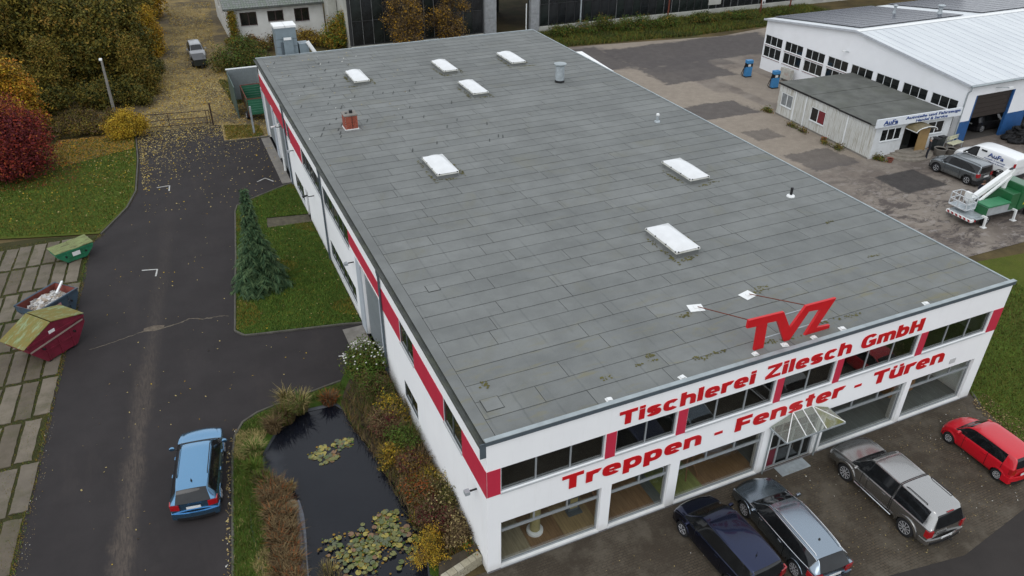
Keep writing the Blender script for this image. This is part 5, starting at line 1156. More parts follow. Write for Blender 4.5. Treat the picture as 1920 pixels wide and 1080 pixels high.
# heap of tyres beside the second gate
ty = MB().lathe([(.19,-.1),(.32,-.1),(.345,-.06),(.345,.06),(.32,.1),(.19,.1),(.19,-.1)], 16).mesh('tyre'); ty.materials.append(M['rubber']); ty.shade_smooth()
hp = thing('tyre_heap', 'heap of old black tyres piled beside the second gate', 'tyre heap', (58.2,21.9,0))
for k in range(60):
    a, r = rnd.uniform(0,2*PI), rnd.uniform(0,1)**.6; z = .12+1.5*max(0,1-r)*rnd.uniform(.5,1.0); inst('tyre', ty, hp, (2.0*r*math.cos(a), 1.2*r*math.sin(a), z), (rnd.uniform(-.5,.5)*(1-.3*r), rnd.uniform(-.5,.5), 0))
# ------------------------------------------------------------------ dark glazed hall at the back
D = thing('glazed_hall', 'long dark glazed old hall with pale concrete plinth and open gate across the back', 'building', (0,70.5,0))
TH = lambda u, w, z: (u, -w, z); dk = pm('hall_dark_frame', (.030,.031,.033), .7, var=.3, scale=.4); gdk = [pm('wire_glass_%s' % n, c, .22, var=.5, scale=.5, spec=.5) for n, c in (('dark',(.013,.015,.017)),('mid',(.020,.022,.024)),('green',(.016,.021,.020)))]
gp = pm('gate_leaf', (.28,.29,.30), .7, var=.15, dirt=(.16,.15,.13), dirt_amt=.5); pl_ = pm('plinth_pale', (.42,.42,.38), .9, var=.15, scale=.4, dirt=(.20,.20,.16), dirt_amt=.6, bump=.2)
ml = pm('mullion_pale', (.15,.155,.155), .6, var=.3, scale=1)
m = MB(); wall_mesh(m, lambda u, w, z: (u, .15-w, z), 12.8, 110, 0, 8.5, .3, [(30.4,34.85,0,6.8)]); m.build('frame_wall', dk, D); MB().box(12.78,13.1,.46,7.5,0,8.5).build('end_wall', pl_, D); MB().box(12.8,110,.46,22,8.4,8.5).box(29,36,12,12.2,0,8.4).build('roof', dk, D)
MB().box(36.1,110,-.22,.148,-.1,.62).box(12.8,28.8,-.2,.148,-.1,.5).build('plinth', pl_, D)
MB().box(28.9,30.4,-.25,.14,0,6.9).build('gate_post', gp, D); MB().box(34.86,36.08,-.25,.14,0,6.9).build('gate_post', gp, D); MB().box(28.9,36.08,-.26,.14,6.902,8.0).build('gate_lintel', gp, D)
for x in (28.95, 34.9): 
    for k in range(3): MB().box(x+.05,x+1.1,-.30,-.252,.1+k*2.2,2.2+k*2.2).build('gate_panel', gp, D)
pmesh = []
for g_ in gdk:
    for h in (2.6, 2.9): q = MB().box(.05,1.15,.10,.145,.04,h-.04).mesh('glazing_panel'); q.materials.append(g_); pmesh.append((h, q))
for r_, (x0, n) in enumerate(((13.1,13),(36.3,60))):
    for k in range(n):
        for (z, h) in ((.62,2.6),(3.22,2.9),(6.12,2.3)):
            if z > 4 : continue
            q = rnd.choice([p for hh, p in pmesh if abs(hh-h) < .01]); inst('glazing_panel', q, D, (x0+k*1.2, 0, z), (0,0,0))
    vb = MB()
    for k in range(n+1): MB().box(x0+k*1.2-.02,x0+k*1.2+.02,.02,.098,.62,8.4).build('mullion', ml if rnd.random() < .55 else dk, D)
    MB().box(x0,x0+n*1.2,.03,.097,3.18,3.24).build('rail', dk, D)
MB().box(61.4,63.4,.0,.096,1.15,2.6).build('hatch', pl_, D)
for x, y, z, lab, mt in ((41.6,69.9,7,'pale slim pole before the dark hall nearest its gate','galv'),(53.7,68.6,8,'rusty brown post in the weeds by the dark hall','rust'),(68.2,68.0,7,'dark post with a black and white sign in the weeds','rust'),(74.0,68.8,6,'dark bare post farthest right by the dark hall','rust')):
    p = thing('utility_pole', lab, 'pole', (x,y,0)); MB().tube([(0,0,-.1),(0,0,z)], [.11,.08], 8).build('shaft', M[mt], p, True)
    if x == 68.2: MB().box(-.02,.5,-.1,-.06,1.2,2.4).build('sign_panel', M['white_plain'], p); MB().ext([(.05,-.102,1.3),(.24,-.102,1.75),(.43,-.102,1.3)], (0,-.01,0)).ext([(.05,-.102,2.3),(.24,-.102,1.85),(.43,-.102,2.3)], (0,-.01,0)).build('sign_mark', M['black'], p)
pt = MB().tube([(34.2,70.0,0),(34.2,70.0,3.6)], .07, 8).build('gate_pipe', M['white_plain'], None, True); tag(pt, 'thin white upright pipe in the open gate of the dark hall', 'pipe')
# ------------------------------------------------------------------ white house
M['brown_frame'] = pm('brown_frame', (.06,.035,.032), .6)
HS = thing('white_house', 'white painted house with grey tiled roof and dark windows at the back left', 'house', (0,78.2,0))
THs = lambda u, w, z: (u, -w, z); THw = lambda u, w, z: (.9-w, u, z)
hw_ = pm('house_white', (.60,.60,.57), .9, var=.08, scale=.8, bump=.3, dirt=(.38,.36,.31), dirt_amt=.5)
ho = [(2.15,4.0,2.05,3.55),(5.2,7.0,2.3,3.5),(8.25,9.95,2.05,3.55),(8.6,10.0,.15,.9)]
m = MB(); wall_mesh(m, THs, .9, 11.6, -.1, 4.1, .3, ho); m.build('front_wall', hw_, HS); hw2 = [(2,3.4,2.2,3.4),(6,7.2,2.2,3.4),(10,11.4,2.2,3.4)]
m = MB(); wall_mesh(m, THw, .3, 16, -.1, 4.1, .3, hw2); m.build('side_wall', hw_, HS); MB().box(11.3,11.6,.3,16,-.1,4.1).box(1.2,11.3,.31,15.7,0,.1).build('rear_wall', hw_, HS); MB().box(11.7,12.7,-2.5,-.4,-.1,5.2).build('chimney_stack', pl_, HS)
for h_ in ho: window(HS, THs, *h_, 2, frame='brown_frame', pane='glass_dark', rec=.08, fw=.09)
for h_ in hw2: window(HS, THw, *h_, 2, frame='brown_frame', pane='glass_dark', rec=.08, fw=.09)
MB().ext([(.4,-.5,3.95),(.4,8,7.6),(.4,16.5,3.95),(.4,16.5,4.05),(.4,8,7.75),(.4,-.5,4.08)], (11.7,0,0)).build('roof_deck', M['gutter'], HS)
tl = [pm('roof_tile_%s' % n, c, .85, var=.2, scale=4, dirt=(.12,.13,.08), dirt_amt=.5) for n, c in (('grey',(.17,.18,.17)),('green',(.15,.17,.145)))]
ti = []
for m_ in tl:
    q = MB(); q.add([(.0,.0,.03),(.1,.0,.07),(.2,0,.075),(.3,.0,.03),(.0,.42,.01),(.1,.42,.045),(.2,.42,.05),(.3,.42,.01)], [(0,1,5,4),(1,2,6,5),(2,3,7,6),(0,3,2,1)]); me = q.mesh('roof_tile'); me.materials.append(m_); ti.append(me)
sl2 = math.atan2(7.75-4.08, 8.5)
for j in range(7):
    for i in range(38): s = j*.38; inst('roof_tile', rnd.choice(ti), HS, (.42+i*.305, -.5+s*math.cos(sl2), 4.085+s*math.sin(sl2)+rnd.uniform(0,.01)), (sl2,0,0))
big = MB()
for j in range(7, 24):
    for i in range(38):
        s = j*.38; x, y, z = .42+i*.305, -.5+s*math.cos(sl2), 4.085+s*math.sin(sl2); c_, s_ = math.cos(sl2), math.sin(sl2)
        big.add([(x+a,y+b*c_-h*s_,z+b*s_+h*c_) for a, b, h in ((0,0,.03),(.1,0,.07),(.2,0,.075),(.3,0,.03),(0,.42,.01),(.1,.42,.045),(.2,.42,.05),(.3,.42,.01))], [(0,1,5,4),(1,2,6,5),(2,3,7,6),(0,3,2,1)])
struct(big.build('roof_tiles', tl[0], HS, fix=False), 'stuff')
MB().tube([(.5,-.56,4.0),(12,-.56,4.0)], .07, 8).tube([(1.0,-.56,4.0),(1.0,-.1,3.6),(1.0,-.1,0)], .05, 6).build('gutter', M['gutter'], HS, True)
# ------------------------------------------------------------------ behind and beside the joinery building
fl = thing('dust_extractor', 'tall grey box-shaped extractor with pale top behind the flat roof', 'machine', (2.8,50.2,0)); fg = pm('extractor_grey', (.20,.245,.27), .5, .2, var=.08)
MB().box(-.85,.85,-.7,.7,.6,8.1).build('housing', fg, fl, bevel=.05)
for x in (-.75,.75):
    for y in (-.6,.6): MB().box(x-.06,x+.06,y-.06,y+.06,0,.6).build('leg', M['galv'], fl)
MB().box(-.9,.0,-.76,.76,8.1,8.3).box(.02,.92,-.76,.76,8.1,8.3).build('lid', M['white_plain'], fl, bevel=.03)
for z in (5.2,5.9,6.6,7.2): MB().box(-.86,.86,-.712,-.70,z,z+.03).build('rib', M['slate_trim'], fl)
MB().box(-.3,.45,-.95,-.715,4.5,7.4).build('panel', fg, fl); MB().box(-.25,.35,-1.0,-.955,7.2,7.4).build('panel_cap', M['white_plain'], fl); MB().box(-.5,-.35,-.8,-.715,4,7).build('cable_duct', M['slate_trim'], fl)
o = thing('side_duct', 'smaller grey box and slanting pale pipe beside the tall extractor', 'duct', (4.2,50.1,0)); MB().box(-.42,.35,-.5,.5,0,6.7).build('housing', fg, o); MB().tube([(.25,-.6,6.85),(.95,-.75,5.6),(1.1,-.8,0)], .17, 10).build('pipe', M['white_plain'], o, True)
cn_ = thing('steel_shed', 'grey-green sheet steel shed behind the green trailer', 'shed', (-.6,56.6,0)); cgm = pm('shed_grey', (.24,.27,.28), .6, .2, var=.1); cgn = pm('shed_green', (.055,.09,.08), .6)
MB().box(-1.15,-1.08,-3.6,1.5,0,2.75).build('side_wall', cgn, cn_); MB().box(-1.08,1.6,1.42,1.5,0,2.9).build('rear_wall', cgm, cn_); MB().box(-1.2,1.65,1.38,1.56,2.9,2.98).build('roof_edge', M['frame_white'], cn_)
rbm = MB().box(0,.06,1.37,1.418,.1,2.85).mesh('rib'); rbm.materials.append(cgm)
for k in range(15): inst('rib', rbm, cn_, (-1.0+k*.17,0,0))
tr_ = thing('green_trailer', 'open green slatted trailer standing between the shed and the workshop wall', 'trailer', (-.15,53.4,0)); tg = pm('trailer_green', (.025,.135,.075), .5, var=.12); 
for k in range(6):
    z = .75+k*.22
    for sx in (-.82,.80): MB().box(sx,sx+.03,-2.1,2.1,z,z+.19).build('side_slat', tg, tr_)
    for sy_ in (-2.13,2.1): MB().box(-.82,.83,sy_,sy_+.03,z,z+.19).build('end_slat', tg, tr_)
MB().box(-.8,.8,-2.1,2.1,.68,.74).build('floor', tg, tr_); rim_ = MB()
for a, b in (((-.83,-2.13,2.1),(-.83,2.13,2.1)),((.83,-2.13,2.1),(.83,2.13,2.1)),((-.83,-2.13,2.1),(.83,-2.13,2.1)),((-.83,2.13,2.1),(.83,2.13,2.1))): rim_.bar(a, b, .06)
for x in (-.85,.85):
    for y in (-2.15,-.7,.7,2.15): rim_.bar((x,y,.6),(x,y,2.1),.05)
rim_.build('frame', M['rust'], tr_)
add_wheels(tr_, (0,), .95, .36, .2, 5); 
for w_ in [c for c in tr_.children if c.name.startswith('wheel')]: w_.rotation_euler = (0,0,PI/2 if w_.location.y > 0 else -PI/2); s_ = 1 if w_.location.y > 0 else -1; w_.location = (s_*-.9, -1.0, .36)
bt = thing('box_trailer', 'long white box trailer parked along the far side of the grey-roofed workshop', 'trailer', (29.03,46.05,0), -.08)
MB().box(-1.22,1.22,-3.45,3.45,1.0,3.42).build('box_body', pm('trailer_white', (.80,.80,.79), .45), bt, bevel=.03); MB().box(-.9,.9,-3.3,3.3,.7,.995).build('chassis', M['black'], bt)
MB().box(-1.24,1.24,-3.47,-3.42,.95,3.44).build('rear_door', M['frame_white'], bt)
add_wheels(bt, (0,), 1.15, .45, .25, 6)
for w_ in [c for c in bt.children if c.name.startswith('wheel')]: s_ = 1 if w_.location.y > 0 else -1; w_.rotation_euler = (0,0,PI/2 if s_ < 0 else -PI/2); w_.location = (s_*1.05, -1.8, .45)
pw = MB().box(-1.15,-1.0,48.6,48.75,0,2.3).build('grey_post', M['galv']); tag(pw, 'short grey square post at the rear left workshop corner', 'post')
pf = thing('small_trailer', 'low dark covered trailer in the leaves in front of the pale old car', 'trailer', (-3.35,71.2,0), .05); bt_ = pm('trailer_dark', (.018,.022,.018), .6)
MB().box(-.62,.62,-1.3,1.3,.35,.95).build('trailer_body', bt_, pf, bevel=.03); MB().box(-.64,.64,-1.32,1.32,.952,1.0).build('cover', M['black'], pf); MB().bar((0,-1.3,.42),(0,-2.1,.35),.08).build('drawbar', M['black'], pf)
for s_ in (.7,-.7): o = MB().lathe([(.26,-.08),(.28,0),(.26,.08)], 12, axis='x').build('wheel', M['rubber'], pf); o.location = (s_,0,.28)
# yard gate, lamp post
gt = thing('field_gate', 'rusty bar gate standing across the leafy track', 'gate', (-4.2,52.1,0), PI-.15); rm_ = pm('gate_rust', (.045,.028,.02), .8, var=.3)
for z in (.25,.75,1.32): MB().tube([(0,0,z),(5.4,0,z)], .03, 6).build('rail', rm_, gt)
for x in (0,.25,3.3,5.4): MB().tube([(x,0,.1),(x,0,1.4)], .03, 6).build('upright', rm_, gt)
MB().tube([(-.18,0,-.1),(-.18,0,1.95)], .07, 8).build('gate_post', rm_, gt); MB().tube([(-.25,0,1.2),(-2.0,.1,.0)], .025, 5).build('brace', rm_, gt); MB().tube([(5.5,0,-.1),(5.5,0,1.6)], .07, 8).build('gate_post', rm_, gt)
lp = thing('lamp_post', 'leaning concrete lamp post with white lamp head rising behind the yellow bush', 'lamp', (-11.75,58.5,0)); MB().tube([(0,0,0),(.06,.1,4.0),(.08,.15,4.7)], [.14,.10,.08], 8).build('shaft', pm('lamp_concrete', (.22,.21,.19), .8, var=.2), lp, True); MB().tube([(.08,.15,4.7),(.05,-.25,4.9)], .05, 6).build('arm', M['galv'], lp); MB().box(-.06,.18,-.65,-.2,4.86,4.98).build('lamp_head', M['white_plain'], lp, bevel=.02)
# ------------------------------------------------------------------ skips on the slab yard
def skip(name, label, cat, loc, rz, bl_, tl_, w, h, mat_out, mat_in, floor=.12):
    s = thing(name, label, cat, (*loc,0), rz); a, b = bl_/2, tl_/2; t_ = .04
    for sg in (1,-1): MB().ext([(-a,sg*(w/2-t_),floor),(a,sg*(w/2-t_),floor),(b,sg*(w/2-t_),h*.72),(b,sg*(w/2-t_),h),(-b,sg*(w/2-t_),h),(-b,sg*(w/2-t_),h*.72)], (0,sg*t_,0)).build('side_plate', mat_out, s)
    for sg in (1,-1): MB().add([(0,0,0)],[]) ; q = MB(); q.ext([(sg*a,-w/2+t_,floor),(sg*a,w/2-t_,floor),(sg*b,w/2-t_,h*.72),(sg*b,-w/2+t_,h*.72)], (sg*-.03,0,.02)); q.ext([(sg*b,-w/2+t_,h*.725),(sg*b,w/2-t_,h*.725),(sg*b,w/2-t_,h),(sg*b,-w/2+t_,h)], (sg*-.03,0,0)); q.build('end_plate', [mat_out], s)
    q = MB(); q.box(-a+.02,a-.02,-w/2+t_+.001,w/2-t_-.001,floor,floor+.05); q.build('floor', mat_in, s)
    r = MB()
    for sg in (1,-1): r.box(-b-.02,b+.02,sg*(w/2+.002),sg*(w/2+.06),h-.09,h+.01); r.box(-a*.9,a*.9,sg*(w/2+.002),sg*(w/2+.04),h*.45,h*.5)
    r.build('rim', mat_out, s)
    for u in (-a*.8,0,a*.8):
        for sg in (1,-1): MB().box(u-.04,u+.04,sg*(w/2+.002),sg*(w/2+.035),floor,h-.1).build('stiffener', mat_out, s)
    for sg in (1,-1):
        for u in (-b*.55,b*.55): o = MB().tube([(u,sg*(w/2),h*.62),(u,sg*(w/2+.14),h*.62)], .05, 8).build('lug', M['black'], s)
    for sg in (1,-1): MB().box(sg*a*.8-.08,sg*a*.8+.08,-w/2,w/2,0,floor).build('runner', M['black'], s)
    return s
lidm = []
def lid_mat(name, c1, c2, c3):
    t = NT(name); v = t.oc(); f = t.noise(t.map(v, (1,5,1)), 1.8, 7, .8); c = t.mix(t.step(f, .36, .62), c1, c2); c = t.mix(t.math('MULTIPLY', t.step(t.noise(t.map(v, (1,3.5,1), loc=(5,2,0)), 1.5, 7, .78), .5, .62), .8), c, c3); return t.out(c, .8, spec=.2)
sg_ = pm('skip_green', (.022,.17,.085), .5, var=.15, dirt=(.02,.07,.03), dirt_amt=.6)
s = skip('green_skip', 'small green skip with two mossy lids at the far end of the slab yard', 'skip', (-14.28,31.28), .42, 1.15, 2.1, 1.15, .84, sg_, M['dark'])
lm1 = lid_mat('mossy_green_lid', (.20,.24,.10), (.14,.15,.065), (.055,.045,.030))
MB().box(-1.12,.02,-.62,.62,.86,.885).build('lid', lm1, s); o = MB().box(.03,1.16,-.60,.62,.87,.90).build('lid', lm1, s); o.rotation_euler = (.04,-.05,0)
MB().box(-.2,.25,-.632,-.612,.42,.68).build('label_plate', M['plate'], s)
sb_ = pm('skip_blue', (.045,.075,.105), .55, var=.2, dirt=(.09,.05,.035), dirt_amt=.5); si_ = pm('skip_rust', (.15,.035,.025), .8, var=.3)
s = skip('rubble_skip', 'blue skip with rusty red inside, heaped with white rubble', 'skip', (-15.12,24.72), .78, 1.6, 2.55, 1.55, 1.25, sb_, si_)
MB().ext([(-1.2,.73,1.24),(1.2,.73,1.24),(.78,.73,.2),(-.78,.73,.2)], (0,-.012,0)).ext([(1.22,-.72,1.24),(1.22,.72,1.24),(.95,.72,.6),(.95,-.72,.6)], (-.012,0,.0)).ext([(-1.22,-.72,1.24),(-1.22,.72,1.24),(-.95,.72,.6),(-.95,-.72,.6)], (.012,0,0)).build('rusty_lining', si_, s)
MB().box(-.35,.1,-.845,-.83,.78,1.02).build('label_plate', pm('label_red_white', (.42,.20,.20), .6), s)
ru = []; rmat = [pm('rubble_white', (.50,.49,.47), .9, var=.2), pm('rubble_grey', (.30,.285,.27), .9, var=.3), pm('rubble_buff', (.36,.30,.24), .9, var=.3)]
V = []; mi = []
q = MB()
for k in range(900):
    u, w = rnd.uniform(-1.12,1.05), rnd.uniform(-.68,.64); zz = .62+.42*(1-(u/1.3)**2)*(1-.5*(w/.75)**2)+rnd.uniform(-.06,.08); sz = rnd.choice([.03,.04,.05,.07,.1]); mt = Matrix.Rotation(rnd.uniform(0,6),3,'X') @ Matrix.Rotation(rnd.uniform(0,6),3,'Z')
    q.add([Vector((u,w,zz))+mt @ Vector((x*sz*1.2,y*sz*.8,z*sz*.5)) for z in (-1,1) for x, y in ((-1,-1),(1,-1),(1,1),(-1,1))], [(3,2,1,0),(4,5,6,7),(0,1,5,4),(1,2,6,5),(2,3,7,6),(3,0,4,7)], rnd.choice([0,0,0,1,2]))
struct(q.build('rubble', rmat, s, fix=False), 'stuff')
q = MB(); q.sheet([(-1.05,-.72),(1.0,-.72),(1.0,.70),(-1.05,.70)], .72); struct(q.build('rubble_bed', rmat[1], s), 'stuff')
pk_ = MB().box(-.05,.05,-.45,.45,-.04,.04).build('white_plank', M['white_plain']); pk_.location = (-14.5,25.35,1.32); pk_.rotation_euler = (.25,0,-.35); tag(pk_, 'short white plank leaning out of the rubble', 'plank')
sr_ = pm('skip_red', (.155,.014,.030), .5, var=.15, dirt=(.06,.012,.014), dirt_amt=.5)
s = skip('lidded_skip', 'dark red skip with sloping rusty yellow-green lids, nearest of the three', 'skip', (-15.0,21.35), .70, 1.7, 3.1, 1.7, 1.45, sr_, M['dark'])
lm2 = lid_mat('weathered_lid', (.135,.145,.045), (.19,.14,.04), (.22,.29,.17))
for sgn in (1,-1): MB().ext([(-1.56,sgn*.80,1.46),(-.1,sgn*.80,1.98),(1.0,sgn*.80,1.72),(1.56,sgn*.80,1.46)], (0,sgn*.045,0)).build('lid_side', sr_, s)
o = MB().ext([(-1.75,-.88,1.36),(-.12,-.88,2.0),(-.12,.88,2.0),(-1.75,.88,1.36)], (0,0,.035)).build('lid', lm2, s)
o = MB().ext([(-.06,-.88,2.02),(1.62,-.88,1.50),(1.62,.88,1.50),(-.06,.88,2.02)], (0,0,.035)).build('lid', lm2, s)
MB().ext([(-1.5,-.875,1.0),(1.45,-.875,1.22),(1.45,-.875,1.30),(-1.5,-.875,1.08)], (0,-.03,0)).build('side_bar', pm('bar_pale', (.26,.20,.17), .7), s); MB().box(-.35,-.02,-.872,-.858,1.35,1.62).build('label_plate', M['plate'], s)
# ------------------------------------------------------------------ lift truck
gn = pm('truck_green', (.012,.105,.034), .42, var=.06, coat=.4)
L = thing('lift_truck', 'green truck with white lifting arm folded over its bed and a mesh work basket', 'lift truck', (40.9,13.0,0), -.02)
def sprof(pts, y0, y1, name, mat, par, bev=.03): return MB().ext([(x,y0,z) for x, z in pts], (0,y1-y0,0)).build(name, mat, par, bevel=bev)
cab = sprof([(2.75,.55),(5.0,.55),(5.05,1.2),(4.5,1.45),(3.9,2.25),(2.75,2.35)], -.95, .95, 'cab', gn, L, .06)
for sg in (1,-1):
    MB().ext([(3.35,sg*.955,1.35),(4.3,sg*.955,1.4),(3.85,sg*.955,2.1),(3.35,sg*.955,2.15)], (0,sg*.012,0)).build('side_window', GL, L)
    MB().ext([(3.3,sg*.955,.6),(4.15,sg*.955,.6),(4.15,sg*.955,.68),(3.3,sg*.955,.68)], (0,sg*.01,0)).build('door_line', M['black'], L)
    MB().ext([(3.2,sg*.956,.95),(3.95,sg*.956,1.0),(3.9,sg*.956,1.2),(3.25,sg*.956,1.15)], (0,sg*.01,0)).build('door_badge', pm('badge_yellow', (.50,.42,.02), .5), L)
MB().ext([(4.52,-.82,1.48),(3.95,-.82,2.2),(3.95,.82,2.2),(4.52,.82,1.48)], (.02,0,.012)).build('windscreen', GL, L)
MB().box(-1.35,2.7,-.85,.85,.58,.72).build('bed', M['galv'], L); MB().box(-1.2,3.0,-.35,.35,.40,.57).build('chassis', M['black'], L)
bxl = MB().box(-.25,1.75,-1.02,-.12,.73,1.32).build('tool_box', pm('box_grey', (.33,.35,.36), .5), L, bevel=.02); MB().box(-.29,1.79,-1.06,-.08,1.322,1.44).build('box_lid', pm('lid_green', (.035,.19,.085), .45), L, bevel=.02); MB().box(-.27,-.252,-1.02,-.12,.74,1.3).build('box_end', gn, L)
MB().box(1.9,2.7,-.9,.9,.722,1.9).build('tower_base', gn, L, bevel=.03)
arm = thing; a_ = MB(); a_.bar((-.55,.35,1.25),(2.55,.25,3.02),.30,.30); o = a_.build('lifting_arm', M['white_plain'], L); MB().bar((.1,.0,1.35),(2.5,.05,2.75),.14,.14).build('lower_arm', M['white_plain'], L); MB().tube([(.9,.12,1.45),(2.2,.12,2.4)], .06, 8).build('ram', M['black'], L); MB().bar((2.2,.2,2.2),(2.75,.2,3.15),.36,.22).build('arm_knuckle', M['white_plain'], L); MB().bar((2.42,.24,3.12),(2.72,.22,3.22),.20,.03).build('knuckle_plate', M['black'], L)
MB().tube([(2.3,.15,.9),(2.3,.15,2.4)], .16, 10).build('turret', M['white_plain'], L)
# basket
bk_ = MB(); bx0, bx1, by0, by1 = -1.35, -.45, -.25, 1.05
for z in (1.0,1.42,1.85):
    for p, q_ in (((bx0,by0,z),(bx1,by0,z)),((bx1,by0,z),(bx1,by1,z)),((bx1,by1,z),(bx0,by1,z)),((bx0,by1,z),(bx0,by0,z))): bk_.bar(p, q_, .045)
for x in (bx0,(bx0+bx1)/2,bx1):
    for y in (by0,(by0+by1)/2,by1): bk_.bar((x,y,1.0),(x,y,1.85),.045)
o = bk_.build('work_basket', pm('basket_white', (.62,.64,.66), .4, .3), L); MB().box(bx0,bx1,by0,by1,.95,.995).build('basket_floor', M['galv'], o); MB().box(bx1-.25,bx1-.05,.2,.6,1.35,1.95).build('control_box', M['white_plain'], o)
MB().box(-1.45,-1.15,-.95,1.0,.45,.62).build('rear_beam', M['white_plain'], L)
for k in range(6): MB().ext([(-1.452,-.9+k*.32,.47),(-1.452,-.74+k*.32,.47),(-1.452,-.66+k*.32,.60),(-1.452,-.82+k*.32,.60)], (-.008,0,0)).build('warning_stripe', M['tail_red'], L)
MB().box(-1.10,-.45,-1.05,-.30,.625,.66).build('rear_platform', M['galv'], L); MB().box(-1.14,-1.11,-1.03,-.6,.48,.60).build('tail_lamp', M['tail_red'], L)
for x in (-.35,2.45): MB().bar((x,-.85,.72),(x,-1.15,.72),.14,.12).bar((x,-1.15,.78),(x,-1.18,.06),.12,.12).box(x-.16,x+.16,-1.33,-1.03,.0,.05).build('outrigger', M['white_plain'], L)
add_wheels(L, (0.0,4.1), 1.0, .36, .22, 6)
cn2 = thing('traffic_cone', 'red and white traffic cone carried on the lift truck behind its cab', 'cone', (42.45,12.35,.73)); MB().lathe([(.2,0),(.2,.04),(.13,.05),(.10,.22)], 12).build('base', M['tail_red'], cn2, True); MB().lathe([(.10,.22),(.075,.36)], 12).build('band', M['white_plain'], cn2, True); MB().lathe([(.075,.36),(.03,.55)], 12).build('tip', M['tail_red'], cn2, True)

am = lambda u, w, z: tuple(Vector((-.3,.35-.155-w,1.25)) + Vector((math.cos(.52)*u-math.sin(.52)*(z),0,math.sin(.52)*u+math.cos(.52)*z)))
lettering('BÜHNEN VERLEIH', .5, 2.6, .06, .15, am, L, M['black'], .006, bold=.01)
# ------------------------------------------------------------------ people
def person(name, label, loc, rz, joints, cols, hair):
    """joints: dict of named points; one continuous skinned body"""
    root = thing(name, label, 'person', loc, rz)
    order = ['pelvis','waist','chest','neck','head','crown','ls','le','lh','lf','rs','re','rh','rf','lhip','lk','la','lt','rhip','rk','ra','rt']
    J = {**joints}; E_ = [('pelvis','waist'),('waist','chest'),('chest','neck'),('neck','head'),('head','crown'),('chest','ls'),('ls','le'),('le','lh'),('lh','lf'),('chest','rs'),('rs','re'),('re','rh'),('rh','rf'),('pelvis','lhip'),('lhip','lk'),('lk','la'),('la','lt'),('pelvis','rhip'),('rhip','rk'),('rk','ra'),('ra','rt')]
    Rd = dict(pelvis=(.16,.12),waist=(.145,.11),chest=(.17,.12),neck=(.055,.055),head=(.085,.10),crown=(.075,.085),ls=(.075,.075),le=(.05,.05),lh=(.038,.03),lf=(.03,.018),lhip=(.095,.095),lk=(.065,.065),la=(.045,.045),lt=(.045,.035))
    for k in list(Rd):
        if k[0] == 'l': Rd['r'+k[1:]] = Rd[k]
    me = bpy.data.meshes.new('body'); me.from_pydata([J[k] for k in order], [(order.index(a), order.index(b)) for a, b in E_], []); ob = bpy.data.objects.new('body', me); COL.objects.link(ob)
    sk = ob.modifiers.new('skin', 'SKIN'); 
    if not me.skin_vertices: me.attributes.new('tmp','FLOAT','POINT')
    for i, k in enumerate(order): me.skin_vertices[0].data[i].radius = Rd[k]
    me.skin_vertices[0].data[0].use_root = True; ob.modifiers.new('sub', 'SUBSURF').levels = 1
    bpy.context.view_layer.update(); dg = bpy.context.evaluated_depsgraph_get(); m2 = bpy.data.meshes.new_from_object(ob.evaluated_get(dg)); bpy.data.objects.remove(ob)
    for c in cols: m2.materials.append(c)
    zn = J['neck'][2]; zw = J['waist'][2]-.08
    for f in m2.polygons:
        z = f.center[2]; hd = min((Vector(f.center)-Vector(J[k])).length for k in ('lf','rf','lh','rh'))
        f.material_index = 0 if z > zn-.01 else (0 if hd < .07 else (1 if z > zw else (3 if z < .09 else 2)))
    m2.shade_smooth(); o = link('body', m2, root)
    h = J['crown']; q = MB(); q.lathe([(.001,.10),(.06,.085),(.095,.03),(.10,-.04),(.085,-.09)], 12); w = q.build('hair', hair, root, True); w.location = (h[0]-.01, h[1], h[2]+.0)
    f = J['head']; q = MB(); q.box(f[0]+.085,f[0]+.125,-.012+f[1],.012+f[1],f[2]-.02,f[2]+.02); q.build('nose', cols[0], root)
    q = MB(); q.box(f[0]+.088,f[0]+.098,f[1]+.02,f[1]+.045,f[2]+.025,f[2]+.037).box(f[0]+.088,f[0]+.098,f[1]-.045,f[1]-.02,f[2]+.025,f[2]+.037); q.build('eyes', M['black'], root)
    return root
skin = pm('skin', (.42,.24,.17), .6, var=.05); blk = pm('black_cloth', (.016,.016,.020), .9, var=.2); jean = pm('dark_jeans', (.022,.025,.034), .9, var=.2); shoe = pm('shoe', (.02,.018,.016), .6)
JS = dict(pelvis=(0,0,.95),waist=(.01,0,1.12),chest=(.01,0,1.36),neck=(.02,0,1.53),head=(.05,0,1.64),crown=(.03,0,1.73),ls=(0,.19,1.43),le=(-.03,.27,1.17),lh=(.10,.22,.97),lf=(.15,.18,.92),rs=(0,-.19,1.43),re=(-.03,-.27,1.16),rh=(.06,-.26,.92),rf=(.08,-.25,.83),lhip=(0,.10,.92),lk=(.03,.12,.49),la=(-.03,.13,.08),lt=(.13,.15,.04),rhip=(0,-.10,.92),rk=(.06,-.13,.49),ra=(.05,-.15,.08),rt=(.21,-.18,.04))
person('person', 'person in black clothes with grey hair standing at the foot of the office steps', (46.75,21.9,0), 2.2, JS, [skin,blk,jean,shoe], pm('grey_hair', (.36,.35,.33), .8))
J2 = dict(JS); J2.update(lh=(.28,.12,1.12), lf=(.35,.10,1.13), rh=(.28,-.14,1.10), rf=(.35,-.12,1.12), head=(.08,0,1.62), crown=(.05,0,1.72))
person('person', 'person in dark blue jacket behind the white lifting arm', (43.3,14.55,0), -1.9, J2, [skin,pm('navy_cloth', (.02,.022,.035), .9),jean,shoe], pm('brown_hair', (.06,.03,.018), .8))
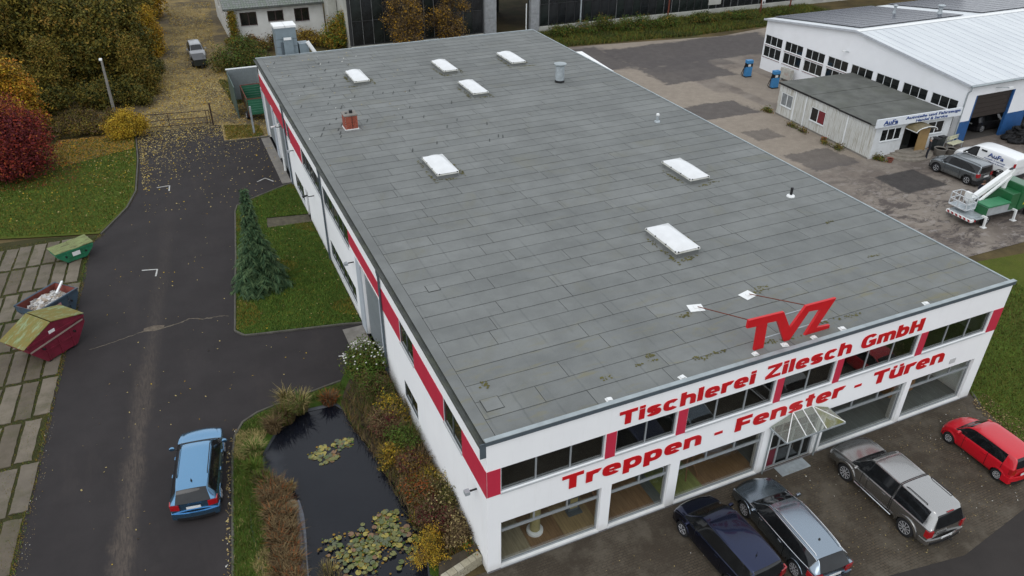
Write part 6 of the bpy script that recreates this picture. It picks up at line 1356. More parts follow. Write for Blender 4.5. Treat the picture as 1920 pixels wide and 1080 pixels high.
# ------------------------------------------------------------------ showroom pieces behind the glass
wd = M['wood']
tb = thing('display_column', 'white round display column inside the first shop window', 'display column', (2.35,1.0,.09)); MB().lathe([(.32,0),(.32,.12),(.28,.14)], 16).build('base', M['white_plain'], tb, True); MB().lathe([(.2,.14),(.2,1.9)], 16).build('drum', pm('column_print', (.30,.26,.12), .6), tb, True)
ss = thing('sample_stair', 'open wooden sample stair inside the second shop window', 'stair', (5.2,1.2,.09))
for k in range(8): MB().box(.05,.85,.2+k*.22,.46+k*.22,.18+k*.19,.22+k*.19).build('tread', wd, ss)
for x in (0,.9): MB().ext([(x,.1,0),(x,2.2,1.75),(x,2.2,1.5),(x,.35,0)], (.04,0,0)).build('stringer', wd, ss); MB().bar((x,.2,1.0),(x,2.1,2.5),.05).build('handrail', wd, ss)
ch = thing('wooden_chest', 'brown wooden chest with drawers inside the last shop window', 'chest', (21.6,1.6,.09)); MB().box(-.75,.75,-.3,.3,.05,1.1).build('carcass', pm('chest_wood', (.30,.16,.06), .5), ch)
for k in range(3): MB().box(-.70,.70,-.33,-.302,.12+k*.32,.40+k*.32).build('drawer', pm('drawer_wood', (.26,.13,.05), .5), ch)
dsk = thing('display_board', 'dark display board with samples inside the first shop window', 'display board', (4.15,1.3,.09)); MB().box(-.3,.3,-.25,.25,0,.05).build('foot', M['slate_trim'], dsk); MB().box(-.22,.22,-.04,.04,.05,1.7).build('panel', M['slate_trim'], dsk)
for k in range(5): MB().box(-.16,.16,-.06,-.041,.2+k*.3,.42+k*.3).build('sample', pm('sample_wood', (.34,.28,.12), .6), dsk)
ct_ = thing('garden_chair', 'white oval-backed chair inside the third shop window', 'chair', (8.5,1.2,.09)); MB().lathe([(.001,.42),(.24,.42),(.24,.46),(.001,.46)], 14).build('seat', M['white_plain'], ct_); MB().tube([(.24*math.cos(a),.2+.02*math.sin(a),.75+.28*math.sin(a)) for a in np.linspace(0,2*PI,16)], .02, 6).build('backrest', M['white_plain'], ct_)
for x, y in ((.15,.15),(-.15,.15),(.15,-.15),(-.15,-.15)): MB().tube([(x,y,.42),(x*1.3,y*1.3,0)], .015, 6).build('leg', M['white_plain'], ct_)
es = thing('easel_frame', 'wooden trestle frame inside the third shop window', 'trestle', (9.4,1.3,.09)); 
for a, b in (((-.3,-.5,0),(0,0,1.4)),((.3,-.5,0),(0,0,1.4)),((0,.5,0),(0,0,1.4))): MB().bar(a, b, .05).build('leg', wd, es)
hs_ = thing('lounge_seat', 'dark red round seat inside the shop window right of the entrance', 'seat', (17.8,2.4,.09)); MB().lathe([(.5,0),(.55,.1),(.52,.38),(.001,.42)], 20).build('cushion', pm('dark_red_seat', (.12,.02,.02), .8), hs_, True)
# ------------------------------------------------------------------ vegetation
LM = {n: leafm('leaf_'+n, c) for n, c in dict(dark=(.040,.048,.011), olive=(.086,.080,.013), olive2=(.150,.115,.016), green=(.064,.114,.016), yellow=(.40,.27,.022), gold=(.40,.215,.016), ochre=(.21,.125,.022), orange=(.33,.125,.014),
      wine=(.092,.014,.017), crimson=(.20,.026,.014), rust=(.24,.066,.014), brown=(.085,.055,.028), tan=(.20,.14,.065), straw=(.36,.285,.12), conifer=(.017,.042,.018), conifer2=(.032,.068,.030), conifer3=(.080,.125,.052), white=(.62,.61,.56), reed=(.11,.075,.033), brightgreen=(.085,.135,.018)).items()}
def leaves(blobs, n, size, pal, wts=None, shell=.45, droop=0, flat=.5, gap=0, seed=0):
    """leaf quads spread through the volume of a set of ellipsoids; returns (P, material indices)"""
    g = np.random.default_rng(seed+5); B_ = np.array([[*b[0], *(b[1] if isinstance(b[1], tuple) else (b[1],)*3)] for b in blobs], float); vol = B_[:,3]*B_[:,4]*B_[:,5]; vol = vol**.75; bi = g.choice(len(B_), n, p=vol/vol.sum())
    d = g.normal(size=(n,3)); d /= np.linalg.norm(d, axis=1)[:,None]; r = (shell+(1-shell)*g.random(n)**.7)[:,None]*(1+.17*g.normal(size=(n,1)))
    c = B_[bi,:3]+d*r*B_[bi,3:]
    # clumping: pull leaves towards twig points
    tw = c[g.integers(0, n, max(8, n//28))]; 
    idx = g.integers(0, len(tw), n); keep = g.random(n) < .45
    near = tw[idx]; c2 = near+g.normal(size=(n,3))*size*2.2; c = np.where(keep[:,None], c2, c)
    nrm = d*(.55)+g.normal(size=(n,3))*flat+np.array([0,0,.5]); nrm /= np.linalg.norm(nrm, axis=1)[:,None]
    a = np.cross(nrm, g.normal(size=(n,3))); a /= np.linalg.norm(a, axis=1)[:,None]; b = np.cross(nrm, a); s = size*(.6+.8*g.random((n,1)))
    P = np.stack([c-a*s, c+b*s*.5, c+a*s, c-b*s*.5], 1); P[:,:,2] -= droop*np.abs(P[:,:,0]-c[:,None,0])
    # colour by twig group so that light and dark clumps appear
    w = np.array(wts if wts else [1]*len(pal), float); w /= w.sum(); grp = g.choice(len(pal), len(B_)*6, p=w); key = (bi*6+(d[:,2]*1.5+d[:,0]*1.3+3).astype(int)%6); mi = np.where(g.random(n) < .5, grp[key], g.choice(len(pal), n, p=w))
    return P, mi
def crown_blobs(h0, h1, rad, k, seed, squash=.8, top=.55):
    g = random.Random(seed); out = []
    for i in range(k):
        t = i/(k-1) if k > 1 else 0; z = h0+(h1-h0)*t; R_ = rad*(math.sin(PI*(.22+.72*t))**.8)*(1-(1-top)*t*t); a = g.uniform(0,2*PI); q = g.uniform(.15,.62)*R_; rr = g.uniform(.36,.52)*rad*(1-.35*t); out.append(((q*math.cos(a), q*math.sin(a), z), (rr, rr, rr*squash)))
    return out
def tree(name, label, cat, loc, blobs, n, size, pal, wts=None, group=None, trunk=.16, seed=0, limbs=True, **kw):
    r = thing(name, label, cat, loc, 0, group); P, mi = leaves(blobs, n, size, pal, wts, seed=seed, **kw)
    link('crown', npmesh('crown', P, 4, [LM[p] for p in pal], mi), r)
    top = max(b[0][2] for b in blobs); m = MB(); m.tube([(0,0,-.1),(.05,.04,top*.3),(-.06,.05,top*.62),(0,0,top*.95)], [trunk,trunk*.8,trunk*.5,trunk*.15], 8)
    if limbs:
        for k, b in enumerate(blobs):
            c = b[0]; z0 = max(.15, min(c[2]*.55, top*.6)); m.tube([(0,0,z0),(c[0]*.5,c[1]*.5,z0+(c[2]-z0)*.6),c], [trunk*.45,trunk*.25,trunk*.08], 5)
    m.build('trunk', M['bark'], r, True); return r
def shrub(name, label, cat, loc, blobs, n, size, pal, wts=None, group=None, seed=0, stems=8, **kw):
    r = thing(name, label, cat, loc, 0, group); P, mi = leaves(blobs, n, size, pal, wts, seed=seed, **kw); link('foliage', npmesh('foliage', P, 4, [LM[p] for p in pal], mi), r)
    m = MB(); g = random.Random(seed)
    for k in range(stems): b = g.choice(blobs)[0]; m.tube([(g.uniform(-.15,.15),g.uniform(-.15,.15),-.05),(b[0]*.5,b[1]*.5,b[2]*.6),(b[0]+g.uniform(-.2,.2),b[1]+g.uniform(-.2,.2),b[2]*1.1)], [.03,.02,.008], 4)
    m.build('stems', M['bark'], r); return r
def blades(n, rad, h, pal, wts=None, lean=.5, w=.012, seed=0, cx=0, cy=0, ring=0.):
    """a tuft of arching grass blades: two quads per blade"""
    g = np.random.default_rng(seed+77); a = g.random(n)*2*PI; r0 = rad*.45*np.sqrt(g.random(n)); hh = h*(.55+.5*g.random(n)); ln = lean*hh*(.3+g.random(n)); a2 = a+g.normal(size=n)*.5
    b0 = np.stack([cx+r0*np.cos(a), cy+r0*np.sin(a), np.zeros(n)], 1); dirn = np.stack([np.cos(a2), np.sin(a2), np.zeros(n)], 1); side = np.stack([-np.sin(a2), np.cos(a2), np.zeros(n)], 1)*w
    m1 = b0+dirn*(ln*.35)[:,None]+np.array([0,0,1])*(hh*.65)[:,None]; t1 = b0+dirn*ln[:,None]+np.array([0,0,1])*(hh*(.95-.25*g.random(n)))[:,None]
    Q = np.concatenate([np.stack([b0-side,b0+side,m1+side*.8,m1-side*.8],1), np.stack([m1-side*.8,m1+side*.8,t1+side*.15,t1-side*.15],1)])
    w_ = np.array(wts if wts else [1]*len(pal), float); w_ /= w_.sum(); mi = g.choice(len(pal), n, p=w_); return Q, np.concatenate([mi,mi])
def tuft(name, label, cat, loc, n, rad, h, pal, wts=None, group=None, seed=0, **kw):
    Q, mi = blades(n, rad, h, pal, wts, seed=seed, **kw); o = link(name, npmesh(name, Q, 4, [LM[p] for p in pal], mi)); o.location = loc; return tag(o, label, cat, group)

# wood at the top left
sp1 = dict(pal=['dark','olive','olive2','ochre'], wts=[1.5,4,4,.9]); sp2 = dict(pal=['olive','olive2','ochre','dark'], wts=[2.6,4.4,1.6,1.0]); sp3 = dict(pal=['gold','yellow','ochre','olive2'], wts=[3,3,2,1]); 
protos = []
for i, (spc, seed) in enumerate(((sp1,3),(sp2,8),(sp1,15),(sp3,21))):
    bl_ = crown_blobs(1.0, 9.2, 4.6, 20, seed, .85); protos.append((spc, bl_, seed))
wood = [  # x, y, kind, scale, label
 (-11.5,66,0,.85,'dark olive broad tree at the wood edge, right behind the lamp post'),(-12.6,75,1,1.0,'olive-brown tree of the wood, second along the leafy track'),(-10.5,84,0,1.0,'tall dark tree of the wood beside the leafy track, below the golden one'),(-17.5,70,2,1.0,'dark green tree inside the wood left of the lamp head'),
 (-19,80,1,1.05,'olive tree deep in the wood, its crown cut by the top of the picture'),(-24,72,0,1.05,'dark tree of the wood behind the orange-yellow tree'),(-28,66,2,1.0,'dark green tree at the left picture edge above the orange-yellow tree'),(-27,82,1,1.1,'olive tree at the upper left corner of the picture'),
 (-15.5,92,2,1.1,'dark tree at the top of the picture left of the golden crown'),(-22,95,0,1.15,'large dark tree touching the top picture edge in the wood'),(-33,77,0,1.1,'dark tree farthest left in the wood'),(-16.5,62.2,1,.62,'low olive tree at the front edge of the wood, left of the lamp post'),
 (-21.5,63.0,2,.66,'low dark tree at the front edge of the wood, right of the orange-yellow tree'),(-32,90,1,1.1,'olive tree behind the farthest left one'),(-9.8,70.5,2,.80,'olive-green tree of the wood edge, second behind the lamp post'),(-8.6,88.5,1,.72,'olive tree of the wood edge below the golden yellow crown'),(-14.5,68.0,0,.85,'dark tree of the wood right behind the lamp head'),(-20.5,67.5,1,.85,'olive tree of the wood behind the orange-yellow tree'),
 (-15.5,79.5,2,1.0,'dark green tree in the middle of the wood'),(-12.5,101,0,1.1,'dark tree at the top edge of the picture behind the golden crown'),(-29,72,1,.9,'olive tree left of the dark tree at the left edge'),(-24.5,61.5,0,.7,'dark low tree behind the orange-yellow tree at the left edge'),(-9.4,63.5,1,.55,'small olive tree of the wood edge between lamp post and bar gate'),(-26,90,2,1.1,'dark green tree high in the upper left of the wood'),
 (3.0,112,0,1.0,'dark tree far behind at the head of the leafy track'),(-3,116,1,1.0,'olive tree far behind at the head of the leafy track'),(-7.6,96,3,.85,'golden yellow tree overhanging the leafy track at the top of the picture'),(-7.6,77.5,3,.52,'small yellow tree at the wood edge halfway along the leafy track')]
base = {}
for k, (x, y, kd, sc, lab) in enumerate(wood):
    if kd not in base:
        spc, bl_, seed = protos[kd]; t_ = tree('woodland_tree', lab, 'tree', (x,y,0), bl_, 19000, .165, spc['pal'], spc['wts'], 'trees of the wood', .22, seed, shell=.35); t_.scale = (sc,sc,sc); base[kd] = t_
    else: dup(base[kd], (x,y,0), rnd.uniform(0,6), lab, sc)
bl_ = crown_blobs(1.2, 5.2, 2.9, 10, 31); tree('autumn_tree', 'orange and yellow tree between the dark wood and the red bush tree', 'tree', (-18.4,55.0,0), [((b[0][0]*1.35,b[0][1]*1.15,b[0][2]*1.1),tuple(q*1.18 for q in b[1])) for b in bl_], 24000, .105, ['gold','orange','ochre','olive2','yellow'], [3,2,2.5,2,2], None, .15, 31, shell=.4)
bl_ = [((0,0,2.6),(2.5,2.4,2.2)),((-1.4,-.6,1.8),(1.6,1.5,1.4)),((1.3,-.4,1.9),(1.6,1.5,1.5)),((.2,-1.2,1.5),(1.8,1.3,1.2)),((.3,.8,3.7),(1.5,1.4,1.5)),((-.9,.9,3.2),(1.6,1.4,1.4)),((1.2,1.0,2.9),(1.4,1.3,1.3)),((-2.2,.4,1.7),(1.3,1.3,1.3))]
tree('red_tree', 'wide wine-red autumn tree on the lawn at the left picture edge', 'tree', (-18.6,46.2,0), [((x*1.2,y*1.15,z*1.12),tuple(q*1.12 for q in r_)) for (x,y,z),r_ in bl_], 36000, .085, ['wine','crimson','rust','wine'], [3,3,1.1,2], None, .16, 41, shell=.45)
shrub('yellow_bush', 'bright yellow bush at the head of the drive left of the bar gate', 'bush', (-10.7,51.7,0), [((0,0,1.1),(1.35,1.1,1.0)),((.9,.1,.9),(.95,.9,.8)),((-.9,0,1.0),(.9,.9,.9)),((.2,.2,1.7),(.9,.8,.8)),((-.4,-.3,.6),(1.1,.8,.6)),((.9,-.3,1.3),(.8,.7,.7))], 11000, .065, ['yellow','gold','yellow','olive2'], [4,2,3,1], None, 51, 26, shell=.3)
# low brown thicket between lawn and wood
for k, (x, y, w, lab) in enumerate(((-16.2,53.9,1.9,'low brown scrub left part, behind the lawn'),(-13.6,54.2,1.7,'low brown scrub behind the lawn beside the yellow bush'),(-14.9,56.6,2.2,'low olive-brown scrub in front of the wood and left of the lamp post'),(-11.8,56.2,1.3,'brown scrub right behind the yellow bush'))):
    shrub('scrub', lab, 'bush', (x,y,0), [((rnd.uniform(-w*.6,w*.6),rnd.uniform(-1,1),rnd.uniform(.3,.8)),(w*.55,.8,.55)) for _ in range(6)], 3600, .075, ['brown','ochre','olive','olive2'], [4,1.5,3,2], 'scrub along the wood edge', 60+k, 14, shell=.3)
# blue-green conifer on the lawn
cf = thing('conifer', 'narrow blue-green conifer with drooping branches on the lawn beside the drive', 'tree', (-4.35,23.4,.05)); g = np.random.default_rng(9); Pn = []; mi_ = []
tm_ = MB().tube([(0,0,-.1),(.02,0,3),(.0,.02,6.1)], [.14,.08,.012], 8); nb = 0
z = .35
while z < 6.05:
    t = z/6.15; L = .15+.92*max(0,1-t)**1.05+.72*max(0,(.55-t)/.55)**1.1; k = int(7+6*(1-t)); a0 = g.random()*6.28
    for i in range(k):
        a = a0+2*PI*i/k+g.normal()*.15; l = L*(.82+.36*g.random()); pts = []
        for s in range(7):
            u = s/6; pts.append(np.array([l*u*math.cos(a), l*u*math.sin(a), z+.22*u*l-.46*l*u*u]))
        tm_.tube([tuple(p) for p in pts[::2]], [.018,.012,.008,.004], 4); nb += 1
        nn = int(28+46*l)
        for q in range(nn):
            u = g.random()**.75; p = pts[int(u*5.99)]+(pts[min(6,int(u*5.99)+1)]-pts[int(u*5.99)])*((u*5.99)%1); sd = g.choice([-1,1]); aa = a+sd*(.7+.5*g.random()); ln = (.15+.22*l*(1-.5*u))*(.6+.6*g.random()); dv = np.array([math.cos(aa)*ln, math.sin(aa)*ln, -ln*(.35+.6*g.random())]); sv = np.array([-math.sin(aa), math.cos(aa), .3*g.normal()])*(.012+.014*g.random())
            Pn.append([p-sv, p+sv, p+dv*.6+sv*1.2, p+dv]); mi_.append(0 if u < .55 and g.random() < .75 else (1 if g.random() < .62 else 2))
    z += .17+.04*t
tm_.build('trunk', M['bark'], cf); link('needles', npmesh('needles', np.array(Pn), 4, [LM['conifer'],LM['conifer2'],LM['conifer3']], mi_), cf)

def scatter_in(poly, n, seed):
    g = np.random.default_rng(seed); p = np.array(poly); lo, hi = p.min(0), p.max(0); out = []
    q = lo+g.random((n*4,2))*(hi-lo); x, y = q[:,0], q[:,1]; c = np.zeros(len(q), bool); m = len(p)
    for i in range(m):
        x1, y1 = p[i]; x2, y2 = p[(i+1)%m]
        if y1 == y2: continue
        c ^= ((y1 > y) != (y2 > y)) & (x < (x2-x1)*(y-y1)/(y2-y1)+x1)
    return q[c][:n]
def grass(name, poly, n, h, z, pal, wts, seed, w=.012):
    q = scatter_in(poly, n, seed); g = np.random.default_rng(seed+1); n = len(q); a = g.random(n)*2*PI; hh = h*(.4+.9*g.random(n)); ln = hh*(.3+.9*g.random(n)); b0 = np.stack([q[:,0],q[:,1],np.full(n,z)],1); s = np.stack([-np.sin(a),np.cos(a),np.zeros(n)],1)*w; t = b0+np.stack([np.cos(a)*ln,np.sin(a)*ln,hh],1)
    P = np.stack([b0-s,b0+s,t],1); wt_ = np.array(wts,float); wt_ /= wt_.sum(); ns = np.sin(q[:,0]*.9+1.3*np.sin(q[:,1]*.7))+np.sin(q[:,1]*1.1+q[:,0]*.4); mi = g.choice(len(pal), n, p=wt_); mi = np.where((ns > .9) & (g.random(n) < .6), len(pal)-1, mi)
    o = link(name, npmesh(name, P, 3, [LM[x] for x in pal], mi)); return struct(o, 'stuff')

# planting bed along the wall and plants round the pond
zsheet('bed_soil', [(-.02,.95),(-1.55,.95),(-1.62,2.7),(-1.82,5.1),(-2.1,7.6),(-2.5,9.6),(-2.65,11.3),(-2.2,12.3),(-1.5,13.4),(-.02,13.8)], .066, pm('bed_soil', (.040,.030,.018), .95, var=.4, scale=3, bump=.6, world=True))
shrub('flowering_bush', 'green bush dotted with small white flowers at the drive end of the wall bed', 'bush', (-1.0,12.9,.05), [((0,0,1.0),(.95,.85,.8)),((-.5,.1,.8),(.7,.7,.65)),((.45,-.3,.9),(.7,.7,.7)),((0,.5,1.2),(.7,.6,.6)),((-.2,-.6,.7),(.8,.6,.6))], 5200, .055, ['green','olive','brightgreen','dark'], [3,3,2,1], None, 71, 16, shell=.3)
for k, (x, y, w, lab) in enumerate(((-13.2,60.6,1.8,'dark undergrowth at the wood edge left of the lamp post'),(-10.2,60.2,1.6,'dark undergrowth right behind the lamp post'),(-16.8,60.2,1.9,'dark undergrowth behind the brown scrub'),(-8.6,67.0,1.6,'undergrowth at the wood edge beside the leafy track'),(-19.5,59.2,2.0,'dark undergrowth behind the orange and yellow tree'))):
    shrub('undergrowth', lab, 'bush', (x,y,0), [((rnd.uniform(-w*.7,w*.7),rnd.uniform(-1.1,1.1),rnd.uniform(.5,1.9)),(w*.6,1.0,.85)) for _ in range(8)], 6500, .10, ['dark','olive','olive2','ochre'], [4,4,2,.7], 'undergrowth at the wood edge', 260+k, 10, shell=.25)
fb = [o for o in COL.objects if o.name.startswith('flowering_bush')][0]
g = np.random.default_rng(4); Pf = []
for k in range(70):
    d = g.normal(size=3); d[2] = abs(d[2])*.8+.2; d /= np.linalg.norm(d); c = np.array([0,0,1.0])+d*np.array([1.0,.95,.88])*(.9+.2*g.random()); 
    for i in range(3):
        a = i*PI/3; e = np.array([math.cos(a),math.sin(a),.2])*.05; f_ = np.array([-math.sin(a),math.cos(a),.1])*.025; Pf.append([c-e,c-f_,c+e,c+f_])
link('flowers', npmesh('flowers', np.array(Pf), 4, [LM['white']]), fb)
bed = [(-1.0,10.9,.75,1.2,['green','olive','reed','brown'],'brown feathery shrub below the white-flowered bush'),(-.55,9.4,.65,1.1,['olive','green','yellow','brown'],'green and yellow shrub under the lower side window'),(-1.15,8.5,.7,1.25,['tan','wine','brown','reed'],'purplish brown shrub at the inner corner of the pond'),(-.7,7.4,.65,1.05,['green','brightgreen','olive','dark'],'green leafy shrub against the wall halfway along the bed'),
       (-1.55,6.9,.5,.75,['yellow','ochre','olive'],'small yellow shrub at the water edge'),(-.75,5.9,.7,1.0,['brown','reed','wine','ochre'],'dark brown shrub halfway down the bed'),(-.5,4.9,.5,.8,['yellow','olive','brown'],'yellow-leaved shrub close under the wall'),(-1.0,4.4,.65,.95,['rust','reed','brown','olive'],'rusty brown shrub beside the black water edge'),
       (-.5,3.5,.7,1.2,['olive','brown','dark','straw'],'olive-brown shrub against the lower wall'),(-.95,2.7,.7,1.05,['brown','reed','wine'],'tangled brown shrub above the stone planter'),(-.4,1.9,.6,1.1,['brown','tan','straw','reed'],'brown shrub nearest the front corner of the building'),(-.3,.95,.32,.45,['green','yellow','orange'],'little green and yellow plant on the stone planter')]
for k, (x, y, w, h, pal, lab) in enumerate(bed):
    s = shrub('bed_shrub', lab, 'bush', (x,y,.05), [((rnd.uniform(-w*.8,w*.4),rnd.uniform(-w*.8,w*.8),h*rnd.uniform(.2,.75)),(w*.65,w*.75,h*.4)) for _ in range(7)], 3800 if w > .5 else 1300, .046, pal, None, 'shrubs in the bed along the side wall', 100+k, 14, shell=.2)
    Q, mi = blades(260, w*1.6, h*1.05, [pal[0], 'tan', 'reed'], [2,1.2,1.4], .55, .008, 200+k); link('stalks', npmesh('stalks', Q, 4, [LM[pal[0]],LM['tan'],LM['reed']], mi), s)
grass('bed_stalks', [(-.1,1.0),(-1.5,1.0),(-1.75,2.7),(-1.98,5.1),(-2.25,7.6),(-2.6,9.6),(-2.7,11.2),(-2.0,12.2),(-1.5,13.2),(-.1,13.6)], 9000, .34, .06, ['brown','reed','tan','olive','green','ochre'], [4,3,2.4,3,2,1], 14, .010)
shrub('feathery_plant', 'yellow feathery plant leaning over the lower right pond edge', 'bush', (-1.75,1.55,.05), [((0,0,.55),(.55,.5,.45)),((.3,.3,.7),(.5,.45,.4)),((-.4,-.3,.45),(.5,.4,.35)),((.1,-.5,.4),(.5,.4,.3))], 3600, .030, ['yellow','ochre','gold','olive2'], [4,2,2,2], None, 131, 12, shell=.1)
tuft('yellow_spike', 'thin yellow leaning stem at the water just above the feathery plant', 'plant', (-1.75,3.05,0), 40, .12, .8, ['yellow','olive'], None, None, 1, lean=.5)
for k, (x, y, n, r_, h, pal, lab) in enumerate(((-5.15,11.15,520,.85,.95,['reed','brown','olive','green'],'rusty brown grass clump at the upper left pond bank'),(-4.45,11.55,480,.8,1.0,['olive','green','straw','reed'],'green and straw grass clump at the top of the pond'),(-3.1,11.6,420,.75,.6,['reed','rust','brown'],'low rust-red clump at the far pond edge'),(-5.75,10.7,420,.7,.8,['brown','reed','tan'],'brown grass clump at the left corner of the pond'),
      (-6.75,9.5,520,.8,.75,['green','straw','brightgreen'],'bright green grass clump with pale plumes beside the kerb'),(-6.9,8.5,480,.75,.6,['green','brightgreen','olive'],'green grass clump below the plumed one'),(-6.7,7.7,380,.7,.6,['olive','green','brown'],'olive grass clump where the brown sedge begins'),(-4.95,12.25,200,.5,1.0,['straw','tan','olive'],'tall pale plumes at the bend of the kerb'))):
    tuft('ornamental_grass', lab, 'grass clump', (x,y,.05), n, r_, h, pal, None, 'grass clumps round the pond', 300+k, lean=.55, w=.011)
sg2 = [(-6.35,7.2),(-6.1,6.7),(-6.55,6.5),(-6.2,6.0),(-6.6,5.7),(-6.15,5.3),(-6.6,5.0),(-6.2,4.6),(-6.65,4.3),(-6.3,3.9),(-6.7,3.5),(-6.35,3.2),(-6.75,2.8),(-6.4,2.4),(-6.5,1.9),(-6.6,7.0)]
QQ, MI = [], []
for k, (x, y) in enumerate(sg2): Q, mi = blades(330, .75, .5, ['reed','brown','tan','rust'], [4,3,2,1], .8, .011, 400+k, x, y); QQ.append(Q+np.array([0,0,.06])); MI.append(mi)
struct(link('brown_sedge', npmesh('brown_sedge', np.concatenate(QQ), 4, [LM[p] for p in ('reed','brown','tan','rust')], np.concatenate(MI))), 'stuff')
tuft('pond_reeds', 'thin pale reeds standing at the bottom edge of the pond', 'reeds', (-5.2,2.15,0), 160, .9, .7, ['straw','olive','tan'], None, None, 6, lean=.3, w=.007)
tuft('yellow_grass', 'small yellow-brown tuft on the left pond bank', 'grass clump', (-5.75,6.9,.02), 140, .4, .45, ['ochre','straw','reed'], None, 'grass clumps round the pond', 7)
rock = MB(); 
bm = bmesh.new(); bmesh.ops.create_icosphere(bm, subdivisions=3, radius=.28)
for v_ in bm.verts: v_.co *= 1+.16*math.sin(v_.co.x*11+1)*math.cos(v_.co.y*9)*1.2; v_.co.z *= .75
me = bpy.data.meshes.new('boulder'); bm.to_mesh(me); bm.free(); me.materials.append(pm('boulder_stone', (.20,.165,.10), .9, var=.3, bump=.4)); me.shade_smooth(); o = link('boulder', me); o.location = (-5.85,5.95,.12); tag(o, 'round mossy boulder on the left pond bank', 'stone')
# water lilies: every floating leaf a part
pads = []
for n_, c in (('green',(.075,.100,.022)),('olive',(.135,.140,.036)),('yellow',(.28,.235,.045)),('brown',(.17,.095,.045)),('dull',(.085,.10,.048))):
    m_ = pm('lily_'+n_, c, .35, var=.2, scale=6, spec=.5); q = MB(); nn = 13; q.v = [(0,0,.004)]+[(math.cos(.25+2*PI*.93*i/nn),math.sin(.25+2*PI*.93*i/nn),.012+.006*(i%2)) for i in range(nn+1)]; q.f = [(0,i+1,i+2) for i in range(nn)]; q.m = [0]*nn; me = q.mesh('lily_pad'); me.materials.append(m_); pads.append(me)
WZ = -.045
def lily(label, spots, n, loc):
    L_ = thing('water_lily', label, 'water lily', (*loc, WZ), 0, 'water lilies on the pond'); g = random.Random(n)
    sm = MB()
    for k in range(int(n*1.1)):
        cx, cy, rx, ry = g.choice(spots); a = g.uniform(0,2*PI); r_ = g.random()**.5*1.15; q = g.uniform(.025,.06); x_, y_ = cx+rx*r_*math.cos(a)-loc[0], cy+ry*r_*math.sin(a)-loc[1]; b_ = g.uniform(0,6); sm.add([(x_+q*math.cos(b_+i*1.047), y_+q*math.sin(b_+i*1.047), .001+k*.0003) for i in range(6)], [(0,1,2,3,4,5)], g.choice([0,1,1,2,3]))
    struct(sm.build('small_leaves', [LM['olive2'],LM['ochre'],LM['green'],LM['brown']], L_, fix=False), 'stuff')
    for k in range(n):
        cx, cy, rx, ry = g.choice(spots); a = g.uniform(0,2*PI); r_ = g.random()**.6; s = g.uniform(.05,.125); o = inst('lily_pad', pads[g.choice([0,0,1,1,1,2,2,3,4,4])], L_, (cx+rx*r_*math.cos(a)-loc[0], cy+ry*r_*math.sin(a)-loc[1], .002+k*.0004), (g.uniform(-.12,.12),g.uniform(-.12,.12),g.uniform(0,6))); o.scale = (s,s,s)
lily('small patch of yellow-green floating leaves in the upper half of the pond', [(-4.4,8.5,.35,.3),(-3.6,8.75,.75,.4),(-3.1,8.75,.4,.3),(-4.0,8.1,.5,.25)], 72, (-3.8,8.5))
lily('large raft of green and yellow floating leaves at the lower end of the pond', [(-3.6,3.0,1.5,1.0),(-2.7,3.4,.8,.7),(-4.6,3.4,.7,.6),(-3.3,2.1,1.5,.7),(-2.2,2.7,.6,.6),(-4.2,2.3,.9,.6),(-2.6,4.0,.5,.35),(-3.5,2.7,1.1,.5),(-3.2,3.2,1.0,.45)], 296, (-3.4,2.9))
# stone planter edge at the building corner
wp_ = thing('stone_edging', 'low edging of pale split stone blocks at the front corner of the building', 'wall', (0,0,0)); smt = [pm('split_stone_%s' % n, c, .9, var=.15, scale=6, bump=.4) for n, c in (('pale',(.36,.33,.25)),('buff',(.31,.28,.20)))]
e0, e1 = Vector((-1.65,.18)), Vector((-.05,.62))
dv = (e1-e0); L_ = dv.length; dv.normalize(); nv = Vector((dv.y,-dv.x)); ang = math.atan2(dv.y, dv.x)
for row_ in range(3):
    u = -.12 if row_ % 2 else 0
    while u < L_-.05:
        l = rnd.uniform(.22,.34); l = min(l, L_-u)
        q = MB().box(.006,l-.006,-.14,.14,.005,.15); o = q.build('stone_block', rnd.choice(smt), wp_, bevel=.008); o.location = (e0.x+dv.x*max(u,0), e0.y+dv.y*max(u,0), row_*.157-.02); o.rotation_euler = (0,0,ang+rnd.uniform(-.02,.02)); u += l
o = MB().prism([(-1.75,.30),(-.02,.78),(-.02,1.1),(-1.55,.85)], .1, .42).build('soil_top', pm('bed_soil', (.045,.035,.022), .95, var=.3, bump=.4), wp_)

# background plants
shrub('large_bush', 'large dark green bush with yellow patches between the old car and the shed', 'bush', (.1,68.5,0), [((0,0,1.4),(2.3,2.1,1.4)),((1.6,.6,1.5),(1.7,1.6,1.3)),((-1.3,-.3,1.0),(1.6,1.4,1.0)),((.5,-1.4,1.0),(1.8,1.3,1.0)),((2.2,-1.0,1.1),(1.4,1.2,1.0)),((.9,1.2,2.2),(1.3,1.2,1.0))], 13000, .085, ['green','dark','olive','ochre'], [3,4,3,1], None, 151, 20, shell=.45)
shrub('climbing_plant', 'yellow-green creeper climbing the left corner of the white house', 'climber', (1.2,77.6,0), [((0,0,.8+.65*k),(.65-.04*k,.45,.6)) for k in range(5)]+[((-.4,-.4,.7),(.8,.5,.6))], 5200, .08, ['ochre','olive2','yellow','green'], [2,3,1,2], None, 161, 10)
shrub('hedge_bush', 'brown and yellow bushes in front of the white house wall', 'bush', (4.2,75.0,0), [((rnd.uniform(-1.8,2.0),rnd.uniform(-.8,.6),rnd.uniform(.5,1.3)),(1.0,.8,.7)) for _ in range(9)], 5600, .085, ['brown','ochre','olive','wine'], [3,2,3,1], None, 171, 14)
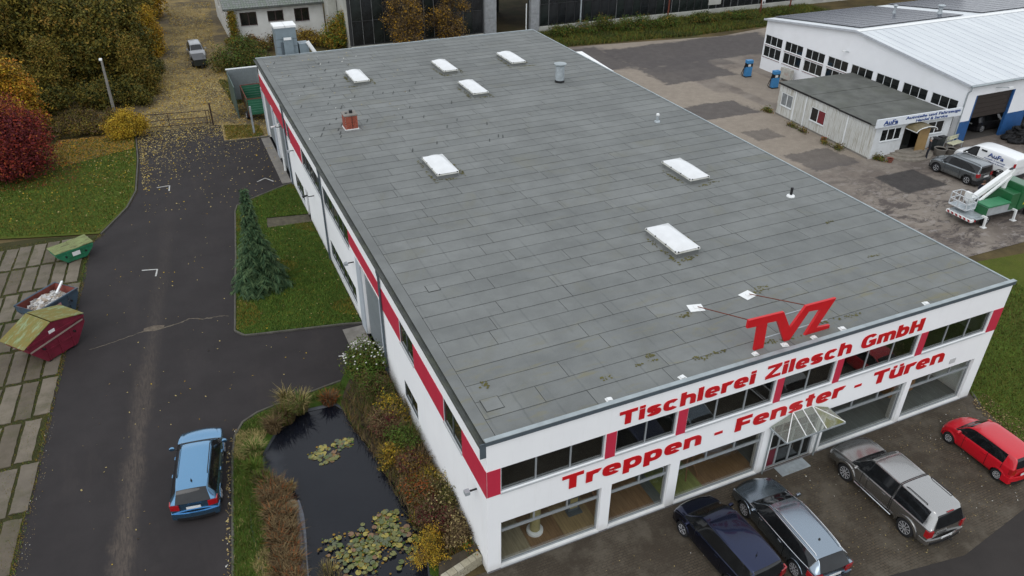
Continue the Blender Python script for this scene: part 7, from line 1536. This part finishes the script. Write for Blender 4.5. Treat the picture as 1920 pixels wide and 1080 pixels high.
shrub('hedge_bush', 'yellowish bush between the tall extractor and the green-yellow tree', 'bush', (8.9,74.5,0), [((rnd.uniform(-1.5,1.5),rnd.uniform(-.8,.6),rnd.uniform(.5,1.5)),(1.0,.8,.7)) for _ in range(8)], 4600, .085, ['ochre','brown','olive2','yellow'], [3,2,2,1], None, 172, 12)
shrub('yellow_green_tree', 'yellow-green leafy small tree at the right end of the white house', 'tree', (12.0,73.0,0), [((0,0,1.3),(1.8,1.4,1.3)),((-.8,0,1.0),(1.5,1.2,1.1)),((.5,0,2.6),(1.1,1.0,1.2)),((1.3,0,1.2),(1.2,1.1,1.1)),((-.3,.2,2.2),(1.2,1.0,1.0)),((.6,0,3.5),(.7,.6,.7))], 9000, .095, ['yellow','olive2','green','ochre','brightgreen'], [2.4,2,2,1.6,2], None, 181, 12)
for k, (x, y, sc, lab) in enumerate(((18.4,67.2,1.0,'left brown half-bare tree standing before the dark glazed hall'),(23.6,67.6,.92,'right brown half-bare tree standing before the dark glazed hall'))):
    bl_ = crown_blobs(1.6, 8.0, 3.4, 14, 191+k, .9, .7); t_ = tree('half_bare_tree', lab, 'tree', (x,y,0), bl_, 11000, .10, ['ochre','brown','gold','reed'], [2.4,3.2,.9,2], 'half-bare trees before the dark hall', .14, 191+k, shell=.1); t_.scale = (sc,)*3
    m = MB(); g = random.Random(5+k)
    for q in range(260):
        b = g.choice(bl_); c = Vector(b[0]); e = c+Vector((g.uniform(-1,1),g.uniform(-1,1),g.uniform(-.3,1.1)))*b[1][0]*1.1; m.tube([c*.75+Vector((0,0,c.z*.1)), (c+e)/2+Vector((0,0,.1)), e], [.02,.014,.006], 3, cap=False)
    m.build('twigs', M['bark'], t_, fix=False)
# weeds and low bushes in front of the dark hall, right
for k, (x, y, w, h, lab) in enumerate(((38.2,67.6,2.0,1.4,'green weeds nearest the gate of the dark hall'),(42.8,67.4,2.9,2.3,'tall dark green bush in the weeds left of the brown post'),(47.6,67.0,2.8,2.1,'large dark bush in the weeds in front of the pale plinth'),(52.0,66.8,2.2,1.5,'low bush in the weeds just left of the rusty post'),(57.5,67.0,2.6,1.4,'low green bush right of the rusty post'),(63.5,66.5,2.8,1.5,'low green bush left of the black and white sign'),(70.5,66.6,2.8,1.0,'low bush at the far right end of the weeds'))):
    shrub('weed_bush', lab, 'bush', (x,y,0), [((rnd.uniform(-w*.7,w*.7),rnd.uniform(-.9,.8),h*rnd.uniform(.2,.6)),(w*.45,.9,h*.42)) for _ in range(8)], 4200, .085, ['dark','green','olive','ochre'], [3,3,3,.5], 'bushes in the weeds before the dark hall', 210+k, 10, shell=.2)
# two small plants along the office wall
for k, (x, y, lab) in enumerate(((42.6,35.9,'weed clump at the far corner of the office'),(42.0,31.0,'weeds along the foot of the office wall, far half'),(41.8,27.0,'weeds along the foot of the office wall, near half'),(43.2,23.2,'small shrub at the front left corner of the office'))):
    shrub('wall_weeds', lab, 'weeds', (x,y,0), [((rnd.uniform(-.2,.2),rnd.uniform(-1.2,1.2) if k in (1,2) else rnd.uniform(-.3,.3),.15),(.3,.45,.22)) for _ in range(6)], 700, .06, ['olive','ochre','green','brown'], None, 'weeds along the office wall', 230+k, 5)
# ------------------------------------------------------------------ grass and fallen leaves
grass('lawn_grass', LAWN_B, 60000, .085, .06, ['green','brightgreen','olive2'], [4,2.6,.8], 1, .016)
vis_a = [(-24,36.8),(-18.66,35.9),(-13,34.3),(-11.4,37.4),(-10.75,40),(-10.4,46.2),(-10.4,52.0),(-22,51.8),(-26,45)]
grass('lawn_grass', vis_a, 70000, .10, .05, ['green','olive2','brightgreen'], [3.5,1.8,3], 2, .024)
LC = [(-8.6,1.5),(-7.6,9.8),(-7.35,10.9),(-6.9,11.65),(-6.2,12.05),(-5.1,12.3),(-2.3,12.75),(-2.2,12.2),(-5.2,11.9),(-6.1,10.6),(-6.9,9.6),(-6.75,7.5),(-7.0,5),(-7.1,2)]
grass('lawn_grass', LC, 42000, .12, .06, ['green','brightgreen','olive','straw'], [4,3,1.6,.3], 3, .014)
grass('lawn_grass', [(24.9,.3),(24.6,-.6),(24.2,-2.2),(23.8,-4.2),(30,-6.5),(36,-3),(36,6),(30.6,9.2),(26.7,5.8),(24.7,3.0)], 50000, .10, .03, ['green','olive','brightgreen'], [3,2.4,2], 4, .02)
grass('weed_strip', [(24.5,64.5),(38.2,62.9),(45,62.4),(52,61.6),(64,62.0),(78,62.5),(78,70.2),(36.2,70.2),(24,69)], 60000, .35, -.03, ['olive','green','olive2','dark'], [3,3,2,2], 5, .03)
grass('joint_grass', [(-20,-1),(-16.1,-1),(-15.6,6.8),(-14.75,18.2),(-13.8,28.5),(-13.5,32.7),(-12.95,33.9),(-20,34.8)], 26000, .055, -.004, ['olive2','olive','green'], [3,2,2], 6, .014)
grass('verge_weeds', [(-15.75,6.8),(-14.8,18.2),(-13.85,28.5),(-13.55,32.7),(-12.9,33.9),(-12.5,33.9),(-13.35,32.7),(-13.6,28.5),(-14.55,18.2),(-15.5,6.8)], 9000, .07, 0, ['olive2','ochre','green'], [3,1.5,2], 8, .014)
grass('gate_weeds', [(-3.4,48),(-.4,47.7),(-.4,50.5),(-3.2,51.5)], 5000, .12, .0, ['olive2','ochre','green'], [3,2,2], 9, .02)
grass('shade_grass', [(-1.8,57),(1.5,57),(2,64.5),(-2.2,65)], 7000, .16, .0, ['dark','olive','green'], [3,3,1], 10, .03)
def fallen(name, poly, n, size, z, pal, wts, seed, dens=None):
    q = scatter_in(poly, n, seed); g = np.random.default_rng(seed+3)
    if dens is not None: q = q[g.random(len(q)) < dens(q[:,0], q[:,1])]
    n = len(q); a = g.random(n)*2*PI; s = size*(.6+.8*g.random(n)); e = np.stack([np.cos(a)*s,np.sin(a)*s,g.normal(size=n)*s*.25],1); f = np.stack([-np.sin(a)*s*.6,np.cos(a)*s*.6,g.normal(size=n)*s*.25],1); c = np.stack([q[:,0],q[:,1],z+.012+g.random(n)*.02],1)
    P = np.stack([c-e,c-f,c+e,c+f],1); w_ = np.array(wts,float); w_ /= w_.sum(); return struct(link(name, npmesh(name, P, 4, [LM[x] for x in pal], g.choice(len(pal), n, p=w_))), 'stuff')
YP = ['straw','yellow','tan','ochre']
fallen('fallen_leaves', [(-10,53),(-3.4,52),(-3.6,47.8),(-.1,47.5),(1.5,56),(.5,66),(-1,80),(1,104),(-5,104),(-5.2,88),(-7,70)], 44000, .062, .003, ['straw','yellow','tan','gold'], [5,1.6,2,1], 21, lambda x, y: np.clip(.35+.65*(np.abs(np.sin(y*.13+x*.2))),0,1)*np.where(y > 66, .45, 1))
fallen('fallen_leaves', [(-10.1,36),(-10.1,53),(-3.3,52),(-3.7,47.8),(-.3,47.2),(-.3,37.2),(-3.3,35.5),(-4.6,34)], 13000, .055, .0, YP, [6,1.2,2,.6], 22, lambda x, y: np.clip(((y-37)/15).clip(0)**2.4*1.0*(.35+.65*((x < -6.5)|(y > 49)))+.02+.6*np.exp(-((x+9.9)/.35)**2)*(y > 40), 0, 1))
fallen('fallen_leaves', [(-15.5,7),(-10.3,40),(-4.6,34),(-6.6,18.5),(-2,17.4),(-1,14.2),(-7,12.2),(-7.8,9.8),(-8.8,1),(-16.2,1)], 170, .04, .0, YP, [4,1,2,1], 23)
fallen('fallen_leaves', vis_a, 6000, .060, .07, ['straw','yellow','ochre','tan'], [3,3,2,1], 24, lambda x, y: np.clip((y-37)/15, .10, 1))
fallen('fallen_leaves', [(-15.5,46.8),(-10.4,48.8),(-10.4,52.4),(-16,53),(-17,50)], 7500, .06, .07, ['gold','ochre','tan','orange'], [3,3,3,1], 28)
fallen('fallen_leaves', [(-24,43),(-14.5,43.5),(-14.0,47),(-17,49),(-24,48)], 2600, .055, .07, ['wine','crimson','rust','brown'], [3,2,2,2], 29)
fallen('fallen_leaves', LAWN_B, 170, .045, .09, YP, [4,1,2,1], 25)
fallen('fallen_leaves', [(10,-.4),(24.2,-.4),(23.6,-4.2),(20.8,-5.4),(16.5,-6.0),(10.5,-5),(1,-2)], 3000, .022, .006, ['tan','straw','reed','white'], [4,2,2,.5], 26, lambda x, y: np.clip(.25+.75*((x-10)/14), .12, 1))
fallen('fallen_leaves', [(24.3,-.4),(25.4,-.2),(25,-5),(22,-5.3),(23.4,-3)], 1500, .040, .03, ['straw','tan','reed','brown'], [2,4,2,2], 27)
fallen('roof_litter', [(.3,22),(9,28),(12,47.8),(.3,47.8)], 260, .05, 6.285, ['straw','white','tan'], [3,2,1], 30, lambda x, y: np.clip((y-22)/24*(1-x/13), 0, 1))
fallen('kerb_litter', [(-8.95,1),(-8.6,1),(-7.5,9.8),(-7.1,11.4),(-7.4,11.6),(-7.9,9.9)], 500, .04, .0, ['straw','tan','white'], [3,4,.6], 31)
fallen('grit', [(-16.4,1),(-15.6,7),(-14.9,16),(-14.6,16),(-15.1,7),(-15.6,1)], 420, .016, .0, ['straw','tan','white'], [2,3,1], 32)
